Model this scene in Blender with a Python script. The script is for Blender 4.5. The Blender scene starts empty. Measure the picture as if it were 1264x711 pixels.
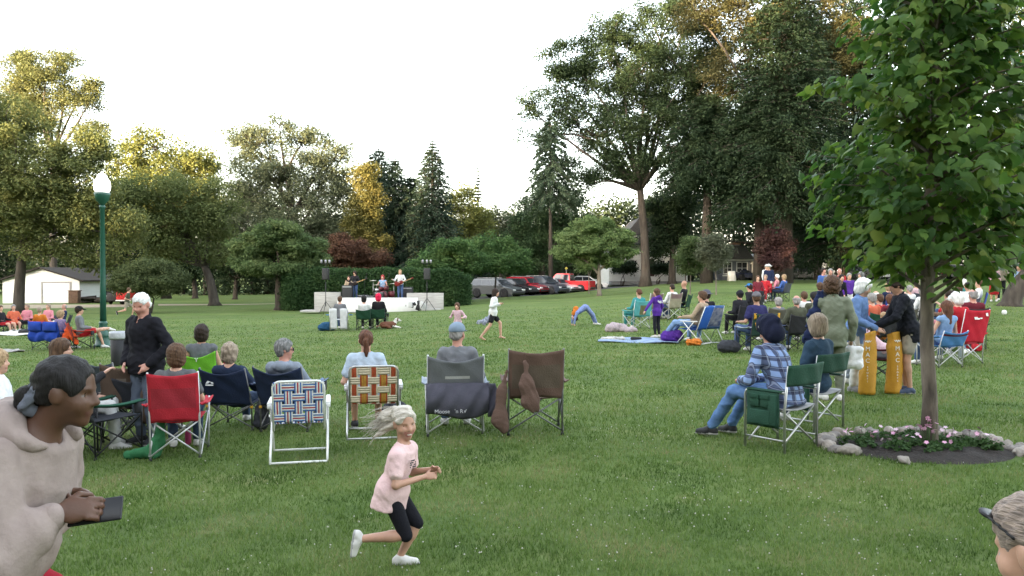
import bpy, math, random
import numpy as np
from mathutils import Vector, Matrix, Euler
PI = math.pi; R = math.radians
sc = bpy.context.scene; col = sc.collection
A3 = lambda *a: np.array(a, float)
# ------------------------------------------------------------------ camera
F, HZ, CAMZ = 973.0, 340.0, 1.78          # focal length in photo pixels, horizon row, eye height
PITCH = math.atan((355.5 - HZ) / F)
cd = bpy.data.cameras.new("camera"); cam = bpy.data.objects.new("camera", cd); col.objects.link(cam)
cam.location = (0, 0, CAMZ); cam.rotation_euler = (PI / 2 - PITCH, 0, 0)
cd.sensor_width = 36; cd.lens = 36 * F / 1264; cd.clip_start = .05; cd.clip_end = 2000
sc.camera = cam
# ------------------------------------------------------------------ sky and sun
SUN_EL, SUN_AZ = R(6.0), math.atan2(-.62, -.78)
w = bpy.data.worlds.new("World"); sc.world = w; w.use_nodes = True
nt = w.node_tree; bgn = nt.nodes["Background"]
sky = nt.nodes.new("ShaderNodeTexSky"); sky.sky_type = 'NISHITA'; sky.sun_disc = False
sky.sun_elevation = SUN_EL; sky.sun_rotation = SUN_AZ; sky.dust_density = 3.0; sky.air_density = 1.0; sky.ozone_density = 1.0
hs = nt.nodes.new("ShaderNodeHueSaturation"); hs.inputs["Saturation"].default_value = .45
nt.links.new(sky.outputs[0], hs.inputs["Color"]); nt.links.new(hs.outputs[0], bgn.inputs[0])
bgn.inputs[1].default_value = .15
sd = bpy.data.lights.new("sun", 'SUN'); sun = bpy.data.objects.new("sun", sd); col.objects.link(sun)
sd.energy = 2.7; sd.angle = R(.6); sd.color = (1, .73, .41)
SUND = Vector((math.sin(SUN_AZ) * math.cos(SUN_EL), math.cos(SUN_AZ) * math.cos(SUN_EL), math.sin(SUN_EL)))
sun.rotation_euler = SUND.to_track_quat('Z', 'Y').to_euler(); sun.location = (-30, -40, 40)
vs = sc.view_settings; vs.view_transform = 'Standard'; vs.look = 'None'; vs.gamma = 1; vs.use_curve_mapping = False
vs.exposure = 4.0
sc.render.engine = 'CYCLES'
cy = sc.cycles; cy.max_bounces = 5; cy.diffuse_bounces = 3; cy.glossy_bounces = 2; cy.transmission_bounces = 3; cy.transparent_max_bounces = 4
cy.use_denoising = True; cy.caustics_reflective = False; cy.caustics_refractive = False

# ------------------------------------------------------------------ terrain and pixel helpers
def zt(x, y):
    x = np.asarray(x, float); y = np.asarray(y, float)
    zl = -.7 * (1 - np.exp(np.minimum(x, 0) / 10))
    a = x / np.maximum(y, 5)
    A = np.interp(a, [-.05, .05, .15, .25, .65, 1.0], [0, .05, .7, 1.4, 1.6, 1.6])
    f = 1 - np.exp(-np.clip(y - 22, 0, 110) / 35)
    return zl + A * f
def Z(x, y): return float(zt(x, y))
def at(px, D):                            # ground point in pixel column px at depth D
    x = (px - 632) / F * D
    return Vector((x, D, Z(x, D)))
def G(px, py):                            # ground point seen at a pixel
    k = (py - HZ) / F; a = (px - 632) / F
    lo, hi = 1.0, 1.0
    D = 1.0
    while D < 160:
        if CAMZ - k * D <= Z(a * D, D): break
        D *= 1.01
    return at(px, D)
def zpx(py, D): return CAMZ + (HZ - py) / F * D

# ------------------------------------------------------------------ materials
MATS = {}
def mat(name, c, c2=None, scale=8, rough=.8, bump=0, bscale=60, metal=0, spec=.3, trans=0, coords='Object', emit=0, sheen=0, stretch=None):
    if name in MATS: return MATS[name]
    m = bpy.data.materials.new(name); m.use_nodes = True; n = m.node_tree; L = n.links
    b = n.nodes["Principled BSDF"]; out = n.nodes["Material Output"]
    b.inputs["Roughness"].default_value = rough; b.inputs["Metallic"].default_value = metal; b.inputs["Specular IOR Level"].default_value = spec
    tc = n.nodes.new("ShaderNodeTexCoord")
    src = tc.outputs[coords]
    if stretch:
        mp = n.nodes.new("ShaderNodeMapping"); mp.inputs["Scale"].default_value = stretch; L.new(src, mp.inputs[0]); src = mp.outputs[0]
    nz = n.nodes.new("ShaderNodeTexNoise"); nz.inputs["Scale"].default_value = scale; nz.inputs["Detail"].default_value = 4
    L.new(src, nz.inputs["Vector"])
    if c2 is None: c2 = tuple(v * .78 for v in c)
    rp = n.nodes.new("ShaderNodeValToRGB"); rp.color_ramp.elements[0].position = .3; rp.color_ramp.elements[1].position = .7
    rp.color_ramp.elements[0].color = (*c2, 1); rp.color_ramp.elements[1].color = (*c, 1)
    L.new(nz.outputs[0], rp.inputs[0]); L.new(rp.outputs[0], b.inputs["Base Color"])
    if bump:
        n2 = n.nodes.new("ShaderNodeTexNoise"); n2.inputs["Scale"].default_value = bscale; n2.inputs["Detail"].default_value = 5
        L.new(src, n2.inputs["Vector"])
        bp = n.nodes.new("ShaderNodeBump"); bp.inputs["Strength"].default_value = bump; bp.inputs["Distance"].default_value = .02
        L.new(n2.outputs[0], bp.inputs["Height"]); L.new(bp.outputs[0], b.inputs["Normal"])
    if emit:
        b.inputs["Emission Color"].default_value = (*c, 1); b.inputs["Emission Strength"].default_value = emit
    if sheen: b.inputs["Sheen Weight"].default_value = sheen
    MATS[name] = m; return m
def leafmat(name, cols, trans=.3, rough=.7, nscale=.6, nm=(1.4, -.32), rnd=.28):
    if name in MATS: return MATS[name]
    m = bpy.data.materials.new(name); m.use_nodes = True; n = m.node_tree; L = n.links
    b = n.nodes["Principled BSDF"]; out = n.nodes["Material Output"]
    b.inputs["Roughness"].default_value = rough; b.inputs["Specular IOR Level"].default_value = .10
    ge = n.nodes.new("ShaderNodeNewGeometry"); tc = n.nodes.new("ShaderNodeTexCoord")
    nz = n.nodes.new("ShaderNodeTexNoise"); nz.inputs["Scale"].default_value = nscale; L.new(tc.outputs["Object"], nz.inputs["Vector"])
    mx = n.nodes.new("ShaderNodeMath"); mx.operation = 'MULTIPLY_ADD'; mx.inputs[1].default_value = rnd
    L.new(ge.outputs["Random Per Island"], mx.inputs[0])
    m2 = n.nodes.new("ShaderNodeMath"); m2.operation = 'MULTIPLY_ADD'; m2.inputs[1].default_value = nm[0]; m2.inputs[2].default_value = nm[1]
    L.new(nz.outputs[0], m2.inputs[0]); L.new(m2.outputs[0], mx.inputs[2])
    rp = n.nodes.new("ShaderNodeValToRGB"); e = rp.color_ramp.elements
    while len(e) < len(cols): e.new(.5)
    for i, c in enumerate(cols):
        e[i].position = i / (len(cols) - 1); e[i].color = (*c, 1)
    L.new(mx.outputs[0], rp.inputs[0]); L.new(rp.outputs[0], b.inputs["Base Color"])
    t = n.nodes.new("ShaderNodeBsdfTranslucent"); ms = n.nodes.new("ShaderNodeMixShader"); ms.inputs[0].default_value = trans
    hsv = n.nodes.new("ShaderNodeHueSaturation"); hsv.inputs["Value"].default_value = 1.5; hsv.inputs["Saturation"].default_value = 1.1
    L.new(rp.outputs[0], hsv.inputs["Color"]); L.new(hsv.outputs[0], t.inputs[0])
    L.new(b.outputs[0], ms.inputs[1]); L.new(t.outputs[0], ms.inputs[2]); L.new(ms.outputs[0], out.inputs[0])
    MATS[name] = m; return m

# ------------------------------------------------------------------ objects
def tag(o, label=None, cat=None, group=None, kind=None):
    if label: o["label"] = label
    if cat: o["category"] = cat
    if group: o["group"] = group
    if kind: o["kind"] = kind
    return o
def empty(name, loc, yaw=0, label=None, cat=None, group=None):
    o = bpy.data.objects.new(name, None); col.objects.link(o); o.empty_display_size = .2
    o.location = loc; o.rotation_euler = (0, 0, yaw)
    return tag(o, label, cat, group)
def link(name, me, mats, parent=None):
    if not isinstance(mats, (list, tuple)): mats = [mats]
    for m in mats: me.materials.append(m)
    o = bpy.data.objects.new(name, me); col.objects.link(o)
    if parent is not None: o.parent = parent
    return o
def mesh_np(name, V, Fc, mi=None, smooth=True):
    """V (n,3) floats, Fc (m,k) ints with k = 3 or 4"""
    me = bpy.data.meshes.new(name); V = np.asarray(V, np.float32); Fc = np.asarray(Fc, np.int32)
    me.vertices.add(len(V)); me.vertices.foreach_set("co", V.ravel())
    k = Fc.shape[1]; me.loops.add(Fc.size); me.loops.foreach_set("vertex_index", Fc.ravel())
    me.polygons.add(len(Fc)); me.polygons.foreach_set("loop_start", np.arange(0, Fc.size, k, dtype=np.int32))
    me.polygons.foreach_set("loop_total", np.full(len(Fc), k, np.int32))
    if mi is not None: me.polygons.foreach_set("material_index", np.asarray(mi, np.int32))
    if smooth: me.polygons.foreach_set("use_smooth", np.ones(len(Fc), bool))
    me.update(calc_edges=True); me.validate(); return me
def copy_tree(o, parent=None):
    c = o.copy(); col.objects.link(c)
    if parent is not None: c.parent = parent
    for ch in list(o.children): copy_tree(ch, c)
    return c

class MB:
    """collects boxes, tubes, lathes and sheets into one mesh"""
    def __init__(s): s.v = []; s.f = []; s.m = []; s.sm = []
    def add(s, V, Fs, m=0, smooth=False):
        o = len(s.v); s.v += [tuple(float(c) for c in p) for p in V]
        for f in Fs: s.f.append([i + o for i in f]); s.m.append(m); s.sm.append(smooth)
        return s
    def box(s, c, size, m=0, rot=None, bev=0):
        x, y, z = [k / 2 for k in size]; c = Vector(c)
        if bev <= 0:
            V = [Vector((i, j, k)) for i in (-x, x) for j in (-y, y) for k in (-z, z)]
            Fs = [(0, 1, 3, 2), (4, 6, 7, 5), (0, 4, 5, 1), (2, 3, 7, 6), (0, 2, 6, 4), (1, 5, 7, 3)]
        else:
            V = []; n = 12; Fs = []
            b = min(bev, x * .98, y * .98, z * .98)
            rings = []
            for zz, ins in ((-z, b), (-z + b * .3, b * .3), (-z + b, 0), (z - b, 0), (z - b * .3, b * .3), (z, b)):
                r0 = len(V)
                for (sx, sy, a0) in ((1, 1, 0), (-1, 1, PI / 2), (-1, -1, PI), (1, -1, PI * 1.5)):
                    for q in range(3):
                        a = a0 + q * PI / 4; rr = b - ins
                        V.append(Vector((sx * (x - b) + rr * math.cos(a), sy * (y - b) + rr * math.sin(a), zz)))
                rings.append(r0)
            for a, d in zip(rings[:-1], rings[1:]):
                for i in range(n): j = (i + 1) % n; Fs.append((a + i, a + j, d + j, d + i))
            Fs.append(tuple(reversed(range(rings[0], rings[0] + n)))); Fs.append(tuple(range(rings[-1], rings[-1] + n)))
        if rot is not None: V = [rot @ p for p in V]
        return s.add([p + c for p in V], Fs, m, bev > 0)
    def tube(s, pts, r, n=8, m=0, cap=True):
        P = [Vector(p) for p in pts]; k = len(P)
        rs = r if isinstance(r, (list, tuple)) else [r] * k
        V = []; Fs = []; u = None
        for i, p in enumerate(P):
            t = (P[min(i + 1, k - 1)] - P[max(i - 1, 0)])
            t = t.normalized() if t.length > 1e-9 else Vector((0, 0, 1))
            if u is None:
                u = t.cross(Vector((0, 0, 1)) if abs(t.z) < .9 else Vector((1, 0, 0))).normalized()
            else:
                u = (u - t * u.dot(t)).normalized()
            v = t.cross(u)
            for j in range(n):
                a = 2 * PI * j / n; V.append(p + (u * math.cos(a) + v * math.sin(a)) * rs[i])
        for i in range(k - 1):
            for j in range(n):
                q = (j + 1) % n; Fs.append((i * n + j, i * n + q, (i + 1) * n + q, (i + 1) * n + j))
        if cap: Fs.append(tuple(reversed(range(n)))); Fs.append(tuple(range((k - 1) * n, k * n)))
        return s.add(V, Fs, m, True)
    def lathe(s, prof, c=(0, 0, 0), n=20, m=0, rot=None):
        c = Vector(c); V = []; Fs = []; k = len(prof)
        for (r, z) in prof:
            for j in range(n):
                a = 2 * PI * j / n; p = Vector((r * math.cos(a), r * math.sin(a), z))
                V.append((rot @ p if rot is not None else p) + c)
        for i in range(k - 1):
            for j in range(n):
                q = (j + 1) % n; Fs.append((i * n + j, i * n + q, (i + 1) * n + q, (i + 1) * n + j))
        Fs.append(tuple(reversed(range(n)))); Fs.append(tuple(range((k - 1) * n, k * n)))
        return s.add(V, Fs, m, True)
    def sheet(s, fn, nu=10, nv=10, th=.006, m=0, mfn=None):
        P = np.array([[fn(i / nu, j / nv) for j in range(nv + 1)] for i in range(nu + 1)], float)
        du = np.gradient(P, axis=0); dv = np.gradient(P, axis=1)
        N = np.cross(du, dv); N /= np.linalg.norm(N, axis=2, keepdims=True) + 1e-9
        V = list((P + N * th / 2).reshape(-1, 3)) + list((P - N * th / 2).reshape(-1, 3)); h = (nu + 1) * (nv + 1)
        I = lambda i, j: i * (nv + 1) + j
        for top in (0, 1):
            Fs = []
            for i in range(nu):
                for j in range(nv):
                    q = [I(i, j), I(i + 1, j), I(i + 1, j + 1), I(i, j + 1)]
                    Fs.append((q if not top else [h + t for t in reversed(q)], mfn(i, j) if mfn else m))
            if top == 0: allF = Fs
            else: allF += Fs
        bd = [I(i, 0) for i in range(nu)] + [I(nu, j) for j in range(nv)] + [I(i, nv) for i in range(nu, 0, -1)] + [I(0, j) for j in range(nv, 0, -1)]
        for a, b in zip(bd, bd[1:] + bd[:1]): allF.append(([b, a, h + a, h + b], mfn(0, 0) if mfn else m))
        o = len(s.v); s.v += [tuple(p) for p in V]
        for f, mm in allF: s.f.append([i + o for i in f]); s.m.append(mm); s.sm.append(True)
        return s
    def prism(s, poly, d0, d1, axis='y', m=0):
        """extrude a polygon of (u, w): axis y -> (u, d, w); x -> (d, u, w); z -> (u, w, d)"""
        g = {'y': lambda u, w_, d: (u, d, w_), 'x': lambda u, w_, d: (d, u, w_), 'z': lambda u, w_, d: (u, w_, d)}[axis]
        n = len(poly); V = [g(u, q, d0) for u, q in poly] + [g(u, q, d1) for u, q in poly]
        Fs = [tuple(range(n)), tuple(reversed(range(n, 2 * n)))] + [(i, i + n, (i + 1) % n + n, (i + 1) % n) for i in range(n)]
        return s.add(V, Fs, m)
    def build(s, name, mats, parent=None):
        me = bpy.data.meshes.new(name); me.from_pydata(s.v, [], s.f)
        me.polygons.foreach_set("material_index", s.m); me.polygons.foreach_set("use_smooth", s.sm); me.update()
        import bmesh
        bm = bmesh.new(); bm.from_mesh(me); bmesh.ops.recalc_face_normals(bm, faces=bm.faces); bm.to_mesh(me); bm.free()
        return link(name, me, mats, parent)
def text_mesh(name, txt, size, m, parent, loc, rot, vertical=False, depth=.002):
    cu = bpy.data.curves.new(name, 'FONT'); cu.body = "\n".join(txt) if vertical else txt; cu.size = size; cu.align_x = 'CENTER'; cu.align_y = 'CENTER'; cu.extrude = depth; cu.space_line = .8
    t = bpy.data.objects.new(name, cu); col.objects.link(t)
    dg = bpy.context.evaluated_depsgraph_get(); me = bpy.data.meshes.new_from_object(t.evaluated_get(dg))
    bpy.data.objects.remove(t); bpy.data.curves.remove(cu)
    o = link(name, me, m, parent); o.location = loc; o.rotation_euler = rot
    return o
# ------------------------------------------------------------------ the lawn and what lies flat in it
def lawn_material():
    m = bpy.data.materials.new("lawn"); m.use_nodes = True; n = m.node_tree; L = n.links; b = n.nodes["Principled BSDF"]
    b.inputs["Roughness"].default_value = .9; b.inputs["Specular IOR Level"].default_value = .1
    tc = n.nodes.new("ShaderNodeTexCoord")
    def noise(s, d=5, st=None):
        v = tc.outputs["Object"]
        if st:
            mp = n.nodes.new("ShaderNodeMapping"); mp.inputs["Scale"].default_value = st[0]; mp.inputs["Rotation"].default_value = (0, 0, st[1]); L.new(v, mp.inputs[0]); v = mp.outputs[0]
        z = n.nodes.new("ShaderNodeTexNoise"); z.inputs["Scale"].default_value = s; z.inputs["Detail"].default_value = d; z.inputs["Roughness"].default_value = .65; L.new(v, z.inputs["Vector"]); return z.outputs[0]
    def ramp(src, stops):
        r = n.nodes.new("ShaderNodeValToRGB"); e = r.color_ramp.elements
        while len(e) < len(stops): e.new(.5)
        for i, (p, c) in enumerate(stops): e[i].position = p; e[i].color = (*c, 1)
        L.new(src, r.inputs[0]); return r.outputs[0]
    def mix(f, a, c, mode='MIX'):
        x = n.nodes.new("ShaderNodeMix"); x.data_type = 'RGBA'; x.blend_type = mode
        if isinstance(f, float): x.inputs[0].default_value = f
        else: L.new(f, x.inputs[0])
        L.new(a, x.inputs[6]); L.new(c, x.inputs[7]); return x.outputs[2]
    fine = ramp(noise(9, 6), [(.3, LAWN[0]), (.5, LAWN[1]), (.72, LAWN[2])])
    big = ramp(noise(.5, 5), [(.38, LAWN[3]), (.62, LAWN[4])])
    c = mix(.45, fine, big)
    dry = ramp(noise(1.3, 6, ((1, 1, 1), .4)), [(.56, (0, 0, 0)), (.72, (1, 1, 1))])
    straw = n.nodes.new("ShaderNodeRGB"); straw.outputs[0].default_value = (*LAWN[5], 1)
    dm = n.nodes.new("ShaderNodeMath"); dm.operation = 'MULTIPLY'; dm.inputs[1].default_value = .5; L.new(dry, dm.inputs[0])
    c = mix(dm.outputs[0], c, straw.outputs[0])
    st = ramp(noise(.55, 3, ((.06, 1, 1), .12)), [(.42, (.86, .88, .86)), (.58, (1.1, 1.08, 1.0))])
    c = mix(1.0, c, st, 'MULTIPLY')
    L.new(c, b.inputs["Base Color"])
    bp = n.nodes.new("ShaderNodeBump"); bp.inputs["Strength"].default_value = .8; bp.inputs["Distance"].default_value = .05
    L.new(noise(14, 8), bp.inputs["Height"]); L.new(bp.outputs[0], b.inputs["Normal"])
    return m
LAWN = [(.047, .080, .022), (.084, .129, .036), (.130, .170, .055), (.075, .120, .034), (.134, .162, .060), (.21, .19, .095)]
def ground():
    def axis(lim, n, p=2.2):
        t = np.linspace(-1, 1, n); return np.sign(t) * np.abs(t) ** p * lim
    X = axis(900, 161, 2.6); Y = np.concatenate([np.linspace(-200, 0, 9), np.linspace(1, 60, 90), np.linspace(62, 140, 40), np.geomspace(145, 1500, 24)])
    xx, yy = np.meshgrid(X, Y, indexing='ij'); zz = zt(xx, yy)
    V = np.stack([xx, yy, zz], -1).reshape(-1, 3); ny = len(Y)
    i, j = np.meshgrid(np.arange(len(X) - 1), np.arange(ny - 1), indexing='ij'); a = (i * ny + j).ravel()
    me = mesh_np("lawn", V, np.stack([a, a + ny, a + ny + 1, a + 1], 1))
    tag(link("lawn", me, lawn_material()), kind="structure")
ground()
def patch(name, pts, m, lift=.006, sub=14):
    """a flat strip that follows the ground: pts are left and right edge points in pairs"""
    L_ = [Vector((p[0], p[1], 0)) for p, q in pts]; R_ = [Vector((q[0], q[1], 0)) for p, q in pts]
    V = []; Fs = []
    def along(P, t):
        t *= len(P) - 1; i = min(int(t), len(P) - 2); return P[i].lerp(P[i + 1], t - i)
    N = sub * (len(pts) - 1); K = 6
    for i in range(N + 1):
        a, b = along(L_, i / N), along(R_, i / N)
        for k in range(K + 1):
            p = a.lerp(b, k / K); V.append((p.x, p.y, Z(p.x, p.y) + lift))
    for i in range(N):
        for k in range(K): q = i * (K + 1) + k; Fs.append((q, q + 1, q + K + 2, q + K + 1))
    return tag(link(name, mesh_np(name, V, Fs), m), kind="structure")
asph = mat("worn asphalt", (.075, .072, .07), (.05, .05, .05), scale=3, rough=.9, bump=.3, bscale=40)
dirt_and_sunlit = mat("pale gravel and sunlit strip", (.30, .25, .18), (.20, .165, .12), scale=2.5, rough=.95, bump=.4, bscale=30)
g = lambda px, D: (lambda p: (p.x, p.y))(at(px, D))
patch("parking_road", [(g(560, 70), g(560, 63)), (g(640, 76), g(640, 66)), (g(760, 92), g(760, 82)), (g(900, 100), g(900, 92)), (g(1300, 100), g(1300, 92))], asph)
patch("gravel_apron", [(g(-60, 66.5), g(-60, 58)), (g(60, 66.5), g(60, 59)), (g(190, 66.5), g(190, 62))], dirt_and_sunlit)
patch("sunlit_strip", [(g(195, 67), g(195, 63.5)), (g(300, 66), g(300, 64.5)), (g(345, 67), g(345, 66))], dirt_and_sunlit, .011)  # pale strip: a sunlit streak on the grass, put into the colour

def grass():
    rng = np.random.default_rng(3); Ds = []
    n = 490000
    # density falls off with the square of the distance; D ~ 1/D after the widening wedge
    D = np.exp(rng.uniform(math.log(2.2), math.log(46), n))
    a = rng.uniform(-.70, .70, n)
    side = rng.uniform(0, 1, n) < .16; a = np.where(side, np.sign(a) * rng.uniform(.68, 1.15, n), a)     # the lawn goes on past the frame
    x = a * D; y = D
    # keep the flower bed open
    keep = ((x - BED[0]) / BED[2]) ** 2 + ((y - BED[1]) / BED[3]) ** 2 > 1.0
    keep &= rng.uniform(0, 1, n) < np.clip((46 - D) / 26, 0, 1)
    x, y, D = x[keep], y[keep], D[keep]; n = len(x)
    z = zt(x, y)
    cl = np.sin(x * 2.1 + 1.3 * np.sin(y * 1.7)) * np.sin(y * 2.6 + 1.1 * np.sin(x * 1.9)) + .6 * np.sin(x * 6.1 + y * 3.3) * np.sin(y * 7.3 - x * 2.2)
    h = rng.uniform(.018, .044, n) * (1 + .18 * cl) * np.clip(1 + D * .008, 1, 1.2)
    wd = (.0012 * D + .0016) * rng.uniform(.7, 1.3, n)
    th = rng.uniform(0, 2 * PI, n); ln = rng.uniform(.1, .9, n) * h; ph = rng.uniform(0, 2 * PI, n)
    dx, dy = np.cos(th) * wd / 2, np.sin(th) * wd / 2
    V = np.empty((n, 3, 3)); V[:, 0] = np.stack([x - dx, y - dy, z - .004], 1); V[:, 1] = np.stack([x + dx, y + dy, z - .004], 1)
    V[:, 2] = np.stack([x + np.cos(ph) * ln, y + np.sin(ph) * ln, z + h], 1)
    me = mesh_np("grass", V.reshape(-1, 3), np.arange(3 * n).reshape(n, 3), smooth=False)
    gm = leafmat("grass blades", [(.042, .074, .019), (.081, .131, .033), (.127, .183, .053), (.21, .20, .098)], trans=.3, rough=.6, nscale=1.1, nm=(1.9, -.72), rnd=.55)
    o = link("grass", me, gm); tag(o, "short mown green grass of the park lawn", "grass", kind="stuff")
BED = (4.26, 8.10, .90, .74)
grass()
def clover():
    rng = np.random.default_rng(8); n = 1500
    D = np.exp(rng.uniform(math.log(3), math.log(26), n * 3)); a = rng.uniform(-.68, .68, n * 3)
    x, y = a * D, D
    p = .5 + .5 * np.sin(x * .9 + 2 * np.sin(y * .5)) * np.sin(y * 1.1 + 1)
    k = (rng.uniform(0, 1, n * 3) < p ** 1.5) & (((x - BED[0]) / BED[2]) ** 2 + ((y - BED[1]) / BED[3]) ** 2 > 1.2)
    x, y = x[k][:n], y[k][:n]; n = len(x); z = zt(x, y) + rng.uniform(.03, .065, n)
    r = rng.uniform(.003, .0075, n)
    O = np.array([(1, 0, 0), (-1, 0, 0), (0, 1, 0), (0, -1, 0), (0, 0, 1), (0, 0, -1)], float)
    Fo = np.array([(0, 2, 4), (2, 1, 4), (1, 3, 4), (3, 0, 4), (2, 0, 5), (1, 2, 5), (3, 1, 5), (0, 3, 5)])
    V = (np.stack([x, y, z], 1)[:, None] + O[None] * r[:, None, None]).reshape(-1, 3)
    Fc = (Fo[None] + 6 * np.arange(n)[:, None, None]).reshape(-1, 3)
    tag(link("clover_blossom_cover", mesh_np("clover", V, Fc), mat("clover white", (.50, .48, .43), (.34, .33, .28))), "tiny white clover blossoms scattered through the lawn", "clover", kind="stuff")
clover()
# ------------------------------------------------------------------ trees
bark_g = mat("grey bark", (.075, .063, .052), (.032, .026, .021), scale=5, rough=.95, bump=.8, bscale=16, stretch=(1, 1, .22))
bark_d = mat("dark bark", (.060, .049, .04), (.026, .022, .018), scale=5, rough=.95, bump=.8, bscale=14, stretch=(1, 1, .2))
bark_l = mat("pale bark", (.20, .17, .135), (.10, .085, .068), scale=6, rough=.9, bump=.6, bscale=20, stretch=(1, 1, .3))
LF = dict(
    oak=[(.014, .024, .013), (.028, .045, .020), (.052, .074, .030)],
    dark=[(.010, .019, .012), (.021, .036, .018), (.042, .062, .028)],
    spruce=[(.014, .026, .019), (.028, .046, .030), (.055, .076, .046)],
    locust=[(.046, .058, .036), (.082, .098, .056), (.130, .140, .080)],
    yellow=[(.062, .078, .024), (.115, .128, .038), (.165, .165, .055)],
    bush=[(.028, .060, .024), (.056, .106, .036), (.100, .155, .052)],
    pale=[(.058, .096, .036), (.105, .155, .056), (.165, .210, .090)],
    plum=[(.030, .015, .017), (.058, .030, .028), (.090, .056, .042)],
    bronze=[(.052, .027, .020), (.092, .048, .032), (.130, .080, .048)],
    linden=[(.018, .046, .014), (.042, .090, .023), (.088, .148, .032), (.160, .195, .042)],
    hedge=[(.016, .036, .014), (.030, .062, .022), (.055, .092, .030)],
)
def LM(k, trans=.3): return leafmat("leaf " + k, LF[k], trans)
def leaves(name, m, parent, C, Rd, per, size, rng, flat=.7, up=.9, shape=.5, hang=0.0):
    """leaf quads scattered through a ball round every clump centre"""
    C = np.asarray(C, float); Rd = np.asarray(Rd, float); n = len(C) * per
    c = np.repeat(C, per, 0); r = np.repeat(Rd, per)[:, None]
    d = rng.normal(size=(n, 3)); d /= np.linalg.norm(d, axis=1, keepdims=True)
    p = c + d * (rng.uniform(0, 1, (n, 1)) ** .45) * r * np.array([1, 1, flat])
    N = d * .9 + rng.normal(size=(n, 3)) * .6 + np.array([0, 0, up]); N /= np.linalg.norm(N, axis=1, keepdims=True)
    t = rng.normal(size=(n, 3)) + np.array([0, 0, -hang]); t -= N * (t * N).sum(1, keepdims=True); t /= np.linalg.norm(t, axis=1, keepdims=True) + 1e-9
    b = np.cross(N, t); L = (size * rng.uniform(.6, 1.35, n))[:, None]; W = L * shape
    V = np.empty((n, 4, 3)); V[:, 0] = p - t * L / 2; V[:, 1] = p + b * W / 2 - t * L * .08; V[:, 2] = p + t * L / 2 - N * L * .12; V[:, 3] = p - b * W / 2 - t * L * .08
    return link(name, mesh_np(name, V.reshape(-1, 3), np.arange(4 * n).reshape(n, 4), smooth=False), m, parent)
def bough(mb, p, q, r0, r1, rng, n=5, sag=.0, k=4):
    p = np.asarray(p, float); q = np.asarray(q, float); L = np.linalg.norm(q - p); P = []
    off = rng.normal(size=3) * L * .06
    for i in range(k + 1):
        t = i / k; P.append(p + (q - p) * t + off * math.sin(PI * t) + np.array([0, 0, sag * L * math.sin(PI * t)]))
    mb.tube(P, [r0 + (r1 - r0) * i / k for i in range(k + 1)], n=n)
def broad(name, label, px, D, blobs, leafm, r=.3, clumps=26, per=46, size=.3, cr=1.0, seed=0, bark=None, fork=.45, group=None, cat="tree", base=None, stems=1, lean=(0, 0), dspread=.8, hang=0., flat=.7, density_in=.42, top=None):
    """broadleaf tree: blobs are (px, py, rx, ry[, depth offset in m]) in photo pixels at depth D, turned into metres round the trunk"""
    rng = np.random.default_rng(1000 + seed); bark = bark or bark_g; clumps = int(clumps * 1.45); per = int(per * 2.5); cr *= 1.15; size *= .84
    b = base or at(px, D); root = empty(name, b, 0, label, cat, group)
    S = D / F; BL = []
    for q in blobs:
        dy = q[4] if len(q) > 4 else rng.uniform(-.35, .35) * q[2] * S
        c = A3((q[0] - 632) * S - b.x, dy, zpx(q[1], D) - b.z); BL.append((c, A3(q[2] * S, q[2] * S * dspread, q[3] * S)))
    mb = MB(); C = []; Rd = []
    zs = [c[2] - .2 * rr[2] for c, rr in BL]; ztop = max(c[2] for c, rr in BL); zlow = min(c[2] - rr[2] for c, rr in BL)
    zf = max(.8, zlow + .12 * (ztop - zlow)) if fork is None else fork * ztop
    if top: zf = top
    cx = np.mean([c[0] for c, _ in BL]) * .25 + lean[0]
    heads = []
    for s_ in range(stems):
        a = 2 * PI * s_ / stems + .6; o = A3(math.cos(a), math.sin(a), 0) * (r * 1.1 if stems > 1 else 0); sp = A3(math.cos(a), math.sin(a), 0) * (zf * .22 if stems > 1 else 0)
        P = []
        for i in range(9):
            t = i / 8; P.append(o + sp * t + A3(cx * t ** 1.6 + .08 * r * math.sin(5 * t + seed), lean[1] * t, zf * t - .1))
        rs = [r * (1.0 - .35 * t + .55 * max(0, 1 - t * 7) ** 2) for t in np.linspace(0, 1, 9)]
        mb.tube(P, rs, n=11); heads.append((P, rs))
    for i, (c, rr) in enumerate(BL):
        P, rs = heads[i % stems]
        k = rng.integers(5, 9) if c[2] < zf * 1.25 else 8
        hub = c + A3(0, 0, -.3 * rr[2])
        bough(mb, P[k], hub, min(rs[k] * .62, .05 + .06 * np.linalg.norm(c - P[k]) ** .8), .035 + .004 * np.linalg.norm(rr), rng, 7, .06, 6)
        m_ = max(4, int(clumps * (rr[0] * rr[2]) / np.mean([q[0] * q[2] for _, q in BL])))
        d = rng.normal(size=(m_, 3)); d /= np.linalg.norm(d, axis=1, keepdims=True)
        cc = c + d * rr * (rng.uniform(0, 1, (m_, 1)) ** density_in)
        for j in range(m_):
            C.append(cc[j]); Rd.append(cr * rng.uniform(.65, 1.3))
            if j % 2 == 0: bough(mb, hub + (cc[j] - hub) * .05, cc[j], .03 + .003 * rr[0], .012, rng, 4, .05, 3)
    C = np.array(C); zmin = .35; C[:, 2] = np.maximum(C[:, 2], zmin)
    mb.build("trunk", bark, root)
    leaves("crown", leafm, root, C, Rd, per, size, rng, flat=flat, hang=hang)
    return root
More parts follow.
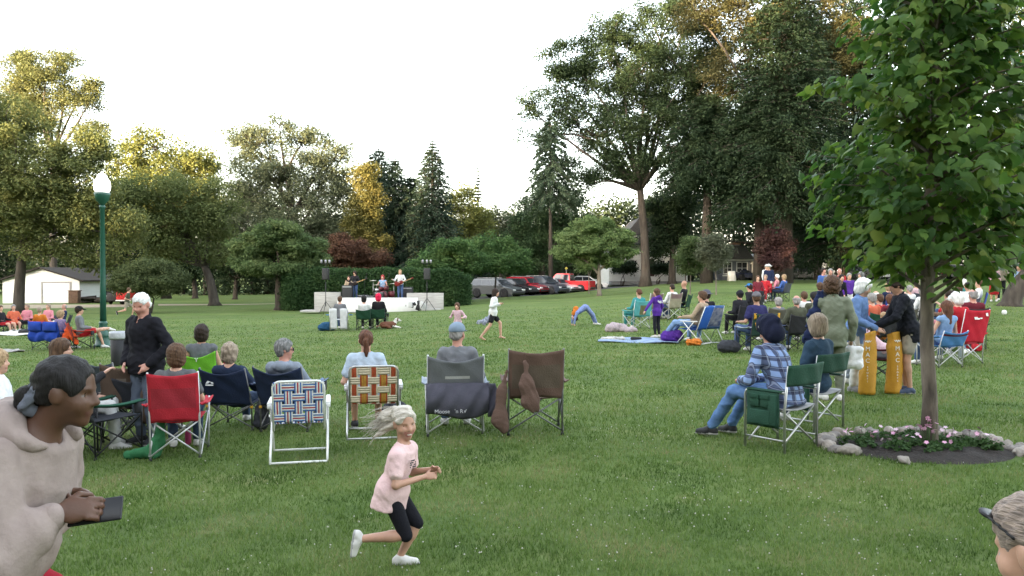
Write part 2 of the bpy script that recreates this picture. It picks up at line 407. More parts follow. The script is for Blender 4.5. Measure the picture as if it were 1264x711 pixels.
def conifer(name, label, px, D, ytop, half, leafm, ybot=None, r=.3, levels=26, arms=9, per=26, size=.3, seed=0, droop=.25, taper=.85, group=None, bare=.08, bark=None, wid=.25, cat="tree", gap=0.0):
    """conifer: whorls of drooping boughs, needle sprays along them; half = widest half-width in photo pixels"""
    rng = np.random.default_rng(2000 + seed); levels = int(levels * 1.25); per = int(per * 3.2); size *= .85; b = at(px, D); root = empty(name, b, 0, label, cat, group)
    H = zpx(ytop, D) - b.z; Rm = half * D / F; z0 = bare * H if ybot is None else zpx(ybot, D) - b.z
    mb = MB(); mb.tube([(0, 0, -.1), (.02 * H * rng.uniform(-1, 1) * .3, 0, H * .5), (0, 0, H)], [r * 1.25, r * .7, .02], n=9)
    P = []; T = []; W = []
    for i in range(levels):
        t = i / (levels - 1); z = z0 + (H - z0) * t ** .95
        if rng.uniform() < gap: continue
        na = max(4, int(arms * (1 - .45 * t)))
        for k in range(na):
            a = 2 * PI * (k + rng.uniform(-.35, .35)) / na + i * 2.4
            L = Rm * ((1 - t) ** taper + .03) * rng.uniform(.68, 1.12)
            e = A3(math.cos(a) * L, math.sin(a) * L, -droop * L + .16 * L * t * 2)
            if k % 2 == 0: mb.tube([(0, 0, z), tuple(e * .5 + A3(0, 0, z + .06 * L)), tuple(e + A3(0, 0, z))], [.03 + .012 * L, .02 + .006 * L, .008], n=4, cap=False)
            m_ = max(4, int(per * (L / Rm) ** 1.0)); s = rng.uniform(.08, 1, m_) ** .75
            side = A3(-math.sin(a), math.cos(a), 0)
            w_ = wid * L * (1.15 - s) + .1
            q = e[None] * s[:, None] + A3(0, 0, z) + side[None] * (rng.uniform(-1, 1, m_) * w_)[:, None] + np.stack([np.zeros(m_), np.zeros(m_), .10 * L * np.sin(PI * s) - rng.uniform(0, .22, m_) * w_ - .05 - rng.uniform(0, .55, m_) ** 2 * L * .6], 1)
            P.append(q); T.append(np.repeat((e / (np.linalg.norm(e) + 1e-6))[None], m_, 0))
    P = np.concatenate(P); T = np.concatenate(T); n = len(P)
    T = T + rng.normal(size=(n, 3)) * .5 + A3(0, 0, -.35); T /= np.linalg.norm(T, axis=1, keepdims=True)
    N = rng.normal(size=(n, 3)) * .6 + A3(0, 0, 1); B = np.cross(N, T); B /= np.linalg.norm(B, axis=1, keepdims=True) + 1e-9
    L = (size * rng.uniform(.6, 1.4, n))[:, None]; Wd = L * .42
    V = np.empty((n, 4, 3)); V[:, 0] = P - T * L * .4; V[:, 1] = P + B * Wd / 2; V[:, 2] = P + T * L * .6; V[:, 3] = P - B * Wd / 2
    mb.build("trunk", bark or bark_d, root)
    link("crown", mesh_np("crown", V.reshape(-1, 3), np.arange(4 * n).reshape(n, 4), smooth=False), leafm, root)
    return root

TREES = "trees around the edge of the park"
# --- left side
broad("shade_tree", "broad oak with one thick trunk standing in front of the white garage", 22, 52, [(15, 165, 42, 45), (32, 215, 60, 50), (85, 235, 62, 45), (112, 182, 34, 22), (88, 195, 38, 24), (15, 262, 60, 38), (72, 282, 55, 24), (108, 262, 46, 32), (150, 282, 34, 26), (68, 309, 34, 11), (112, 318, 30, 12), (140, 326, 22, 10), (-50, 230, 60, 70), (-40, 150, 50, 50)],
      leafmat("leaf left oak", [(.052, .066, .026), (.100, .116, .042), (.165, .172, .062)]), r=.36, clumps=34, per=60, size=.24, cr=.85, seed=1, fork=.42, group=TREES, bark=bark_g)
broad("tall_tree", "tall loose crowned tree with golden top rising behind the garage oak", 66, 86, [(62, 92, 44, 28), (100, 118, 34, 24), (35, 80, 28, 16), (58, 140, 40, 30), (22, 72, 22, 12), (118, 165, 30, 18), (122, 108, 18, 14), (85, 72, 22, 10), (20, 120, 40, 40)],
      leafmat("leaf tall", [(.050, .062, .026), (.095, .105, .042), (.150, .150, .060)]), r=.4, clumps=30, per=50, size=.28, cr=1.0, seed=2, fork=.6, group=TREES, density_in=.6)
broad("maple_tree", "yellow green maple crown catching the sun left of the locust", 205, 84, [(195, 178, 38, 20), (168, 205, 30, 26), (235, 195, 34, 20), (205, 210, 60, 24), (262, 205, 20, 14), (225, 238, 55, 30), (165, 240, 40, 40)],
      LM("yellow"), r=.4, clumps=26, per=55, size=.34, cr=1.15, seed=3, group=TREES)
broad("maple_tree", "dense green maple with thick trunk right behind the lamp post", 265, 63, [(172, 262, 42, 38), (215, 238, 44, 30), (232, 285, 46, 38), (262, 262, 36, 40), (200, 305, 36, 18), (268, 310, 26, 16), (150, 245, 26, 30)],
      leafmat("leaf mid maple", [(.046, .064, .026), (.088, .110, .040), (.150, .160, .058)]), r=.42, clumps=34, per=55, size=.25, cr=.95, seed=4, fork=.36, group=TREES, bark=bark_g)
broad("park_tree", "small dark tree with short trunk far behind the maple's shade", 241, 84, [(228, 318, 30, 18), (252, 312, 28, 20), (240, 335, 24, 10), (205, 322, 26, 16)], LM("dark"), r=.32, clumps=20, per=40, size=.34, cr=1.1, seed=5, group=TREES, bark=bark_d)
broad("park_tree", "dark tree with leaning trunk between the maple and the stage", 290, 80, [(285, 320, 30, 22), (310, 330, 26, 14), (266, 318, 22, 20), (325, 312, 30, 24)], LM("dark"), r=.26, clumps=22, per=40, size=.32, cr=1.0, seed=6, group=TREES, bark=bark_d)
broad("locust_tree", "big grey green locust with feathery crown rising behind the stage tree", 365, 74, [(318, 178, 38, 28), (372, 170, 40, 20), (345, 152, 22, 8), (402, 200, 36, 26), (345, 215, 64, 36), (300, 235, 36, 42), (388, 245, 54, 36), (428, 232, 26, 26), (312, 285, 48, 38), (380, 290, 54, 30), (300, 168, 20, 14), (426, 185, 14, 14), (410, 290, 40, 34), (275, 300, 30, 30)],
      LM("locust"), r=.5, clumps=34, per=55, size=.25, cr=.95, seed=7, fork=.5, group=TREES, hang=.6, density_in=.5)
broad("stage_tree", "umbrella shaped tree with one short trunk at the left end of the hedge", 345, 53, [(345, 288, 36, 15), (312, 303, 30, 15), (374, 303, 28, 15), (345, 312, 56, 14), (302, 320, 22, 10), (386, 318, 20, 12), (330, 330, 38, 10), (368, 330, 28, 9)],
      leafmat("leaf stage tree", [(.038, .066, .028), (.078, .118, .046), (.150, .185, .075)]), r=.34, clumps=40, per=60, size=.19, cr=.5, seed=8, fork=.52, group=TREES, bark=bark_d, flat=.55)
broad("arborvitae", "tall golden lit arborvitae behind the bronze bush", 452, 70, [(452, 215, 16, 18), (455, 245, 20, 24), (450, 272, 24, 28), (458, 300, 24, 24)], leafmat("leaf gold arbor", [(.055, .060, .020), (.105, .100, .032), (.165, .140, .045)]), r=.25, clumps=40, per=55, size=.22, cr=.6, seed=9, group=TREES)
broad("bronze_bush", "reddish bronze leaved bush above the hedge behind the stage", 440, 60, [(432, 308, 24, 16), (412, 318, 18, 12), (458, 318, 22, 13), (438, 326, 36, 10), (420, 296, 12, 8)], LM("bronze"), r=.12, clumps=34, per=55, size=.17, cr=.42, seed=10, stems=3, fork=.3, cat="bush", bark=bark_d)
conifer("fir_tree", "dark narrow fir between the locust and the pointed spruce", 488, 78, 196, 34, LM("spruce"), r=.3, levels=36, arms=11, per=34, size=.32, seed=1, droop=.22, taper=.5, group=TREES)
conifer("fir_tree", "shorter dark fir standing behind the golden arborvitae", 468, 82, 184, 36, LM("spruce"), r=.3, levels=34, arms=11, per=34, size=.34, seed=2, taper=.42, group=TREES)
conifer("fir_tree", "bushy dark fir just left of the pointed spruce", 508, 80, 218, 36, LM("dark"), r=.3, levels=32, arms=11, per=36, size=.34, seed=3, taper=.4, group=TREES)
conifer("spruce_tree", "tall pointed spruce centred behind the right end of the stage", 534, 72, 174, 52, LM("spruce"), r=.32, levels=38, arms=12, per=56, size=.27, seed=4, droop=.3, taper=.72, group=TREES, wid=.3)
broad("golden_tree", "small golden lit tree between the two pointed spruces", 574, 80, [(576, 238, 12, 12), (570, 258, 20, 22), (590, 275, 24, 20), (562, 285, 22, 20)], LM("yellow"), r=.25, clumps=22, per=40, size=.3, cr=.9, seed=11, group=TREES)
conifer("spruce_tree", "slim spruce tip showing right of the golden tree", 590, 88, 208, 20, LM("spruce"), r=.22, levels=28, arms=7, per=20, size=.34, seed=5, droop=.2, taper=.8, group=TREES)
broad("park_tree", "low rounded tree on the skyline left of the dark cedar", 618, 92, [(610, 268, 22, 14), (628, 282, 24, 20), (602, 295, 26, 18), (640, 275, 14, 16)], LM("locust"), r=.3, clumps=20, per=44, size=.34, cr=1.1, seed=12, group=TREES)
broad("cedar_tree", "wide dark green cedar mass behind the parked cars", 668, 80, [(665, 258, 36, 20), (645, 285, 32, 30), (690, 272, 36, 28), (668, 310, 46, 30), (705, 245, 22, 14), (640, 318, 34, 20), (720, 290, 26, 30)], leafmat("leaf cedar", [(.018, .036, .017), (.036, .064, .028), (.062, .095, .040)]), r=.4, clumps=36, per=52, size=.28, cr=1.0, seed=13, group=TREES)
broad("garden_bush", "wide leafy bush with sunlit top at the right end of the hedge", 555, 57, [(560, 304, 28, 12), (535, 322, 28, 14), (578, 320, 26, 14), (556, 330, 40, 12), (520, 332, 16, 9)], LM("bush"), r=.14, clumps=34, per=55, size=.19, cr=.48, seed=14, stems=3, fork=.3, cat="bush", bark=bark_d)
broad("park_tree", "round green tree with thin trunk shading the grey estate car", 611, 61, [(608, 302, 26, 12), (590, 316, 20, 13), (630, 314, 22, 14), (610, 324, 38, 14), (645, 326, 14, 10)], LM("bush"), r=.09, clumps=32, per=52, size=.2, cr=.5, seed=15, group=TREES, fork=.5, bark=bark_g)
broad("dogwood_tree", "light green dogwood with layered crown standing alone on the lawn", 740, 58, [(735, 278, 26, 10), (712, 292, 26, 12), (758, 294, 24, 12), (735, 304, 44, 13), (700, 312, 20, 9), (768, 312, 16, 9), (738, 322, 40, 8)], LM("pale"), r=.17, clumps=44, per=60, size=.17, cr=.42, seed=16, fork=.5, group=TREES, bark=bark_l, flat=.5)
broad("small_tree", "small multi stemmed tree on the lawn behind the standing man", 184, 50, [(158, 340, 22, 12), (185, 332, 26, 13), (212, 344, 18, 11), (183, 348, 40, 11), (150, 352, 14, 8), (200, 358, 18, 6)], leafmat("leaf small tree", [(.040, .056, .026), (.075, .096, .040), (.115, .135, .060)]), r=.07, clumps=44, per=58, size=.15, cr=.42, seed=17, stems=4, fork=.38, bark=bark_d, group=TREES)
# --- right side
broad("giant_maple", "giant dark maple with forked trunk towering over the white house", 797, 79, [(715, 78, 48, 38), (755, 42, 46, 30), (700, 120, 46, 36), (664, 165, 30, 16), (652, 128, 20, 20), (870, 140, 44, 50), (880, 70, 44, 50), (690, 95, 24, 24), (770, 95, 60, 46), (735, 158, 60, 36), (800, 60, 50, 44), (820, 130, 58, 46), (760, 200, 46, 26), (725, 222, 28, 16), (840, 30, 40, 36), (835, 2, 34, 18), (785, 160, 50, 40), (850, 90, 50, 40), (700, 205, 30, 18), (815, 200, 40, 26), (800, 15, 20, 14)],
      LM("oak"), r=.50, clumps=26, per=96, size=.27, cr=1.12, seed=18, fork=.34, group=TREES, bark=bark_g, density_in=.5)
broad("tall_tree", "tall tree with golden brown upper crown among the hemlocks", 950, 73, [(862, 20, 36, 30), (905, 0, 44, 30), (935, 50, 54, 34), (900, 95, 44, 30), (985, 25, 54, 34), (960, 100, 50, 30), (1030, 60, 50, 36), (1010, 120, 44, 28), (950, 150, 40, 22)], leafmat("leaf umber", [(.028, .032, .015), (.052, .052, .022), (.090, .078, .032)]), r=.6, clumps=32, per=70, size=.27, cr=1.1, seed=19, group=TREES)
conifer("hemlock_tree", "dark hemlock with sweeping boughs left of the grey house chimney", 872, 74, 118, 66, LM("dark"), ybot=222, r=.5, levels=38, arms=11, per=60, size=.34, seed=6, droop=.28, taper=.42, group=TREES, wid=.3)
conifer("hemlock_tree", "tallest dark hemlock directly behind the plum tree", 966, 70, -60, 88, LM("dark"), ybot=255, r=.75, levels=52, arms=12, per=64, size=.36, seed=7, droop=.25, taper=.5, group=TREES, wid=.3)
conifer("hemlock_tree", "dark hemlock with thinner trunk beside the plum tree's left side", 936, 72, 120, 70, LM("dark"), ybot=212, r=.42, levels=40, arms=11, per=52, size=.36, seed=8, droop=.25, taper=.45, group=TREES, wid=.3)
conifer("hemlock_tree", "dark hemlock seen through the left edge of the young linden", 1040, 76, -40, 84, LM("dark"), ybot=312, r=.55, levels=46, arms=11, per=56, size=.38, seed=9, droop=.25, taper=.45, group=TREES, wid=.3)
conifer("larch_tree", "thin pale larch with bare drooping boughs left of the giant maple", 680, 74, 146, 40, leafmat("leaf larch", [(.026, .042, .026), (.050, .074, .044), (.080, .108, .062)]), ybot=238, r=.2, levels=16, arms=7, per=74, size=.30, seed=10, droop=.62, taper=.5, group=TREES, wid=.13)
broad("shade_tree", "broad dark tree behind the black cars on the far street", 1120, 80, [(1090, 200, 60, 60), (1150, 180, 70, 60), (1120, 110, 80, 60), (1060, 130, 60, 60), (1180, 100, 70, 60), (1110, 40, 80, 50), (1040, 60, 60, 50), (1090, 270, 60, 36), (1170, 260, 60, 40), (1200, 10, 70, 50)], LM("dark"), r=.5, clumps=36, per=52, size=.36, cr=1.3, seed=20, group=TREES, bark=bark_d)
broad("shade_tree", "brown green tree at the right edge above the leaning trunk", 1270, 86, [(1225, 60, 40, 50), (1262, 100, 44, 50), (1290, 40, 50, 60), (1240, 170, 50, 50), (1290, 180, 50, 60), (1215, 240, 50, 44), (1270, 270, 60, 40), (1210, 5, 40, 30), (1320, 120, 40, 60)], leafmat("leaf edge tree", [(.040, .046, .018), (.075, .076, .028), (.115, .110, .04)]), r=.5, clumps=30, per=46, size=.36, cr=1.3, seed=21, group=TREES)
broad("conifer_hedge_tree", "dark tree filling in low behind the hemlock trunks", 1010, 92, [(1000, 285, 50, 40), (1050, 290, 44, 36), (960, 250, 44, 50), (900, 240, 44, 40), (830, 280, 30, 20), (1000, 220, 60, 50)], LM("dark"), r=.4, clumps=34, per=46, size=.42, cr=1.4, seed=22, group=TREES, bark=bark_d)
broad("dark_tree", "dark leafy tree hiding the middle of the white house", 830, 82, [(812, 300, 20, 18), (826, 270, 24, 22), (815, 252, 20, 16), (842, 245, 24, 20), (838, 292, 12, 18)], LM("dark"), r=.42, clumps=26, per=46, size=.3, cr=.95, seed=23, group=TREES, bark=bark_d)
broad("sapling", "slim sapling with open leafy crown left of its pair", 852, 47, [(853, 300, 15, 9), (846, 315, 15, 12), (862, 316, 14, 12), (853, 330, 16, 9)], leafmat("leaf sapling", [(.036, .056, .022), (.064, .094, .036), (.100, .130, .055)]), r=.04, clumps=26, per=46, size=.13, cr=.34, seed=24, fork=.4, bark=bark_l, density_in=.6)
broad("sapling", "slim sapling with grey green crown and pale trunk, right of its pair", 884, 45, [(880, 297, 12, 7), (875, 312, 14, 11), (891, 310, 11, 9), (883, 324, 14, 9)], leafmat("leaf sapling grey", [(.050, .060, .038), (.085, .096, .060), (.120, .130, .085)]), r=.045, clumps=26, per=44, size=.13, cr=.34, seed=25, fork=.45, bark=bark_l, density_in=.6)
broad("sapling", "thin pale trunked sapling just left of the dogwood", 727, 66, [(726, 318, 10, 9), (722, 328, 9, 7), (731, 326, 9, 7)], LM("pale"), r=.05, clumps=14, per=34, size=.18, cr=.45, seed=26, fork=.5, bark=bark_l)
broad("plum_tree", "purple leaved plum tree in front of the big hemlock trunk", 952, 66, [(955, 290, 14, 10), (945, 304, 14, 12), (966, 303, 14, 12), (956, 320, 20, 12)], LM("plum"), r=.1, clumps=40, per=50, size=.17, cr=.45, seed=27, stems=3, fork=.32, bark=bark_d)
# leaning trunk at the right edge: its crown hangs above and right of the frame
broad("leaning_tree", "yellow green tree with thick leaning trunk at the right edge", 1248, 34, [(1262, 262, 44, 36), (1275, 215, 46, 40), (1300, 170, 70, 50), (1330, 250, 60, 50), (1232, 236, 22, 22), (1350, 190, 70, 60), (1246, 292, 26, 12)], leafmat("leaf leaning", [(.040, .060, .022), (.078, .105, .034), (.125, .145, .05)]), r=.42, clumps=36, per=50, size=.17, cr=.55, seed=28, fork=None, top=1.9, lean=(.75, 0), group=TREES, bark=bark_g)

broad("foundation_bush", "dark rounded bush under the white house's left windows", 768, 89, [(766, 328, 14, 8), (778, 330, 10, 7)], LM("dark"), r=.08, clumps=24, per=34, size=.22, cr=.5, seed=41, stems=3, fork=.3, cat="bush", bark=bark_d)
broad("foundation_bush", "dark rounded bush between the giant maple's trunk and the white house porch", 812, 88, [(812, 330, 12, 8), (822, 332, 9, 6)], LM("dark"), r=.08, clumps=24, per=34, size=.22, cr=.5, seed=42, stems=3, fork=.3, cat="bush", bark=bark_d)
# the wood that closes the view all round, one mass nobody could count
def woods():
    rng = np.random.default_rng(77); C = []; Rd = []; mb = MB()
    for i in range(115):
        px = -140 + i * (1530 / 115) + rng.uniform(-8, 8); D = rng.uniform(98, 120)
        ytop = np.interp(px, [-140, 100, 150, 280, 300, 440, 520, 600, 640, 700, 780, 840, 1000, 1264], [210, 232, 230, 235, 245, 262, 268, 282, 285, 262, 246, 235, 180, 150]) + rng.uniform(-8, 18)
        b = at(px, D); h = zpx(ytop, D) - b.z
        mb.tube([(b.x, b.y, b.z - .3), (b.x, b.y, b.z + h * .7)], [.3, .12], n=6)
        for k in range(26):
            t = rng.uniform(.02, 1); rr = rng.uniform(.3, 1) * 4.2 * (1.05 - .75 * max(0, t - .25))
            a = rng.uniform(0, 2 * PI); C.append((b.x + math.cos(a) * rr * .7, b.y + math.sin(a) * rr * .7, b.z + h * t)); Rd.append(2.3 * rng.uniform(.7, 1.2))
    root = empty("woods", (0, 0, 0)); tag(root, "dark far wood closing the view behind the park trees", "woods", kind="stuff")
    leaves("foliage", leafmat("leaf woods", [(.014, .024, .013), (.028, .042, .020), (.048, .066, .030)]), root, C, Rd, 62, .6, rng, flat=.9)
    mb.build("trunk", bark_d, root)
woods()
def unseen_shade_wood():
    """unseen tall wood behind the camera, towards the low sun: heights and gaps shaped to shade the lawn and light some crowns"""
    rng = np.random.default_rng(5); C = []; Rd = []; mb = MB()
    s = A3(SUND.x, SUND.y, 0); s /= np.linalg.norm(s); t = A3(-s[1], s[0], 0)
    for i in range(150):
        u = -130 + i * 1.6 + rng.uniform(-1, 1); d = rng.uniform(40, 58)
        p = s * d + t * u; h = np.interp(u, *SHADE_H) * (1 + .10 * math.sin(u * .53)) + rng.uniform(-2.5, 1.0)
        mb.tube([(p[0], p[1], -1), (p[0], p[1], h * .7)], [.35, .15], n=6)
        for k in range(34):                                  # low clumps added to stop sun leaking through the foot of the wood
            C.append((p[0] + rng.uniform(-2.4, 2.4), p[1] + rng.uniform(-2.4, 2.4), rng.uniform(.2, 11))); Rd.append(1.9)
        for k in range(int(h * 2.9)):
            q = rng.uniform(.0, 1) ** 1.5; rr = 3.2 * (1.1 - .6 * q) * rng.uniform(.3, 1); a = rng.uniform(0, 2 * PI)
            C.append((p[0] + math.cos(a) * rr, p[1] + math.sin(a) * rr, h * q)); Rd.append(1.9 * rng.uniform(.7, 1.2))
    root = empty("woods", (0, 0, 0)); tag(root, "unseen tall wood towards the low sun, shaped to shade the lawn", "woods", kind="stuff")
    leaves("foliage", MATS["leaf woods"], root, C, Rd, 26, 1.1, rng, flat=.9)
    mb.build("trunk", bark_d, root)
SHADE_H = ([-130, -85, -72, -64, -59, -55, -51, -47, -40, -31, -26, -18, -12, 0, 60], [15, 16, 17, 24, 23, 16, 18, 31, 36, 37, 34, 34, 37, 36, 36])  # heights along the unseen wood, set by where its shade should end
unseen_shade_wood()

# the young linden in the flower bed: large drooping leaves, so each leaf gets a real outline
def linden():
    rng = np.random.default_rng(42); b = Vector((4.275, 8.06, Z(4.275, 8.06)))
    root = empty("young_linden", b, 0, "young broad leaved tree standing in the round flower bed", "tree")
    mb = MB(); tp = [(0, 0, -.05), (.01, 0, .5), (-.03, .0, 1.1), (-.02, .02, 1.7), (.0, .02, 2.6), (.04, 0, 3.6), (.05, 0, 4.6), (.05, 0, 5.2)]
    mb.tube(tp, [.095, .072, .066, .061, .052, .038, .022, .008], n=14)
    P = []; Tn = []
    def rad(z): return np.interp(z, [1.75, 2.05, 2.5, 3.1, 3.8, 4.6, 5.6], [.85, 1.40, 1.58, 1.48, 1.20, .84, .28])
    N_ = 135
    for i in range(N_):
        z = 1.86 + 3.8 * ((i + .5) / N_) ** .95; a = i * 2.39996 + rng.uniform(-.3, .3); L = rad(z) * rng.uniform(.55, 1.12) * (1 + .17 * math.sin(2.6 * a + 2.3 * z)) * (.93 + .13 * math.sin(z * 8 + a))
        ox = .10 + .10 * np.clip(z - 1.8, 0, 1)
        z0 = max(1.45, z - .38 * L); s0 = A3(np.interp(z0, [0, 2.6, 5.2], [0, 0, .05]), .01, z0)
        e = A3(math.cos(a) * L + ox, math.sin(a) * L, z)
        mid = s0 + (e - s0) * .55 + A3(0, 0, .12 * L)
        mb.tube([tuple(s0), tuple(mid), tuple(e)], [.016 + .008 * L, .010, .004], n=5, cap=False)
        nl = int(17 + 33 * L)
        for j in range(nl):
            t = rng.uniform(.15, 1.05) ** .65; p = s0 + (e - s0) * t + A3(0, 0, .12 * L * math.sin(PI * t)) + rng.normal(size=3) * A3(.12, .12, .065)
            P.append(p); Tn.append(A3(math.cos(a), math.sin(a), 0) + rng.normal(size=3) * .8)
    P = np.array(P); Tn = np.array(Tn); n = len(P)
    T = Tn * A3(1, 1, .2) + A3(0, 0, -1.05); T /= np.linalg.norm(T, axis=1, keepdims=True)          # tips hang down and outwards
    out = P - A3(0, 0, 0); out[:, 2] = .9 + rng.normal(size=n) * .5; N = out + rng.normal(size=(n, 3)) * .55; N -= T * (N * T).sum(1, keepdims=True); N /= np.linalg.norm(N, axis=1, keepdims=True)
    B = np.cross(T, N); S = (rng.uniform(.065, .150, n))[:, None]
    # heart outline: base notch, shoulders, belly, tip; folded along the midrib and curling at the tip
    prof = [(0, .02, 0), (-.12, .30, .10), (.12, .46, .16), (.42, .40, .13), (.72, .18, .04), (1.05, 0, -.16)]
    V = []
    for (l, w_, fz) in prof[:1]: V.append(P + T * S * l)
    for (l, w_, fz) in prof[1:5]:
        V.append(P + T * S * l + B * S * w_ - N * S * fz * .9); V.append(P + T * S * l - B * S * w_ - N * S * fz * .9)
    V.append(P + T * S * 1.05 - N * S * .22); V.append(P + T * S * .42 + N * S * .02)   # tip and midrib
    V = np.stack(V, 1); k = V.shape[1]                                                      # 0 base,1/2,3/4,5/6,7/8 sides,9 tip,10 mid
    Ft = np.array([(0, 1, 3, 10), (10, 3, 5, 7), (10, 7, 9, 9), (0, 10, 4, 2), (10, 8, 6, 4), (10, 9, 8, 8)])
    tri = []
    for f in Ft:
        tri.append((f[0], f[1], f[2])); 
        if f[2] != f[3]: tri.append((f[0], f[2], f[3]))
    tri = np.array(tri); Fc = (tri[None] + k * np.arange(n)[:, None, None]).reshape(-1, 3)
    mb.build("trunk", mat("linden bark", (.20, .165, .13), (.045, .036, .029), scale=9, rough=.9, bump=.9, bscale=24, stretch=(1, 1, .25)), root)
    link("crown", mesh_np("crown", V.reshape(-1, 3), Fc, smooth=True), leafmat("leaf linden", LF["linden"], .42, .45, 1.8, (1.6, -.48), .38), root)
linden()
# ------------------------------------------------------------------ smooth bodies: rounded cones and ellipsoids blended into one surface
def surface_nets(Fd, o, h, smooth=0):
    S = Fd < 0; nx, ny, nz = Fd.shape
    cs = [(i, j, k) for i in (0, 1) for j in (0, 1) for k in (0, 1)]
    cnt = np.zeros((nx - 1, ny - 1, nz - 1), np.int8)
    for (i, j, k) in cs: cnt += S[i:nx - 1 + i, j:ny - 1 + j, k:nz - 1 + k]
    act = (cnt > 0) & (cnt < 8); idx = np.argwhere(act)
    vid = np.full(act.shape, -1, np.int32); vid[act] = np.arange(len(idx))
    val = {c: Fd[idx[:, 0] + c[0], idx[:, 1] + c[1], idx[:, 2] + c[2]] for c in cs}
    pos = np.zeros((len(idx), 3)); wt = np.zeros(len(idx))
    for c in cs:
        for ax in range(3):
            if c[ax]: continue
            d = list(c); d[ax] = 1; d = tuple(d)
            a, b = val[c], val[d]; cr = (a < 0) != (b < 0); t = np.where(cr, a / np.where(cr, a - b, 1), 0)
            p = np.array(c, float)[None].repeat(len(idx), 0); p[:, ax] += t
            pos += p * cr[:, None]; wt += cr
    V = o + h * (idx + pos / wt[:, None])
    Q = []
    for ax in range(3):
        b_, c_ = (ax + 1) % 3, (ax + 2) % 3
        sl0 = [slice(None)] * 3; sl1 = [slice(None)] * 3
        sl0[ax] = slice(0, -1); sl1[ax] = slice(1, None)
        e = S[tuple(sl0)] != S[tuple(sl1)]; E = np.argwhere(e)
        E = E[(E[:, b_] > 0) & (E[:, c_] > 0) & (E[:, b_] < Fd.shape[b_] - 1) & (E[:, c_] < Fd.shape[c_] - 1)]
        ins = S[tuple(E.T)]
        def cell(db, dc):
            q = E.copy(); q[:, b_] += db; q[:, c_] += dc; return vid[tuple(q.T)]
        q = np.stack([cell(-1, -1), cell(0, -1), cell(0, 0), cell(-1, 0)], 1)
        q[~ins] = q[~ins][:, ::-1]; Q.append(q)
    Q = np.concatenate(Q)
    for _ in range(smooth):                                   # relax the grid steps out of the surface
        a = np.concatenate([Q[:, 0], Q[:, 1], Q[:, 2], Q[:, 3]]); b = np.concatenate([Q[:, 1], Q[:, 2], Q[:, 3], Q[:, 0]])
        n_ = np.bincount(a, minlength=len(V)) + 1e-9; M_ = np.stack([np.bincount(a, V[b, i], len(V)) for i in range(3)], 1) / n_[:, None]
        V = V + .6 * (M_ - V)
    return V, Q
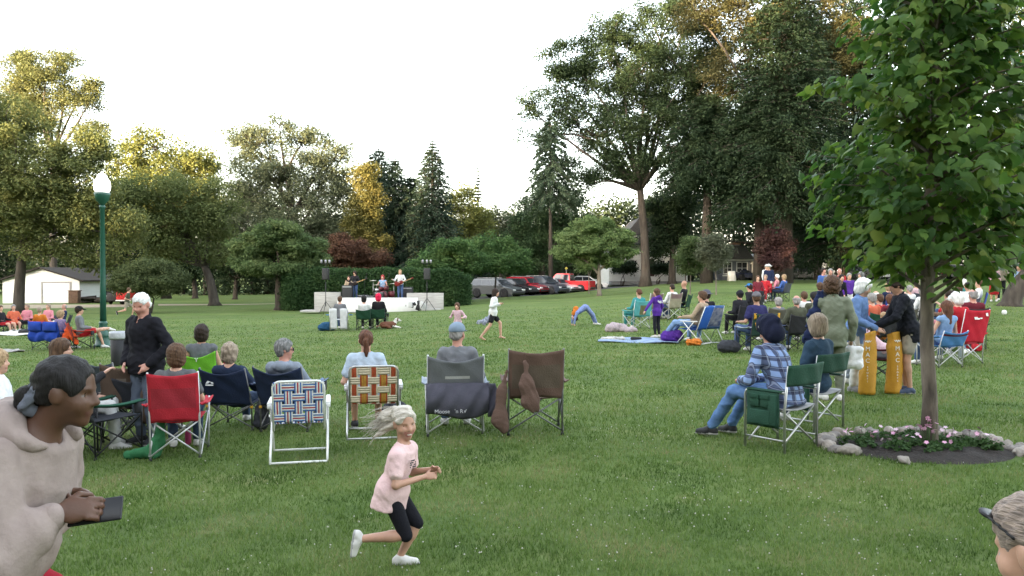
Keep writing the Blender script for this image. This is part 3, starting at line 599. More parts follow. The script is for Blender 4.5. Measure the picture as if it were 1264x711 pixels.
class Sdf:
    def __init__(s, h): s.h = h; s.p = []; s.noise = None
    def cone(s, a, b, ra, rb, k=.02, m=0, op=1, flat=None):
        s.p.append(('c', np.array(a, float), np.array(b, float), ra, rb, k, m, op, flat)); return s
    def ball(s, c, r, k=.02, m=0, op=1): return s.cone(c, c, r, r, k, m, op)
    def ell(s, c, r, rot=None, k=.02, m=0, op=1):
        s.p.append(('e', np.array(c, float), np.array(r, float), np.eye(3) if rot is None else np.array(rot, float), None, k, m, op, None)); return s
    def plane(s, c, n, k=.004):                # keep the side the normal points away from
        s.p.append(('h', np.array(c, float), np.array(n, float) / np.linalg.norm(n), 0, 0, k, 0, -2, None)); return s
    def mesh(s, name, smooth=0):
        fold = getattr(s, 'fold', None)
        lo = np.full(3, 1e9); hi = -lo
        for q in s.p:
            if q[7] != 1: continue
            if q[0] == 'c': r = max(q[3], q[4]); lo = np.minimum(lo, np.minimum(q[1], q[2]) - r); hi = np.maximum(hi, np.maximum(q[1], q[2]) + r)
            else: r = q[2].max(); lo = np.minimum(lo, q[1] - r); hi = np.maximum(hi, q[1] + r)
        h = s.h; lo -= 4 * h + .012; hi += 4 * h + .012; n = np.ceil((hi - lo) / h).astype(int) + 1
        Fd = np.full(n, 9.0, np.float32); M = np.zeros(n, np.int8); Bd = np.full(n, 9.0, np.float32)
        ax = [lo[i] + h * np.arange(n[i]) for i in range(3)]
        for (ty, a, b, ra, rb, k, m, op, fl) in s.p:
            if ty == 'h': l, u = lo, hi
            elif ty == 'c': r = max(ra, rb); l, u = np.minimum(a, b) - r, np.maximum(a, b) + r
            else: r = b.max(); l, u = a - r, a + r
            mg = 3.2 * h + 1.2 * k + .006
            i0 = np.maximum(0, np.floor((l - mg - lo) / h).astype(int)); i1 = np.minimum(n, np.ceil((u + mg - lo) / h).astype(int) + 1)
            if np.any(i1 <= i0): continue
            sl = tuple(slice(i0[i], i1[i]) for i in range(3))
            X = ax[0][i0[0]:i1[0], None, None]; Y = ax[1][None, i0[1]:i1[1], None]; Zz = ax[2][None, None, i0[2]:i1[2]]
            if ty == 'h': d = (X - a[0]) * b[0] + (Y - a[1]) * b[1] + (Zz - a[2]) * b[2]
            elif ty == 'c':
                ba = b - a; L2 = ba @ ba
                px, py, pz = X - a[0], Y - a[1], Zz - a[2]
                t = np.clip((px * ba[0] + py * ba[1] + pz * ba[2]) / L2, 0, 1) if L2 > 1e-12 else 0
                qx, qy, qz = px - t * ba[0], py - t * ba[1], pz - t * ba[2]
                if fl is not None:
                    fn, ff = np.array(fl[0], float), fl[1]; e = (qx * fn[0] + qy * fn[1] + qz * fn[2]) * (ff - 1)
                    qx, qy, qz = qx + e * fn[0], qy + e * fn[1], qz + e * fn[2]
                d = np.sqrt(qx * qx + qy * qy + qz * qz) - (ra + (rb - ra) * t)
                if fl is not None: d = d / max(1, .5 + fl[1] * .5)
            else:
                px, py, pz = X - a[0], Y - a[1], Zz - a[2]; Rm = ra
                u0 = (px * Rm[0, 0] + py * Rm[1, 0] + pz * Rm[2, 0]); u1 = (px * Rm[0, 1] + py * Rm[1, 1] + pz * Rm[2, 1]); u2 = (px * Rm[0, 2] + py * Rm[1, 2] + pz * Rm[2, 2])
                k0 = np.sqrt((u0 / b[0]) ** 2 + (u1 / b[1]) ** 2 + (u2 / b[2]) ** 2) + 1e-9
                k1 = np.sqrt((u0 / b[0] ** 2) ** 2 + (u1 / b[1] ** 2) ** 2 + (u2 / b[2] ** 2) ** 2) + 1e-9
                d = k0 * (k0 - 1) / k1
            f0 = Fd[sl]
            if op == 1:
                hh = np.maximum(k - np.abs(f0 - d), 0) / max(k, 1e-6); Fd[sl] = np.minimum(f0, d) - hh * hh * k * .25
                bb = Bd[sl]; upd = d < bb; Bd[sl] = np.where(upd, d, bb); M[sl] = np.where(upd, m, M[sl])
            elif op == 3:                       # paint only
                M[sl] = np.where(d < 0, m, M[sl])
            else:
                g_ = d if op == -2 else -d
                hh = np.maximum(k - np.abs(f0 - g_), 0) / max(k, 1e-6); Fd[sl] = np.maximum(f0, g_) + hh * hh * k * .25
                if op == -1: M[sl] = np.where(d < .004, m, M[sl]) if m else M[sl]
        if s.noise:
            amp, fr, seed = s.noise; rg = np.random.default_rng(seed); X, Y, Zz = ax[0][:, None, None], ax[1][None, :, None], ax[2][None, None, :]
            e = 0
            for q in range(4):
                kx = rg.normal(size=3) * fr * (1 + .5 * q); e = e + np.sin(X * kx[0] + Y * kx[1] + Zz * kx[2] + rg.uniform(0, 6) + (1.3 * np.sin(Zz * fr * .7 + q) if q % 2 else 1.1 * np.sin(X * fr * .8 + q))) / (1 + .4 * q)
            Fd += (amp * .5 * e).astype(np.float32)
        if fold:                                              # ridged folds running across a direction
            amp, fr, d1, d2, sd_ = fold; X, Y, Zz = ax[0][:, None, None], ax[1][None, :, None], ax[2][None, None, :]
            ph = fr * (X * d1[0] + Y * d1[1] + Zz * d1[2]) + 1.4 * np.sin(fr * .45 * (X * d2[0] + Y * d2[1] + Zz * d2[2]) + sd_) + .8 * np.sin(fr * .9 * (X * d2[1] - Y * d2[0] + Zz * d2[2]) + 2 * sd_)
            e = 1 - np.abs(np.sin(ph)); Fd -= (amp * (e ** 2.2 - .25) * (.55 + .45 * np.sin(fr * .23 * (X + Y * 1.3 - Zz) + sd_))).astype(np.float32)
        V, Q = surface_nets(Fd, lo, h, smooth)
        ci = np.clip(np.round((V[Q].mean(1) - lo) / h).astype(int), 0, n - 1)
        return mesh_np(name, V, Q, M[tuple(ci.T)])
# ------------------------------------------------------------------ people
def cloth(name, c, c2=None, scale=14, rough=.9): return mat("cloth " + name, c, c2, scale, rough, bump=.2, bscale=70, spec=.15)
SKIN = {k: mat("skin " + k, c, tuple(v * .86 for v in c), 12, .5, bump=.05, bscale=120, spec=.35) for k, c in dict(fair=(.52, .30, .215), tan=(.40, .225, .15), child=(.44, .25, .175), dark=(.095, .046, .028), red=(.50, .25, .19)).items()}
HAIR = {k: mat("hair " + k, c, c2, 26, .65, bump=.45, bscale=50, spec=.2, stretch=(2.2, 2.2, .35)) for k, c, c2 in (("black", (.018, .016, .016), (.009, .008, .008)), ("dark", (.035, .022, .016), (.018, .012, .009)), ("brown", (.12, .066, .038), (.042, .023, .014)), ("auburn", (.14, .06, .034), (.05, .022, .014)), ("blond", (.40, .28, .16), (.22, .14, .075)), ("ash", (.36, .285, .21), (.13, .10, .075)), ("grey", (.32, .30, .285), (.15, .14, .135)), ("white", (.78, .77, .75), (.55, .54, .52)), ("red", (.42, .05, .05), (.25, .03, .03)), ("steel", (.24, .235, .23), (.06, .06, .06)))}
eyew = mat("eye white", (.42, .38, .35)); eyed = mat("eye shade", (.16, .13, .115)); iris = mat("iris", (.03, .02, .015), rough=.2); lipm = mat("lip", (.38, .16, .13), rough=.5); liph = mat("lip dark", (.105, .045, .034), rough=.5); teeth = mat("teeth", (.75, .72, .66), rough=.3)
for m_ in SKIN.values():
    b_ = m_.node_tree.nodes["Principled BSDF"]; b_.inputs["Subsurface Weight"].default_value = .12; b_.inputs["Subsurface Radius"].default_value = (.012, .005, .003)
def nrm(v): v = np.asarray(v, float); return v / (np.linalg.norm(v) + 1e-9)
def hframe(e): return np.array(Euler((e[0], e[1], e[2])).to_matrix())
def pose_sit(s=1., back=14, seat=.42, arms='rest', head=(0, 0, 0), knee=.0, feet=0., spread=.15, lean=0, arm=None, legs=None):
    b = R(back); P = {}
    pel = A3(0, -.07, seat + .10); up = A3(math.sin(R(lean)), -math.sin(b), math.cos(b)); nk = pel + .50 * up
    P.update(pel=pel, nk=nk, hd=nk + A3(0, .02, .165) + up * .0, he=head)
    P['sh'] = [nk + A3(q * .165, 0, -.05) for q in (-1, 1)]; P['hip'] = [pel + A3(q * .09, .02, -.02) for q in (-1, 1)]
    P['kn'] = [A3(q * spread, .40, seat + .11 + knee) for q in (-1, 1)]; P['an'] = [A3(q * (spread - .01), .46 + feet, .09) for q in (-1, 1)]
    if arms == 'rest': P['el'] = [A3(q * .27, -.10, seat + .26) for q in (-1, 1)]; P['wr'] = [A3(q * .27, .15, seat + .25) for q in (-1, 1)]
    elif arms == 'lap': P['el'] = [A3(q * .25, -.04, seat + .24) for q in (-1, 1)]; P['wr'] = [A3(q * .09, .18, seat + .20) for q in (-1, 1)]
    else: P['el'] = [A3(*arms[0]), A3(*arms[2])]; P['wr'] = [A3(*arms[1]), A3(*arms[3])]
    P['td'] = [A3(q * .15, 1, -.1) for q in (-1, 1)]; P['sitting'] = True
    if legs: P.update(legs)
    return P
def pose_stand(head=(0, 0, 0), bend=0, arms=None, legs=None, stance=.10, hunch=0, twist=0):
    P = {}; b = R(bend); pel = A3(0, -.12 * math.sin(b), .93); up = A3(0, math.sin(b), math.cos(b)); nk = pel + .50 * up
    c, s_ = math.cos(R(twist)), math.sin(R(twist))
    P.update(pel=pel, nk=nk, hd=nk + A3(0, .025 + .12 * math.sin(b), .165 - .03 * math.sin(b)), he=head)
    P['sh'] = [nk - .045 * up + A3(q * .175 * c, q * .175 * s_, 0) for q in (-1, 1)]
    P['hip'] = [pel + A3(q * .09, 0, -.03) for q in (-1, 1)]; P['kn'] = [A3(q * (stance - .005), .025, .49) for q in (-1, 1)]; P['an'] = [A3(q * stance, -.02, .085) for q in (-1, 1)]
    sh = P['sh']
    P['el'] = [sh[i] + A3((-1, 1)[i] * .06, .0, -.28) for i in (0, 1)]; P['wr'] = [P['el'][i] + A3(-(-1, 1)[i] * .01, .08, -.24) for i in (0, 1)]
    P['td'] = [A3(q * .2, 1, 0) for q in (-1, 1)]; P['sitting'] = False
    if arms: P['el'] = [A3(*arms[0]), A3(*arms[2])]; P['wr'] = [A3(*arms[1]), A3(*arms[3])]
    if legs: P.update({k: [A3(*q) for q in v] for k, v in legs.items()})
    return P
def hand(S, wr, d, s, side, pn=None, curl=.6, fine=True, m=0, grip=None):
    """palm, four unequal bent fingers and a thumb from the side of the palm; pn = direction the palm faces"""
    d = nrm(d); pn = A3(0, 0, -1) if pn is None else nrm(pn); pn = nrm(pn - d * (pn @ d)); wv = nrm(np.cross(d, pn)) * side
    c = wr + d * .048 * s; Rm = np.stack([wv, d, pn], 1)
    S.ell(c, A3(.040, .052, .017) * s, Rm, .012 * s, m)
    if not fine:
        S.cone(wr + d * .085 * s, wr + d * .14 * s + pn * .03 * curl * s, .020 * s, .012 * s, .02 * s, m); S.cone(wr + d * .03 * s + wv * .03 * s, wr + d * .085 * s + wv * .055 * s + pn * .012 * s, .013 * s, .009 * s, .01 * s, m); return
    for q, (off, L) in enumerate(((.029, .068), (.010, .076), (-.010, .071), (-.028, .056))):
        p0 = wr + d * .085 * s + wv * off * s; dd = d; p = p0
        for g_, (fr, rr) in enumerate(((.45, .0092), (.31, .0082), (.24, .0072))):
            an = curl * (.55 + .35 * g_) + .05 * q; dd = nrm(dd * math.cos(an) + pn * math.sin(an)); e = p + dd * L * fr * s
            S.cone(p, e, rr * s, rr * .9 * s, .004 * s, m); p = e; pn_ = pn
            pn = nrm(pn - dd * (pn @ dd))
        pn = nrm(pn0 if False else np.cross(wv, d) * (1 if np.cross(wv, d) @ Rm[:, 2] > 0 else -1))
    t0 = wr + d * .022 * s + wv * .026 * s; t1 = t0 + nrm(d * .75 + wv * .75 + Rm[:, 2] * .35) * .042 * s; t2 = t1 + nrm(d * .9 + wv * .1 + Rm[:, 2] * (.3 + .5 * curl)) * .034 * s
    S.cone(t0, t1, .0125 * s, .0105 * s, .008 * s, m); S.cone(t1, t2, .0105 * s, .008 * s, .004 * s, m)
def head_prims(S, c, Rh, s, face, m=0, smile=False, jaw=1.0):
    T = lambda x, y, z: c + Rh @ (A3(x, y, z) * s)
    S.ell(T(0, -.012, .028), A3(.073, .092, .084) * s, Rh, .02 * s, m)
    S.ell(T(0, .022, -.035), A3(.056 * jaw, .066, .074) * s, Rh, .03 * s, m)
    S.ball(T(0, .062, -.092), .022 * s, .025 * s, m)
    for q in (-1, 1): S.ell(T(q * .074, -.008, -.008), A3(.010, .019, .031) * s, Rh @ hframe((.15, 0, q * .35)), .006 * s, m)
    if not face:
        S.cone(T(0, .088, .0), T(0, .104, -.028), .008 * s, .013 * s, .012 * s, m); return
    for q in (-1, 1):
        S.ball(T(q * .034, .050, -.032), .027 * s, .025 * s, m)                             # cheeks
        S.ball(T(q * .031, .0815, .004), .0155 * s, .010 * s, 0, -1)                          # eye sockets
        S.ell(T(q * .031, .0570, .003), A3(.0105, .0100, .0046) * s, Rh, .001 * s, 1)         # eyes
        S.ball(T(q * .030, .0640, .003), .0064 * s, .001, 2)
        S.cone(T(q * .016, .077, .021), T(q * .046, .064, .022), .0062 * s, .0045 * s, .010 * s, m)   # brow ridge
        S.cone(T(q * .018, .0680, .0110), T(q * .045, .0590, .0095), .0042 * s, .0036 * s, .004 * s, m)  # upper lid
        S.ball(T(q * .0125, .087, -.030), .0085 * s, .007 * s, m)                            # nostril wings
    S.cone(T(0, .077, .012), T(0, .099, -.024), .0085 * s, .0115 * s, .012 * s, m)
    if smile:
        for i in range(7):
            t = (i - 3) / 3; S.ball(T(t * .027, .084 - .014 * t * t, -.064 + .013 * t * t), .0070 * s * (1 - .45 * t * t), .003 * s, 4)
        for i in range(8):
            t0, t1 = (i - 4) / 4, (i - 3) / 4
            S.cone(T(t0 * .034, .091 - .017 * t0 * t0, -.0535 + .016 * t0 * t0), T(t1 * .034, .091 - .017 * t1 * t1, -.0535 + .016 * t1 * t1), .0044 * s, .0044 * s, .003 * s, 3)
            S.cone(T(t0 * .034, .089 - .017 * t0 * t0, -.0755 + .026 * t0 * t0), T(t1 * .034, .089 - .017 * t1 * t1, -.0755 + .026 * t1 * t1), .0045 * s, .0045 * s, .003 * s, 3)
    else:
        S.cone(T(-.021, .078, -.056), T(.021, .078, -.056), .0052 * s, .0052 * s, .006 * s, 3); S.cone(T(-.017, .082, -.0635), T(.017, .082, -.0635), .006 * s, .006 * s, .006 * s, 3)
def hair_piece(style, c, Rh, s, h, nk, seed=0):
    T = lambda x, y, z: c + Rh @ (A3(x, y, z) * s)
    S = Sdf(h); cap = lambda g=.016: S.ell(T(0, -.014, .032), A3(.073 + g, .092 + g, .084 + g) * s, Rh, .012 * s)
    curl = 0
    if style == 'crew': cap(.006); S.ell(T(0, -.05, -.02), A3(.072, .055, .055) * s, Rh, .02 * s)
    elif style == 'short': cap(.017); S.ell(T(0, -.045, -.025), A3(.076, .062, .068) * s, Rh, .025 * s)
    elif style == 'fringe': cap(.008); S.ell(T(0, -.05, -.03), A3(.077, .056, .055) * s, Rh, .02 * s); S.plane(T(0, 0, .062), Rh @ A3(0, .10, 1), .01 * s)
    elif style == 'bob': cap(.026); S.ell(T(0, -.035, -.045), A3(.096, .078, .085) * s, Rh, .03 * s)
    elif style == 'curly': cap(.034); S.ell(T(0, -.04, -.03), A3(.104, .090, .085) * s, Rh, .03 * s); curl = 1
    elif style in ('long', 'wind'):
        cap(.018); S.ell(T(0, -.04, -.05), A3(.090, .072, .10) * s, Rh, .03 * s)
        if style == 'long': S.cone(T(0, -.065, -.08), T(0, -.085, -.27), .075 * s, .045 * s, .04 * s, flat=(tuple(Rh @ A3(0, 1, 0)), 1.7))
    elif style in ('ponytail', 'bun', 'pulled'):
        cap(.009); S.ell(T(0, -.05, -.012), A3(.072, .056, .055) * s, Rh, .02 * s)
        if style == 'ponytail':
            S.ball(T(0, -.115, .015), .022 * s, .012 * s); S.cone(T(0, -.118, .012), T(0, -.112, -.10), .026 * s, .030 * s, .015 * s); S.cone(T(0, -.112, -.10), T(.008, -.095, -.20), .030 * s, .012 * s, .015 * s)
        elif style == 'bun': S.ell(T(0, -.115, -.01), A3(.045, .038, .045) * s, Rh, .012 * s)
    if style not in ('bald',):
        # open the face: cut in front of the hairline
        fy = {'bob': .058, 'curly': .062, 'long': .055, 'wind': .055}.get(style, .045)
        if style in ('ponytail', 'bun', 'pulled'): S.ell(T(0, .118, -.03), A3(.085, .085, .112) * s, Rh, .01 * s, 0, -1); S.ell(T(0, .03, -.11), A3(.10, .07, .085) * s, Rh, .01 * s, 0, -1)
        elif style in ('crew', 'short', 'fringe'): S.ell(T(0, .108, -.035), A3(.095, .085, .105) * s, Rh, .01 * s, 0, -1); S.ell(T(0, .02, -.105), A3(.11, .062, .095) * s, Rh, .01 * s, 0, -1)
        else: S.ell(T(0, .125, -.045), A3(.064, .085, .115) * s, Rh, .012 * s, 0, -1)
    if style in ('ponytail', 'bun', 'pulled', 'crew', 'fringe'):
        for q in (-1, 1): S.ell(T(q * .090, .012, -.018), A3(.032, .042, .044) * s, Rh, .006 * s, 0, -1)
    S.noise = ((.012 if curl else .006) * s, (95 if curl else 60) / s, seed)
    return S
def person(label, b, yaw, P, k=1., hs=1.09, h=.012, skin='fair', hair=('short', 'brown'), top=None, sleeve='long', bottom=None, legs='long', shoes='white', hat=None, fat=1., face=False, fine=False, smile=False, jaw=1.0, seed=0, hemn=None, hflat=1.35, bust=False, hood=None, group=None, palm=None, curl=.6, coat=False, glasses=None, open_collar=False, hem=.10, wrinkle=1.0, cuff_hand=True, name="person", roll=(0, 0)):
    """one person: P joints for a 1.7 m adult, k overall scale, hs head scale on top of it; body is one surface, clothes and hair its children"""
    root = empty(name, b, yaw, label, "person", group)
    if roll != (0, 0): root.rotation_euler = (roll[0], roll[1], yaw)
    J = {q: ([x * k for x in v] if isinstance(v, list) and q not in ('td', 'fd') else (v * k if isinstance(v, np.ndarray) else v)) for q, v in P.items()}
    pel, nk, hd = J['pel'], J['nk'], J['hd']; hk = k * hs
    if hs != 1.: hd = nk + (hd - nk) * (1 + (hs - 1) * .75)
    u = nrm(nk - pel); rv = J['sh'][1] - J['sh'][0]; rv = nrm(rv - u * (rv @ u)); fw = np.cross(u, rv); RT = np.stack([rv, fw, u], 1); L = np.linalg.norm(nk - pel)
    Rh = hframe(P['he'])
    sk = SKIN[skin]; f = fat
    B = Sdf(h)
    def torso(S, g=0., m=0, ex=0.):
        S.ell(pel + u * .02 * k, A3(.160 * f + g + ex, .112 * f + g + ex, .115 + g) * k, RT, .05 * k, m); S.ell(pel + u * .38 * L, A3(.140 * f + g, .098 * f + g, .17 + g) * k, RT, .05 * k, m)
        S.ell(pel + u * .70 * L, A3(.158 * f + g, .108 * f + g, .16 + g) * k, RT, .05 * k, m); S.cone(J['sh'][0], J['sh'][1], (.050 + g) * k, (.050 + g) * k, .05 * k, m)
        S.cone(nk - u * .04 * k, nk - u * .02 * k + fw * .0, (.075 + g) * k, (.062 + g) * k, .05 * k, m)
    torso(B)
    B.cone(nk - u * .03 * k, hd + Rh @ (A3(0, -.015, -.045) * hk), .055 * k, .050 * hk, .03 * k)
    head_prims(B, hd, Rh, hk, face, 0, smile, jaw)
    for i in (0, 1):
        q = (-1, 1)[i]; sh, el, wr = J['sh'][i], J['el'][i], J['wr'][i]
        B.cone(sh, el, .046 * k, .036 * k, .03 * k); B.cone(el, wr, .037 * k, .025 * k, .02 * k)
        dd = wr - el; pd = None
        if palm is not None and palm[i] is not None: dd, pd = palm[i] if len(palm[i]) == 2 else (dd, palm[i][0])
        hand(B, wr, dd, k, q, pd if pd is not None else (A3(-q * .8, 0, -.6) if not P['sitting'] else A3(0, 0, -1)), curl, fine)
        if not bust:
            hp, kn, an = J['hip'][i], J['kn'][i], J['an'][i]
            B.cone(hp, kn, .078 * k * f, .052 * k, .04 * k); B.cone(kn, kn + (an - kn) * .35, .052 * k, .054 * k, .02 * k); B.cone(kn + (an - kn) * .3, an, .054 * k, .034 * k, .02 * k)
            td = nrm(P['td'][i]); dn = nrm(P['fd'][i]) if 'fd' in P else A3(0, 0, -1); B.cone(an + dn * .02 * k, an + td * .05 * k + dn * .05 * k, .036 * k, .034 * k, .02 * k); B.cone(an + td * .04 * k + dn * .055 * k, an + td * .145 * k + dn * .062 * k, .034 * k, .026 * k, .02 * k)
            B.ball(an - td * .035 * k + dn * .05 * k, .032 * k, .02 * k)
    link("body", B.mesh("body"), [sk, eyed if skin == "dark" else eyew, iris, liph if skin == "dark" else lipm, teeth], root)
    hx = max(h, .006)
    if top is not None:
        S = Sdf(hx); g = .022 if coat else .014; torso(S, g, 0, .016)
        for i in (0, 1):
            sh, el, wr = J['sh'][i], J['el'][i], J['wr'][i]; e = g * 1.0
            if sleeve == 'long': S.cone(sh, el, (.052 + e) * k, (.042 + e) * k, .035 * k); S.cone(el, wr + (el - wr) * .06, (.042 + e) * k, (.031 + e) * k, .02 * k)
            elif sleeve == 'short': S.cone(sh, sh + (el - sh) * .62, (.053 + e) * k, (.054 + e) * k, .035 * k)
            elif sleeve == 'none': S.ball(sh, (.050 + e) * k, .03 * k)
        hb = pel - u * (hem * k)
        if hem > .10: S.cone(pel, hb, (.155 * f + g) * k, (.165 * f + g) * k, .05 * k, flat=(tuple(fw), hflat))
        if hood: S.cone(nk + (-fw * .07 - rv * .08) * k, nk + (-fw * .10 + u * .02) * k, .045 * k, .062 * k, .03 * k); S.cone(nk + (-fw * .10 + u * .02) * k, nk + (-fw * .07 + rv * .08) * k, .062 * k, .045 * k, .03 * k); S.cone(nk + (rv * .08 - fw * .03 + u * .02) * k, nk + (fw * .075 - u * .04) * k, .030 * k, .026 * k, .02 * k); S.cone(nk + (-rv * .08 - fw * .03 + u * .02) * k, nk + (fw * .075 - u * .04) * k, .030 * k, .026 * k, .02 * k)
        elif coat:
            for t in range(10): a0, a1 = 2 * PI * t / 10, 2 * PI * (t + 1) / 10; w_ = lambda a: nk + (rv * math.cos(a) * .072 + fw * (math.sin(a) * .068 + .005) + u * (.035 - .03 * math.sin(a))) * k; S.cone(w_(a0), w_(a1), .017 * k, .017 * k, .008 * k)
        nb = nk + u * .055 * k; S.ell(hd + Rh @ (A3(0, .0, -.02) * hk), A3(.085, .10, .12) * hk, Rh, .004, 0, -1)
        S.cone(nk + u * .0 * k, nk + u * .12 * k, .058 * k, .062 * k, .004, 0, -1)
        if open_collar: S.cone(nk + fw * .075 * k + u * .05 * k, nk + fw * .10 * k - u * .045 * k, .05 * k, .008 * k, .004, 0, -1)
        S.plane(hb, -u if hemn is None else A3(*hemn), .004); S.noise = (.0042 * k * wrinkle * (1.5 if coat else 1), 36 / k, seed + 7)
        S.fold = (.0075 * k * wrinkle * (1.35 if coat else 1), 40 / k, (.35, .2, .9), (.8, .5, -.3), seed)
        link("jacket" if coat else ("hoodie" if hood else "shirt"), S.mesh("shirt", 3), top if isinstance(top, (list, tuple)) else [top], root)
    if bottom is not None and not bust:
        S = Sdf(hx); S.ell(pel, A3(.162 * f + .006, .114 * f + .006, .120) * k, RT, .04 * k)
        for i in (0, 1):
            hp, kn, an = J['hip'][i], J['kn'][i], J['an'][i]
            if legs == 'long': S.cone(hp, kn, .092 * k * f, .070 * k, .05 * k); S.cone(kn, an + (kn - an) * .07, .070 * k, .056 * k, .03 * k)
            elif legs == 'leggings': S.cone(hp, kn, .087 * k * f, .060 * k, .05 * k); S.cone(kn, kn + (an - kn) * .35, .060 * k, .061 * k, .02 * k); S.cone(kn + (an - kn) * .3, an + (kn - an) * .1, .061 * k, .043 * k, .03 * k)
            elif legs == 'knee': S.cone(hp, kn, .090 * k * f, .066 * k, .05 * k)
            elif legs == 'short': S.cone(hp, hp + (kn - hp) * .62, .094 * k * f, .090 * k, .05 * k)
            elif legs == 'skirt': S.cone(hp, kn + (an - kn) * .15, .10 * k * f, .12 * k, .12 * k)
        S.noise = (.0042 * k * wrinkle * (.3 if legs in ('leggings', 'knee') else 1), 34 / k, seed + 3)
        if legs == 'long': S.fold = (.008 * k * wrinkle, 36 / k, (.2, .55, .8), (.7, -.4, .5), seed + 1)
        link("skirt" if legs == 'skirt' else ("shorts" if legs in ('knee', 'short') else "trousers"), S.mesh("trousers", 3), bottom, root)
    if shoes and not bust:
        sm = SHOE[shoes]
        for i in (0, 1):
            an = J['an'][i]; td = nrm(P['td'][i]); S = Sdf(max(h * .8, .007)); dn = A3(0, 0, -1)
            kn = J['kn'][i]
            if 'fd' in P: dn = nrm(P['fd'][i])
            S.cone(an + dn * .015 * k, an + td * .05 * k + dn * .045 * k, .045 * k, .044 * k, .02 * k); S.cone(an + td * .05 * k + dn * .046 * k, an + td * .150 * k + dn * .053 * k, .044 * k, .034 * k, .02 * k); S.ball(an - td * .035 * k + dn * .042 * k, .044 * k, .02 * k)
            S.cone(an - td * .04 * k + dn * .072 * k, an + td * .16 * k + dn * .072 * k, .040 * k, .036 * k, .004, 1, flat=(tuple(dn), 2.6))
            S.plane(an + dn * .090 * k, dn, .004); link("shoe", S.mesh("shoe"), [sm, SHOE['sole']], root)
    if hair and hair[0] != 'bald':
        link("hair", hair_piece(hair[0], hd, Rh, hk, max(h * .8, .006), nk, seed).mesh("hair", 1), hair[2] if len(hair) > 2 else HAIR[hair[1]], root)
    if hat:
        T = lambda x, y, z: hd + Rh @ (A3(x, y, z) * hk); S = Sdf(max(h * .8, .006))
        if hat[0] == 'cap':
            S.ell(T(0, -.012, .045), A3(.088, .108, .088) * hk, Rh, .01); S.plane(T(0, 0, .028), Rh @ A3(0, .05, -1), .004)
            S.ell(T(0, .098, .031), A3(.066 * hk, .078 * hk, max(.008 * hk, .8 * h)), Rh @ hframe((-.14, 0, 0)), .006)
        elif hat[0] == 'sun':
            S.ell(T(0, -.012, .045), A3(.090, .110, .095) * hk, Rh, .01); S.ell(T(0, 0, .03), A3(.165 * hk, .18 * hk, max(.012 * hk, .8 * h)), Rh, .012)
        elif hat[0] in ('hoodup', 'beanie'):
            S.ell(T(0, -.02, .035), A3(.098, .115, .108) * hk, Rh, .03 * hk)
            if hat[0] == 'hoodup': S.ell(T(0, -.045, -.06), A3(.105, .095, .10) * hk, Rh, .05 * hk); S.cone(T(0, -.09, .05), T(0, -.145, .03), .05 * hk, .02 * hk, .04 * hk); S.ell(T(0, .12, -.02), A3(.068, .085, .095) * hk, Rh, .01, 0, -1)
            else: S.plane(T(0, .0, .012), Rh @ A3(0, .1, -1), .005)
            S.noise = (.006 * hk, 40 / hk, seed)
        link("hood" if hat[0] == 'hoodup' else "hat", S.mesh("hat", 1), hat[1], root)
    if glasses:
        T = lambda x, y, z: hd + Rh @ (A3(x, y, z) * hk); S = Sdf(min(h, .006)); zz, yy = (.082, .13) if glasses == 'up' else (.004, .0)
        for q in (-1, 1):
            S.ell(T(q * .034, .098 - yy * .2, zz), A3(.030, .007, .023) * hk, Rh @ hframe((-.85 if glasses == 'up' else 0, 0, -q * .25)), .002); S.cone(T(q * .058, .088 - yy * .2, zz), T(q * .086, -.005, zz * .35 + .004), .0042 * hk, .0042 * hk, .002)
        S.cone(T(-.012, .102 - yy * .2, zz + .004), T(.012, .102 - yy * .2, zz + .004), .004 * hk, .004 * hk, .002)
        link("sunglasses", S.mesh("glasses"), mat("dark lens", (.012, .011, .012), rough=.45, spec=.3), root)
    root["hd"] = [float(c) for c in hd]; return root
SHOE = {k: mat("shoe " + k, c, rough=.7) for k, c in dict(white=(.62, .60, .57), black=(.02, .02, .022), blue=(.05, .07, .12), brown=(.12, .08, .05), grey=(.22, .22, .23), sole=(.35, .34, .33), pink=(.6, .42, .42)).items()}
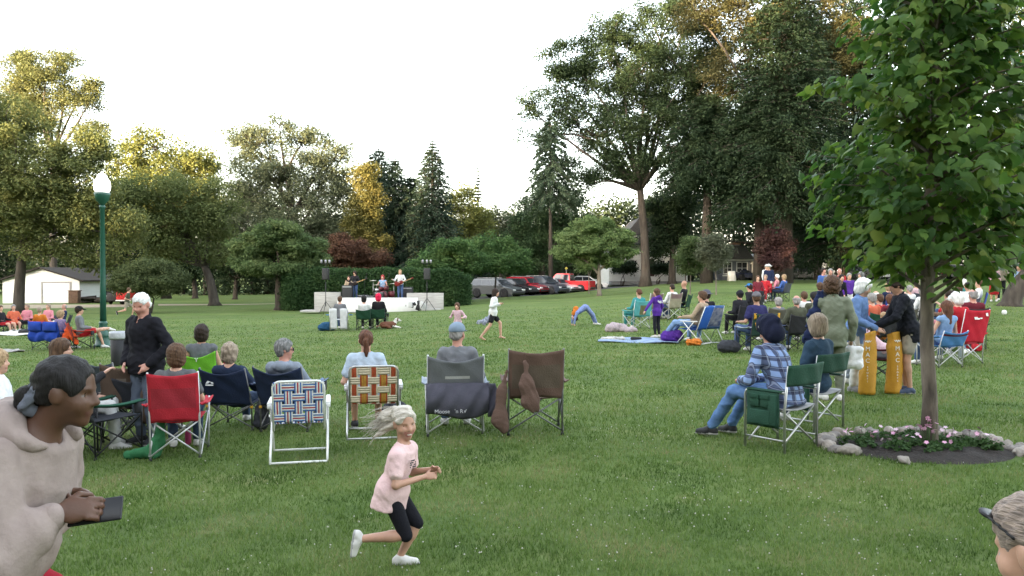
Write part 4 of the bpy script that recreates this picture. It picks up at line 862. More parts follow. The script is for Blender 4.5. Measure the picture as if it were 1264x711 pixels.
# ------------------------------------------------------------------ folding chairs
alu = mat("aluminium", (.52, .52, .51), (.40, .40, .40), rough=.35, metal=.8)
silver = mat("silver paint", (.55, .55, .55), (.45, .45, .45), rough=.4, metal=.4)
blackm = mat("black steel", (.022, .022, .024), rough=.45)
greym = mat("grey steel", (.17, .17, .17), (.12, .12, .12), rough=.45, metal=.4)
whitem = mat("white tube", (.72, .72, .70), (.62, .62, .60), rough=.35)
plastic = mat("black plastic", (.018, .018, .02), rough=.5)
wplastic = mat("white plastic", (.75, .75, .73), rough=.4)
def fab(name, c, c2=None): return mat("fabric " + name, c, c2 or tuple(v * .82 for v in c), 9, .85, bump=.3, bscale=70)
def camp_chair(label, b, yaw, fabric, frame, w=.56, top=.92, arms=True, cup=True, group=None, low=.44, dip=.05, strip=None, h=.012, seat_z=.44, tilt=.13, armfab=None, backw=None, yellow=False, name="camp_chair"):
    """quad folding chair: X frames on four sides, slung seat and back, slung armrests"""
    r = empty(name, b, yaw, label, "chair", group); q = w / 2; bw = (backw or w) / 2
    y0, y1 = -.27, .25; ly = -.26
    FL, FR, RL, RR = (-q - .02, y1 + .05, 0), (q + .02, y1 + .05, 0), (-q, y0, 0), (q, y0, 0)
    def bar(nm, a, c, rr=.0095, m=frame):
        MB().tube([a, c], rr, 7).build(nm, m, r)
    for s in (-1, 1):
        bx = s * bw
        pl = MB().tube([(s * q, y0, .02), (s * (q + bx * s) / 2, y0 - .02, low), (bx, y0 - tilt, top + .01)], .0105, 8)
        po = pl.build("leg", frame, r); MB().lathe([(.016, 0), (.019, .006), (.016, .03), (.012, .034)], (s * q, y0, .0), 10).build("foot", plastic, po)
        pf = MB().tube([(s * (q + .02), y1 + .03, .02), (s * (q + .03), y1 + .02, .61 if arms else seat_z)], .0105, 8).build("leg", frame, r)
        MB().lathe([(.016, 0), (.019, .006), (.016, .03), (.012, .034)], (s * (q + .02), y1 + .03, .0), 10).build("foot", plastic, pf)
        bar("crossbar", (s * (q + .012), y0, .05), (s * (q + .022), y1 + .01, seat_z), .009); bar("crossbar", (s * (q - .004), y0 - .02, seat_z - .03), (s * (q + .006), y1 + .03, .05), .009)
        if yellow: MB().lathe([(.017, 0), (.019, .003), (.019, .03), (.017, .033)], (s * q, y0 - .015, .30), 10).build("collar", mat("yellow plastic", (.62, .33, .03)), po)
    bar("crossbar", (-q, y0 - .012, .05), (q, y0 - .012, low - .01), .0095); bar("crossbar", (q, y0 + .010, .05), (-q, y0 + .010, low - .01), .0095)
    bar("crossbar", (-q, y1 + .035, .05), (q, y1 + .035, seat_z - .01), .0095); bar("crossbar", (q, y1 + .055, .05), (-q, y1 + .055, seat_z - .01), .0095)
    sq = q - .005
    fs = fabric
    def seat(u, v):
        x = (u - .5) * 2 * sq; y = y0 - .02 + (y1 + .03 - y0) * v
        return (x, y, low - .01 + (seat_z - low) * v - .05 * math.sin(PI * u) * math.sin(PI * min(1, v + .1)))
    MB().sheet(seat, 10, 8, .010).build("seat", fs, r)
    rg = random.Random(hash(label) % 9999); w1, w2 = rg.uniform(0, 6), rg.uniform(2, 4)
    def back(u, v):
        zz = low - .03 + (top - low + .03) * v; half = q + (bw - q) * v
        x = (u - .5) * 2 * (half + .004); y = y0 - .02 - tilt * (zz - low) / (top - low) - .045 * math.sin(PI * u) * (1 - .35 * v)
        y += .006 * math.sin(9 * u + w1 + 4 * v) * math.sin(PI * u) + .005 * math.sin(w2 * 5 * (u + v * .8))
        return (x, y, zz - dip * math.sin(PI * u) * v ** 3 + .025 * math.sin(PI * u) * (1 - v) ** 2)
    mats = [fs] + ([strip[0]] if strip else [])
    bo = MB().sheet(back, 16, 14, .010, 0, (lambda i, j: 1 if strip[1][0] <= (i + .5) / 16 <= strip[1][1] and strip[2][0] <= (j + .5) / 14 <= strip[2][1] else 0) if strip else None).build("backrest", mats, r)
    if arms:
        af = armfab or fabric
        for s in (-1, 1):
            def arm(u, v, s=s):
                x = s * (q + .03) + (u - .5) * .085; y = y0 - .06 + (y1 + .11 - y0) * v; return (x, y, .60 + .015 * (1 - v) - .03 * math.sin(PI * v) - .012 * math.cos(2 * PI * (u - .5)))
            a = MB().sheet(arm, 4, 10, .012).build("armrest", af, r)
            if cup and s == 1:
                mb = MB(); mb.lathe([(.036, -.13), (.040, -.12), (.042, 0), (.038, 0), (.036, -.118)], (s * (q + .035), y1 - .03, .592), 14); mb.build("cup_holder", mat("black mesh", (.03, .03, .033)), a)
    return r
def web_chair(label, b, yaw, frame, kinds, w=.56, top=.84, seat_z=.40, nV=5, nH=6, group=None, armm=None, stripes=None):
    """old webbed aluminium lawn chair: tube frame, woven straps; kinds = (vertical strap mats, horizontal strap mats) as lists of stripes"""
    r = empty("lawn_chair", b, yaw, label, "chair", group); q = w / 2
    yb, tl = -.20, .17                                     # back foot of the backrest, its lean
    bpt = lambda z: yb - tl * (z - seat_z + .06) / (top - seat_z + .06)
    rc = .07
    arc = lambda s: [(s * (q - rc + rc * math.cos(a)), bpt(top - rc + rc * math.sin(a)), top - rc + rc * math.sin(a)) for a in np.linspace(0, PI / 2, 6)]
    pts = [(-q, bpt(seat_z - .06), seat_z - .06)] + arc(-1) + arc(1)[::-1] + [(q, bpt(seat_z - .06), seat_z - .06)]
    MB().tube(pts, .0125, 9).build("back_frame", frame, r)
    MB().tube([(-q, yb - .02, seat_z - .02), (-q, .24, seat_z + .01), (-q + .05, .29, seat_z + .01), (q - .05, .29, seat_z + .01), (q, .24, seat_z + .01), (q, yb - .02, seat_z - .02)], .0125, 9).build("seat_frame", frame, r)
    for s in (-1, 1):
        x = s * (q + .03)
        MB().tube([(x, -.30, .02), (x, -.27, .10), (x, .20, .60)], .0125, 9).build("leg", frame, r)          # rear foot up to the front of the arm
        MB().tube([(x + s * .004, .32, .02), (x + s * .004, .30, .08), (x + s * .004, -.16, .60)], .0125, 9).build("leg", frame, r)
        a = MB(); a.box((x + s * .01, .0, .617), (.05, .46, .028), 0, None, .012); a.box((x + s * .01, -.19, .59), (.045, .09, .05), 0, None, .012); a.build("armrest", armm or wplastic, r)
    MB().tube([(-q - .03, -.297, .03), (q + .03, -.297, .03)], .0115, 8).build("stretcher", frame, r)
    MB().tube([(-q - .03, .318, .03), (q + .03, .318, .03)], .0115, 8).build("stretcher", frame, r)
    mats = []; 
    def mi(m):
        if m not in mats: mats.append(m)
        return mats.index(m)
    def straps(nm, P, nv, nh, lu, lv):
        """P(u, v, off) -> point; u across, v along"""
        mb = MB(); gv, gh = lu / nv, lv / nh; wv, wh = gv * .80, gh * .74; amp = .0045
        for i in range(nv):
            ks = kinds[0][i % len(kinds[0])]; n = len(ks); c = (i + .5) * gv
            for a in range(n):
                u0, u1 = c - wv / 2 + wv * a / n, c - wv / 2 + wv * (a + 1) / n
                mb.sheet(lambda s, t, u0=u0, u1=u1, i=i: P((u0 + (u1 - u0) * s) / lu, t, amp * math.cos(PI * (t * nh - .5 + i))), 1, nh * 4, .0016, mi(ks[a]))
        for j in range(nh):
            ks = kinds[1][j % len(kinds[1])]; n = len(ks); c = (j + .5) * gh
            for a in range(n):
                v0, v1 = c - wh / 2 + wh * a / n, c - wh / 2 + wh * (a + 1) / n
                mb.sheet(lambda s, t, v0=v0, v1=v1, j=j: P(t, (v0 + (v1 - v0) * s) / lv, -amp * math.cos(PI * (t * nv - .5 + j))), 1, nv * 4, .0016, mi(ks[a]))
        mb.build(nm, mats, r)
    z0 = seat_z + .02
    def PB(u, v, o):
        z = z0 + (top - z0 - .002) * v; return ((u - .5) * 2 * (q + .004), bpt(z) - .006 + o - .012 * math.sin(PI * u) * math.sin(PI * v), z)
    straps("backrest", PB, nV, nH, w, top - z0)
    def PS(u, v, o):
        return ((u - .5) * 2 * q, yb + .01 + .48 * v, seat_z + .008 + o - .02 * math.sin(PI * u) * math.sin(PI * v))
    straps("seat", PS, nV, nH, w, .48)
    return r
def beach_chair(label, b, yaw, fabric, frame, w=.54, top=.88, group=None, strip=None):
    """folding arm chair with a flat cloth back on a white tube frame"""
    r = empty("folding_chair", b, yaw, label, "chair", group); q = w / 2; yb = -.2; bp = lambda z: yb - .24 * (z - .36) / (top - .36)
    for s in (-1, 1):
        MB().tube([(s * q, bp(.34), .34), (s * q, bp(top), top)], .012, 8).build("back_post", frame, r)
        MB().tube([(s * (q + .03), -.36, .012), (s * (q + .03), .16, .58)], .012, 8).build("leg", frame, r)
        MB().tube([(s * (q + .035), .34, .012), (s * (q + .035), -.14, .58)], .012, 8).build("leg", frame, r)
        MB().box((s * (q + .035), .0, .595), (.05, .48, .026), 0, None, .01).build("armrest", wplastic, r)
    MB().tube([(-q, bp(top), top), (q, bp(top), top)], .012, 8).build("top_rail", frame, r)
    MB().tube([(-q - .03, -.352, .02), (q + .03, -.352, .02)], .011, 8).build("stretcher", frame, r)
    MB().sheet(lambda u, v: ((u - .5) * 2 * (q + .006), bp(.37 + (top - .355) * v) - .006 - .03 * math.sin(PI * u) * math.sin(PI * v), .37 + (top - .355) * v), 10, 10, .008, 0, (lambda i, j: 1 if strip and j in strip[1] else 0)).build("backrest", [fabric] + ([strip[0]] if strip else []), r)
    MB().sheet(lambda u, v: ((u - .5) * 2 * q, yb + .50 * v, .375 + .02 * v - .04 * math.sin(PI * u) * math.sin(PI * v)), 8, 8, .008).build("seat", fabric, r)
    return r
# ------------------------------------------------------------------ the near row of chairs and the people round it
def spot(px, py, yaw=0, fwd=.27):
    p = G(px, py); v = Vector((-math.sin(yaw) * fwd, math.cos(yaw) * fwd, 0)); q = p + v; q.z = Z(q.x, q.y); return q
C_ = cloth
ROW = "people watching from the row of chairs"; CH = "folding chairs set out on the lawn"
ap = lambda p, v, yaw=0.: p + Vector((math.cos(yaw) * v[0] - math.sin(yaw) * v[1], math.sin(yaw) * v[0] + math.cos(yaw) * v[1], v[2] if len(v) > 2 else 0))
def drape(name, m, parent, pts, rad, h=.012, noise=(.012, 30, 3), cat=None, label=None, loc=None, flat=None, cuts=()):
    """a soft hanging or heaped cloth: blended flattened cones; a thing of its own when it has a label"""
    S = Sdf(h)
    for (a, b), (ra, rb) in zip(pts, rad): S.cone(a, b, ra, rb, .05, flat=flat)
    for c in cuts: S.plane(*c)
    S.noise = noise
    if noise: S.fold = (min(.014, noise[0] * 1.3), 26, (.9, .3, .25), (.2, .5, .9), noise[2])
    o = link(name, S.mesh(name, 1), m, parent)
    if label: tag(o, label, cat); o.location = loc
    return o
# red chair
y_ = R(14); p = spot(215, 569, y_)
fr_ = fab("red", (.40, .018, .032)); redmesh = fab("red mesh", (.30, .022, .035))
camp_chair("red camp chair with silver legs and red armrests beside the green bag", p, y_, fr_, silver, w=.50, top=.96, dip=.03, strip=(redmesh, (.09, .91), (.28, .74)), cup=False, group=CH)
person("person with short wavy brown hair seated in the red camp chair", p, y_, pose_sit(back=16, arms='lap', head=(R(-8), 0, R(12))), k=.95, h=.011, hair=("bob", "brown"), top=C_("grey tee", (.11, .115, .12)), sleeve='short', bottom=C_("denim dark", (.05, .075, .13)), shoes='white', group=ROW, seed=3)
b = G(197, 566); S = MB()
o = drape("carry_bag", fab("bag green", (.025, .13, .05)), None, [((-.02, 0, .36), (-.05, 0, .16)), ((-.05, 0, .16), (-.10, -.03, .07)), ((-.10, -.03, .07), (-.36, -.05, .035)), ((-.10, -.05, .05), (-.05, -.1, .04))], [(.045, .065), (.065, .07), (.07, .045), (.06, .04)], .010, (.008, 30, 2), "bag", "limp green carry bag trailing on the grass left of the red chair", Vector((b.x + .02, b.y, b.z)))
MBb = MB().lathe([(.034, 0), (.036, .01), (.036, .14), (.028, .165), (.026, .18)], (0, 0, 0), 16)
bt = empty("water_bottle", G(231, 550), 0, "pink water bottle on the grass under the red chair", "bottle"); MBb.build("body", mat("pink metal", (.42, .05, .14), rough=.35), bt); MB().lathe([(.024, .18), (.028, .183), (.028, .215), (.02, .222)], (0, 0, 0), 14).build("cap", plastic, bt)
# brown chair at the left with its bag
y_ = R(14); p = spot(158, 546, y_)
brn = fab("brown", (.105, .070, .050)); brn2 = fab("brown lighter", (.20, .165, .135))
camp_chair("brown camp chair with a pale patch on its back left of the red chair", p, y_, brn, greym, w=.58, top=.98, dip=.06, strip=(brn2, (.34, .52), (.55, .72)), group=CH)
drape("carry_bag", brn, None, [((0, 0, 0), (-.02, -.03, -.22)), ((-.02, -.03, -.22), (-.05, -.02, -.52)), ((0, .0, .06), (.0, 0, 0))], [(.035, .085), (.085, .075), (.012, .03)], .010, (.006, 26, 5), "bag", "brown carry bag hung from the left brown chair's corner", ap(p, (.28, -.45, .84), y_))
p2 = at(184, 9.9); camp_chair("dark low chair almost hidden between the brown chair and the red chair", p2, R(-5), fab("dark", (.03, .032, .04)), blackm, w=.5, top=.80, group=CH)
person("person with tousled brown hair and light blue shirt behind the red chair", p2, R(-5), pose_sit(back=6, arms='lap', head=(R(-8), 0, R(-25))), k=.92, h=.013, hair=("short", "brown"), top=C_("sky tee", (.30, .45, .55)), sleeve='short', bottom=C_("khaki", (.25, .21, .15)), group=ROW, seed=5)
# woman in white at the left edge, long haired woman beyond
p = at(14, 8.4); y_ = R(-62)
camp_chair("dark camp chair under the woman in the white jacket", p, y_, fab("dark", (.03, .032, .04)), blackm, w=.54, top=.80, group=CH)
person("person with blond bob and white jacket at the left edge", p, y_, pose_sit(back=10, arms=[(-.26, -.02, .66), (-.16, .24, .64), (.27, -.02, .66), (.16, .24, .64)], head=(0, 0, R(-8))), k=.97, h=.011, hair=("bob", "blond"), top=C_("white jacket", (.68, .68, .68)), coat=True, bottom=C_("white jeans", (.6, .6, .58)), face=True, group=ROW, seed=6)
p = at(88, 9.2); y_ = R(-66)
camp_chair("dark green camp chair behind the running teenager", p, y_, fab("chair green", (.016, .075, .045)), blackm, w=.54, top=.84, group=CH)
person("person with long brown hair turned to talk, one hand raised", p, y_, pose_sit(back=6, arms=[(-.25, -.02, .66), (-.14, .25, .62), (.27, .08, .70), (.20, .34, .92)], head=(0, 0, R(-6))), k=1.0, h=.011, hair=("long", "brown"), top=C_("black top", (.03, .03, .035)), bottom=C_("white jeans", (.6, .6, .58)), face=True, fine=True, group=ROW, seed=7)
p = at(128, 9.0); camp_chair("dark folding chair with green cup arm in front of the brown chair", p, R(-30), fab("dark", (.03, .032, .04)), blackm, w=.5, top=.62, armfab=fab("chair green", (.016, .075, .045)), group=CH)
# standing man in black
p = at(179, 9.5)
person("standing person in black quarter zip looking down, hands in pockets", p, R(156), pose_stand(head=(R(-24), 0, R(14)), bend=3, arms=[(-.32, -.06, 1.12), (-.19, .12, .93), (.32, -.06, 1.12), (.19, .12, .93)]), k=1.05, h=.010, hair=("crew", "white"), skin='red', top=C_("black knit", (.012, .012, .016), (.008, .008, .011)), coat=True, open_collar=True, fat=1.22, bottom=C_("jeans grey", (.10, .12, .16)), shoes='black', face=True, hem=.12, seed=8, jaw=1.08)
p = at(152, 11.2); camp_chair("empty navy camp chair beside the standing man", p, R(-24), fab("slate navy", (.045, .055, .075)), greym, w=.52, top=.88, cup=False, group=CH)
# lime chair
y_ = R(14); p = at(247, 12.0)
camp_chair("lime green camp chair with white tree mark on its back", p, y_, fab("lime", (.14, .40, .025)), blackm, w=.52, top=.93, dip=.10, group=CH)
person("person with dark bob and grey and yellow vest in the lime chair", ap(p, (.03, 0), y_), y_, pose_sit(back=6, arms='rest'), k=.98, h=.012, hair=("bob", "dark"), top=[C_("vest grey", (.12, .125, .135))], sleeve='none', bottom=C_("black top", (.03, .03, .035)), skin='tan', group=ROW, seed=9)
tm = text_mesh("tree_mark", "Y", .085, mat("print white", (.75, .75, .74)), None, (0, 0, 0), (0, 0, 0)); tm.location = ap(p, (.0, -.455, .80), y_); tm.rotation_euler = (R(100), 0, y_); tm.parent = None
lime_root = [o for o in col.objects if o.get("label", "").startswith("lime green camp")][0]
def keep_parent(o, par):
    bpy.context.view_layer.update(); o.parent = par; o.matrix_parent_inverse = par.matrix_world.inverted()
keep_parent(tm, lime_root)
cupr = empty("drink_cup", ap(p, (.33, .30, .60), y_), 0, "red insulated cup standing in the lime chair's armrest", "cup"); MB().lathe([(.030, 0), (.038, .02), (.041, .13), (.041, .135)], (0, 0, 0), 14).build("body", mat("cup red", (.33, .02, .04), rough=.4), cupr); MB().lathe([(.043, .135), (.043, .15), (.03, .155)], (0, 0, 0), 14).build("lid", wplastic, cupr)
# navy chairs
nav = fab("navy", (.014, .024, .060), (.011, .018, .045))
def hill_mark(par, w, loc, rot):
    mb = MB(); mb.prism([(-w / 2, 0), (-w * .12, w * .55), (w * .02, w * .34), (w * .14, w * .48), (w / 2, 0), (w * .22, 0), (w * .05, w * .22), (-w * .10, w * .1), (-w * .18, 0)], 0, .003); mb.box((0, .0015, -w * .16), (w * .95, .003, w * .13)); o = mb.build("hill_mark", mat("print white", (.75, .75, .74)), par); o.location = loc; o.rotation_euler = rot
y_ = R(-8); p = spot(283, 534, y_)
c = camp_chair("navy camp chair with white mountain mark and yellow leg collars", p, y_, nav, greym, w=.60, top=.82, low=.36, seat_z=.40, dip=.07, yellow=True, group=CH, tilt=.2)
hill_mark(c, .11, (-.17, -.466, .63), (R(-16), 0, 0))
person("person with straight greying blond hair low in the navy chair", p, y_, pose_sit(seat=.30, back=26, arms='rest', head=(0, 0, R(5))), k=.97, h=.011, hair=("bob", "ash"), top=C_("navy top", (.02, .03, .06)), bottom=C_("denim dark", (.05, .075, .13)), group=ROW, seed=10)
y_ = R(-6); p = spot(350, 536, y_)
camp_chair("navy camp chair behind the blue and white webbed chair", p, y_, nav, greym, w=.60, top=.84, low=.36, seat_z=.40, dip=.09, yellow=True, group=CH, tilt=.22, armfab=fab("blue grey", (.12, .17, .27)))
person("person with grey hair and dark sunglasses looking right", p, y_, pose_sit(seat=.32, back=24, arms='rest', head=(R(-4), 0, R(-58))), k=.98, h=.010, hair=("short", "steel"), top=C_("heather sweat", (.22, .25, .30)), hood=True, bottom=C_("denim dark", (.05, .075, .13)), glasses='on', face=True, skin='red', group=ROW, seed=11)
drape("backpack", fab("dark", (.03, .032, .04)), None, [((0, 0, .09), (0, 0, .26)), ((0, .07, .09), (0, .07, .18))], [(.10, .085), (.06, .055)], .011, (.010, 30, 4), "bag", "black bag on the grass under the navy chair of the grey haired person", G(322, 532))
# webbed chairs
wb = [mat("web " + n, c_, c2, 40, .7) for n, c_, c2 in (("blue", (.065, .15, .42), (.05, .12, .34)), ("white", (.68, .68, .68), (.58, .58, .58)), ("red", (.42, .04, .06), (.34, .03, .05)))]
BW = [wb[0], wb[1], wb[2], wb[1], wb[0], wb[1]]
y_ = R(13); p = spot(368, 577, y_, .32)
web_chair("empty blue white and red webbed lawn chair with white arms", p, y_, whitem, ([BW], [BW]), w=.50, top=.86, nV=5, nH=4, group=CH)
wo = [mat("web " + n, c_, c2, 40, .7) for n, c_, c2 in (("rust", (.36, .07, .025), (.28, .05, .02)), ("gold", (.42, .22, .04), (.34, .17, .03)), ("cream", (.55, .48, .36), (.47, .40, .29)))]
y_ = R(10); p = spot(461, 546, y_, .32)
web_chair("rust gold and cream webbed lawn chair with tubular frame", p, y_, alu, ([[wo[2], wo[0], wo[0], wo[0], wo[2]], [wo[0], wo[1], wo[1], wo[1], wo[0]]], [[wo[2], wo[2], wo[2]]]), w=.54, top=.86, nV=5, nH=4, group=CH, armm=silver)
person("person with auburn ponytail and pale blue shirt in the rust webbed chair", ap(p, (-.09, .10), y_), y_, pose_sit(back=3, arms='rest', head=(R(3), 0, R(2)), spread=.16), k=.94, h=.010, hair=("ponytail", "auburn"), top=C_("pale blue", (.42, .50, .60)), sleeve='short', bottom=C_("khaki", (.25, .21, .15)), legs='knee', shoes='black', group=ROW, seed=12)
drape("shoulder_bag", fab("dark", (.03, .032, .04)), None, [((-.10, 0, .11), (.10, 0, .12)), ((-.08, 0, .2), (.08, 0, .2))], [(.09, .09), (.05, .05)], .011, (.010, 30, 6), "bag", "black bag on the grass right of the rust webbed chair", G(487, 520))
# grey chair with slung carry bag
y_ = R(6); p = spot(562, 539, y_)
gch = fab("chair grey", (.13, .135, .145)); 
c = camp_chair("grey camp chair with white legs and slate carry bag slung behind", p, y_, gch, silver, w=.62, top=.93, dip=.07, strip=(fab("pale grey", (.36, .36, .35)), (.30, .72), (.50, .58)), group=CH, armfab=fab("pale blue grey", (.30, .34, .40)))
person("person in blue grey cap and grey shirt seated in the grey chair", ap(p, (.03, 0), y_), y_, pose_sit(back=5, arms=[(-.27, -.08, .66), (-.26, .16, .66), (.28, -.06, .68), (.28, .18, .68)], head=(R(0), 0, R(-28))), k=.965, h=.010, hair=("crew", "grey"), hat=('cap', C_("cap blue grey", (.20, .26, .33))), top=C_("grey shirt", (.17, .175, .19)), bottom=C_("denim", (.09, .15, .27)), skin='red', face=True, group=ROW, seed=13)
sl = fab("slate", (.070, .068, .090), (.055, .053, .072)); bg = empty("carry_bag", p, y_, "slate carry bag with white lettering slung under the grey chair's back", "bag")
def slung(u, v):
    x = -.33 + .70 * u; zz = .62 - .34 * v + .02 * math.sin(7 * u) * v; return (x + .035 * (v - .5) * math.sin(PI * u), -.40 - .07 * math.sin(PI * v) - .02 * math.sin(11 * u + 4 * v) * v - .012 * math.sin(23 * u + 9 * v), zz - .05 * math.sin(PI * u) * v)
MB().sheet(slung, 30, 14, .012).build("body", sl, bg)
MB().sheet(lambda u, v: (.36 + .22 * u * (.4 + .6 * v), -.40 + .05 * u - .03 * math.sin(9 * v + 5 * u), .62 - .38 * v - .02 * u), 10, 12, .012).build("flap", sl, bg)
text_mesh("lettering", "Moose   'n RV", .062, mat("print pale", (.52, .52, .55)), bg, (-.06, -.468, .315), (R(95), 0, 0))
# brown chair empty with bag
y_ = R(3); p = spot(661, 538, y_)
brd = fab("brown right", (.120, .072, .056)); brd2 = fab("brown mesh right", (.105, .078, .058))
camp_chair("empty brown camp chair at the right end of the row", p, y_, brd, greym, w=.60, top=.97, dip=.04, strip=(brd2, (.06, .94), (.2, .70)), group=CH, cup=True)
drape("carry_bag", brd, None, [((.0, 0, 0), (.01, -.01, -.20)), ((.01, -.01, -.20), (.05, 0, -.38)), ((.05, 0, -.38), (.10, 0, -.46)), ((-.01, .01, .14), (0, 0, 0))], [(.012, .07), (.07, .085), (.085, .05), (.007, .012)], .009, (.005, 30, 8), "bag", "reddish brown drawstring bag hanging over the back of the right brown chair", ap(p, (-.12, -.475, .80), y_), flat=((0, 1, 0), 2.2))
drape("carry_bag", brd, None, [((.06, 0, .02), (0, -.01, -.22)), ((0, -.01, -.22), (-.02, 0, -.52)), ((-.02, 0, -.52), (.02, 0, -.62))], [(.012, .045), (.045, .08), (.08, .06)], .009, (.005, 26, 9), "bag", "long reddish brown bag hanging down between the grey and brown chairs", ap(p, (-.38, -.36, .72), y_), flat=((0, 1, 0), 1.8))

# ------------------------------------------------------------------ running girl in pink
RG = dict(pel=A3(0, -.055, .735), nk=A3(0, .055, 1.16), hd=A3(.0, .06, 1.345), he=(R(-10), R(6), R(-62)), sitting=False,
          sh=[A3(-.15, .10, 1.11), A3(.15, .0, 1.10)], el=[A3(-.20, .12, .86), A3(.21, .0, .84)], wr=[A3(-.02, .31, .93), A3(.07, .26, .885)],
          hip=[A3(-.085, -.03, .70), A3(.085, -.06, .70)], kn=[A3(-.075, .17, .40), A3(.085, .08, .335)], an=[A3(-.06, .01, .085), A3(.07, -.34, .30)], td=[(0, 1, 0), (0, -.15, -1)], fd=[(0, 0, -1), (0, -1, .12)])
gp = G(491, 703); gp.z = Z(gp.x, gp.y)
girl = person("laughing child in pink shirt and black shorts running across the lawn", gp, R(-88), RG, k=.655, hs=1.30, h=.0062, skin='child', hair=None, top=C_("pink tee", (.66, .47, .46), (.60, .41, .41)), sleeve='short', bottom=C_("black lycra", (.010, .010, .014)), legs='knee', shoes='white', face=True, fine=True, smile=True, jaw=1.13, hem=.17, hemn=(0, -.12, -1), hflat=1.05, curl=1.0, seed=21, palm=[(nrm((.25, .5, .1)), A3(.8, -.2, -.5)), (nrm((-.1, .6, .05)), A3(-.9, .0, -.4))])
hdv = A3(*girl["hd"]); Rh = hframe(RG['he']); hk = .655 * 1.30
S = hair_piece('pulled', hdv, Rh, hk, .006, None, 4); base = hdv + Rh @ (A3(0, -.085, .02) * hk)
rg = np.random.default_rng(6)
for i in range(22):                                          # locks swept back and down by the run
    o_ = A3(rg.uniform(-.06, .06), rg.uniform(-.03, .05), rg.uniform(-.07, .075)) * hk; a = base + Rh @ o_ * .9; L_ = rg.uniform(.10, .21)
    d1 = A3(rg.uniform(-.1, .2), -1, rg.uniform(-.55, .0)); mid = a + nrm(d1) * L_ * .5; e = mid + nrm(d1 + A3(0, 0, rg.uniform(-1.0, -.25))) * L_ * .5
    S.cone(a, mid, .026 * hk, .015 * hk, .010); S.cone(mid, e, .015 * hk, .0045 * hk, .006)
for i in range(12):                                          # fine hair pulled round the forehead
    t = (i - 5.5) / 6; a = hdv + Rh @ (A3(t * .078, .052 - .02 * t * t, .075 - .055 * t * t) * hk); S.cone(a, hdv + Rh @ (A3(t * .06, -.05, .09) * hk), .012 * hk, .016 * hk, .012)
mbh = MB(); rg2 = np.random.default_rng(9)
for i in range(110):                                         # loose single hairs streaming back
    o_ = A3(rg2.uniform(-.06, .06), rg2.uniform(-.02, .05), rg2.uniform(-.06, .085)) * hk; a = base + Rh @ o_ * .85; L_ = rg2.uniform(.12, .25); d1 = nrm(A3(rg2.uniform(-.15, .25), -1, rg2.uniform(-.6, .12)))
    m1 = a + d1 * L_ * .4; m2 = m1 + nrm(d1 + A3(0, 0, -.35)) * L_ * .35; e = m2 + nrm(d1 + A3(rg2.uniform(-.3, .3), 0, rg2.uniform(-1.1, .1))) * L_ * .3
    mbh.tube([tuple(a), tuple(m1), tuple(m2), tuple(e)], [.0016, .0014, .0012, .0006], 4, 0, False)
mbh.build("loose_hair", mat("hair platinum", (.56, .51, .44), (.34, .30, .25), 26, .55, bump=.5, bscale=60, spec=.3, stretch=(3, .35, 3)), girl)
link("hair", S.mesh("hair", 1), mat("hair platinum", (.56, .51, .44), (.34, .30, .25), 26, .55, bump=.5, bscale=60, spec=.3, stretch=(3, .35, 3)), girl)
pr = MB()
for r_ in range(4):
    for c_ in range(5):
        if (r_ * 5 + c_) % 4 != 3: pr.box(((c_ - 2) * .011, 0, (r_ - 1.5) * .013), (.008, .002, .008))
bpy.context.view_layer.update()
o = pr.build("print", mat("print dark", (.05, .05, .06)), girl); o.location = (.062, .098, .665); o.rotation_euler = (0, 0, R(-38))

# ------------------------------------------------------------------ teenager in the beige hoodie
hp = at(0, 2.42)
HG = dict(pel=A3(0, -.05, .95), nk=A3(0, .10, 1.41), hd=A3(0, .205, 1.555), he=(R(-10), 0, R(4)), sitting=False,
          sh=[A3(-.16, .09, 1.355), A3(.16, .06, 1.355)], el=[A3(-.22, .02, 1.12), A3(.26, .10, 1.09)], wr=[A3(-.07, .14, 1.20), A3(.14, .235, 1.205)],
          hip=[A3(-.09, -.03, .92), A3(.09, -.06, .92)], kn=[A3(-.10, .30, .68), A3(.10, -.03, .50)], an=[A3(-.10, .16, .30), A3(.10, -.10, .085)], td=[(0, 1, .1), (0, 1, 0)], fd=[(0, 0, -1), (0, 0, -1)])
hoodm = C_("beige fleece", (.265, .213, .19), (.21, .165, .148))
teen = person("running teenager in baggy beige hoodie with dark hair in a low bun", hp, R(-86), HG, k=.985, hs=.93, h=.006, skin='dark', hair=("pulled", "black"), top=None, bottom=C_("red shorts", (.33, .015, .03)), legs='short', shoes='white', face=True, fine=True, curl=.9, seed=31, palm=[(nrm((.1, 1, .1)), A3(.5, -.1, -.8)), (nrm((-.12, 1, .10)), A3(-.75, 0, -.55))])
J = {q: ([x * .985 for x in v] if isinstance(v, list) and q not in ('td', 'fd') else (v * .985 if isinstance(v, np.ndarray) else v)) for q, v in HG.items()}
S = Sdf(.009); u = nrm(J['nk'] - J['pel']); fw = nrm(A3(0, 1, -.3)); RT = np.stack([A3(1, 0, 0), np.cross(u, A3(1, 0, 0)), u], 1)
S.ell(J['pel'] + u * .10, (.20, .155, .15), RT, .06); S.ell(J['pel'] + u * .22, (.195, .145, .20), RT, .06); S.ell(J['pel'] + u * .34, (.185, .135, .17), RT, .06); S.cone(J['sh'][0], J['sh'][1], .075, .075, .06)
for i in (0, 1):
    S.cone(J['sh'][i], J['el'][i], .078, .098, .014); S.cone(J['el'][i], J['el'][i] + (J['wr'][i] - J['el'][i]) * .55, .098, .070, .03); S.cone(J['el'][i] + (J['wr'][i] - J['el'][i]) * .55, J['wr'][i] + (J['el'][i] - J['wr'][i]) * .12, .070, .042, .02)
nkk = J['nk']; HDP = []
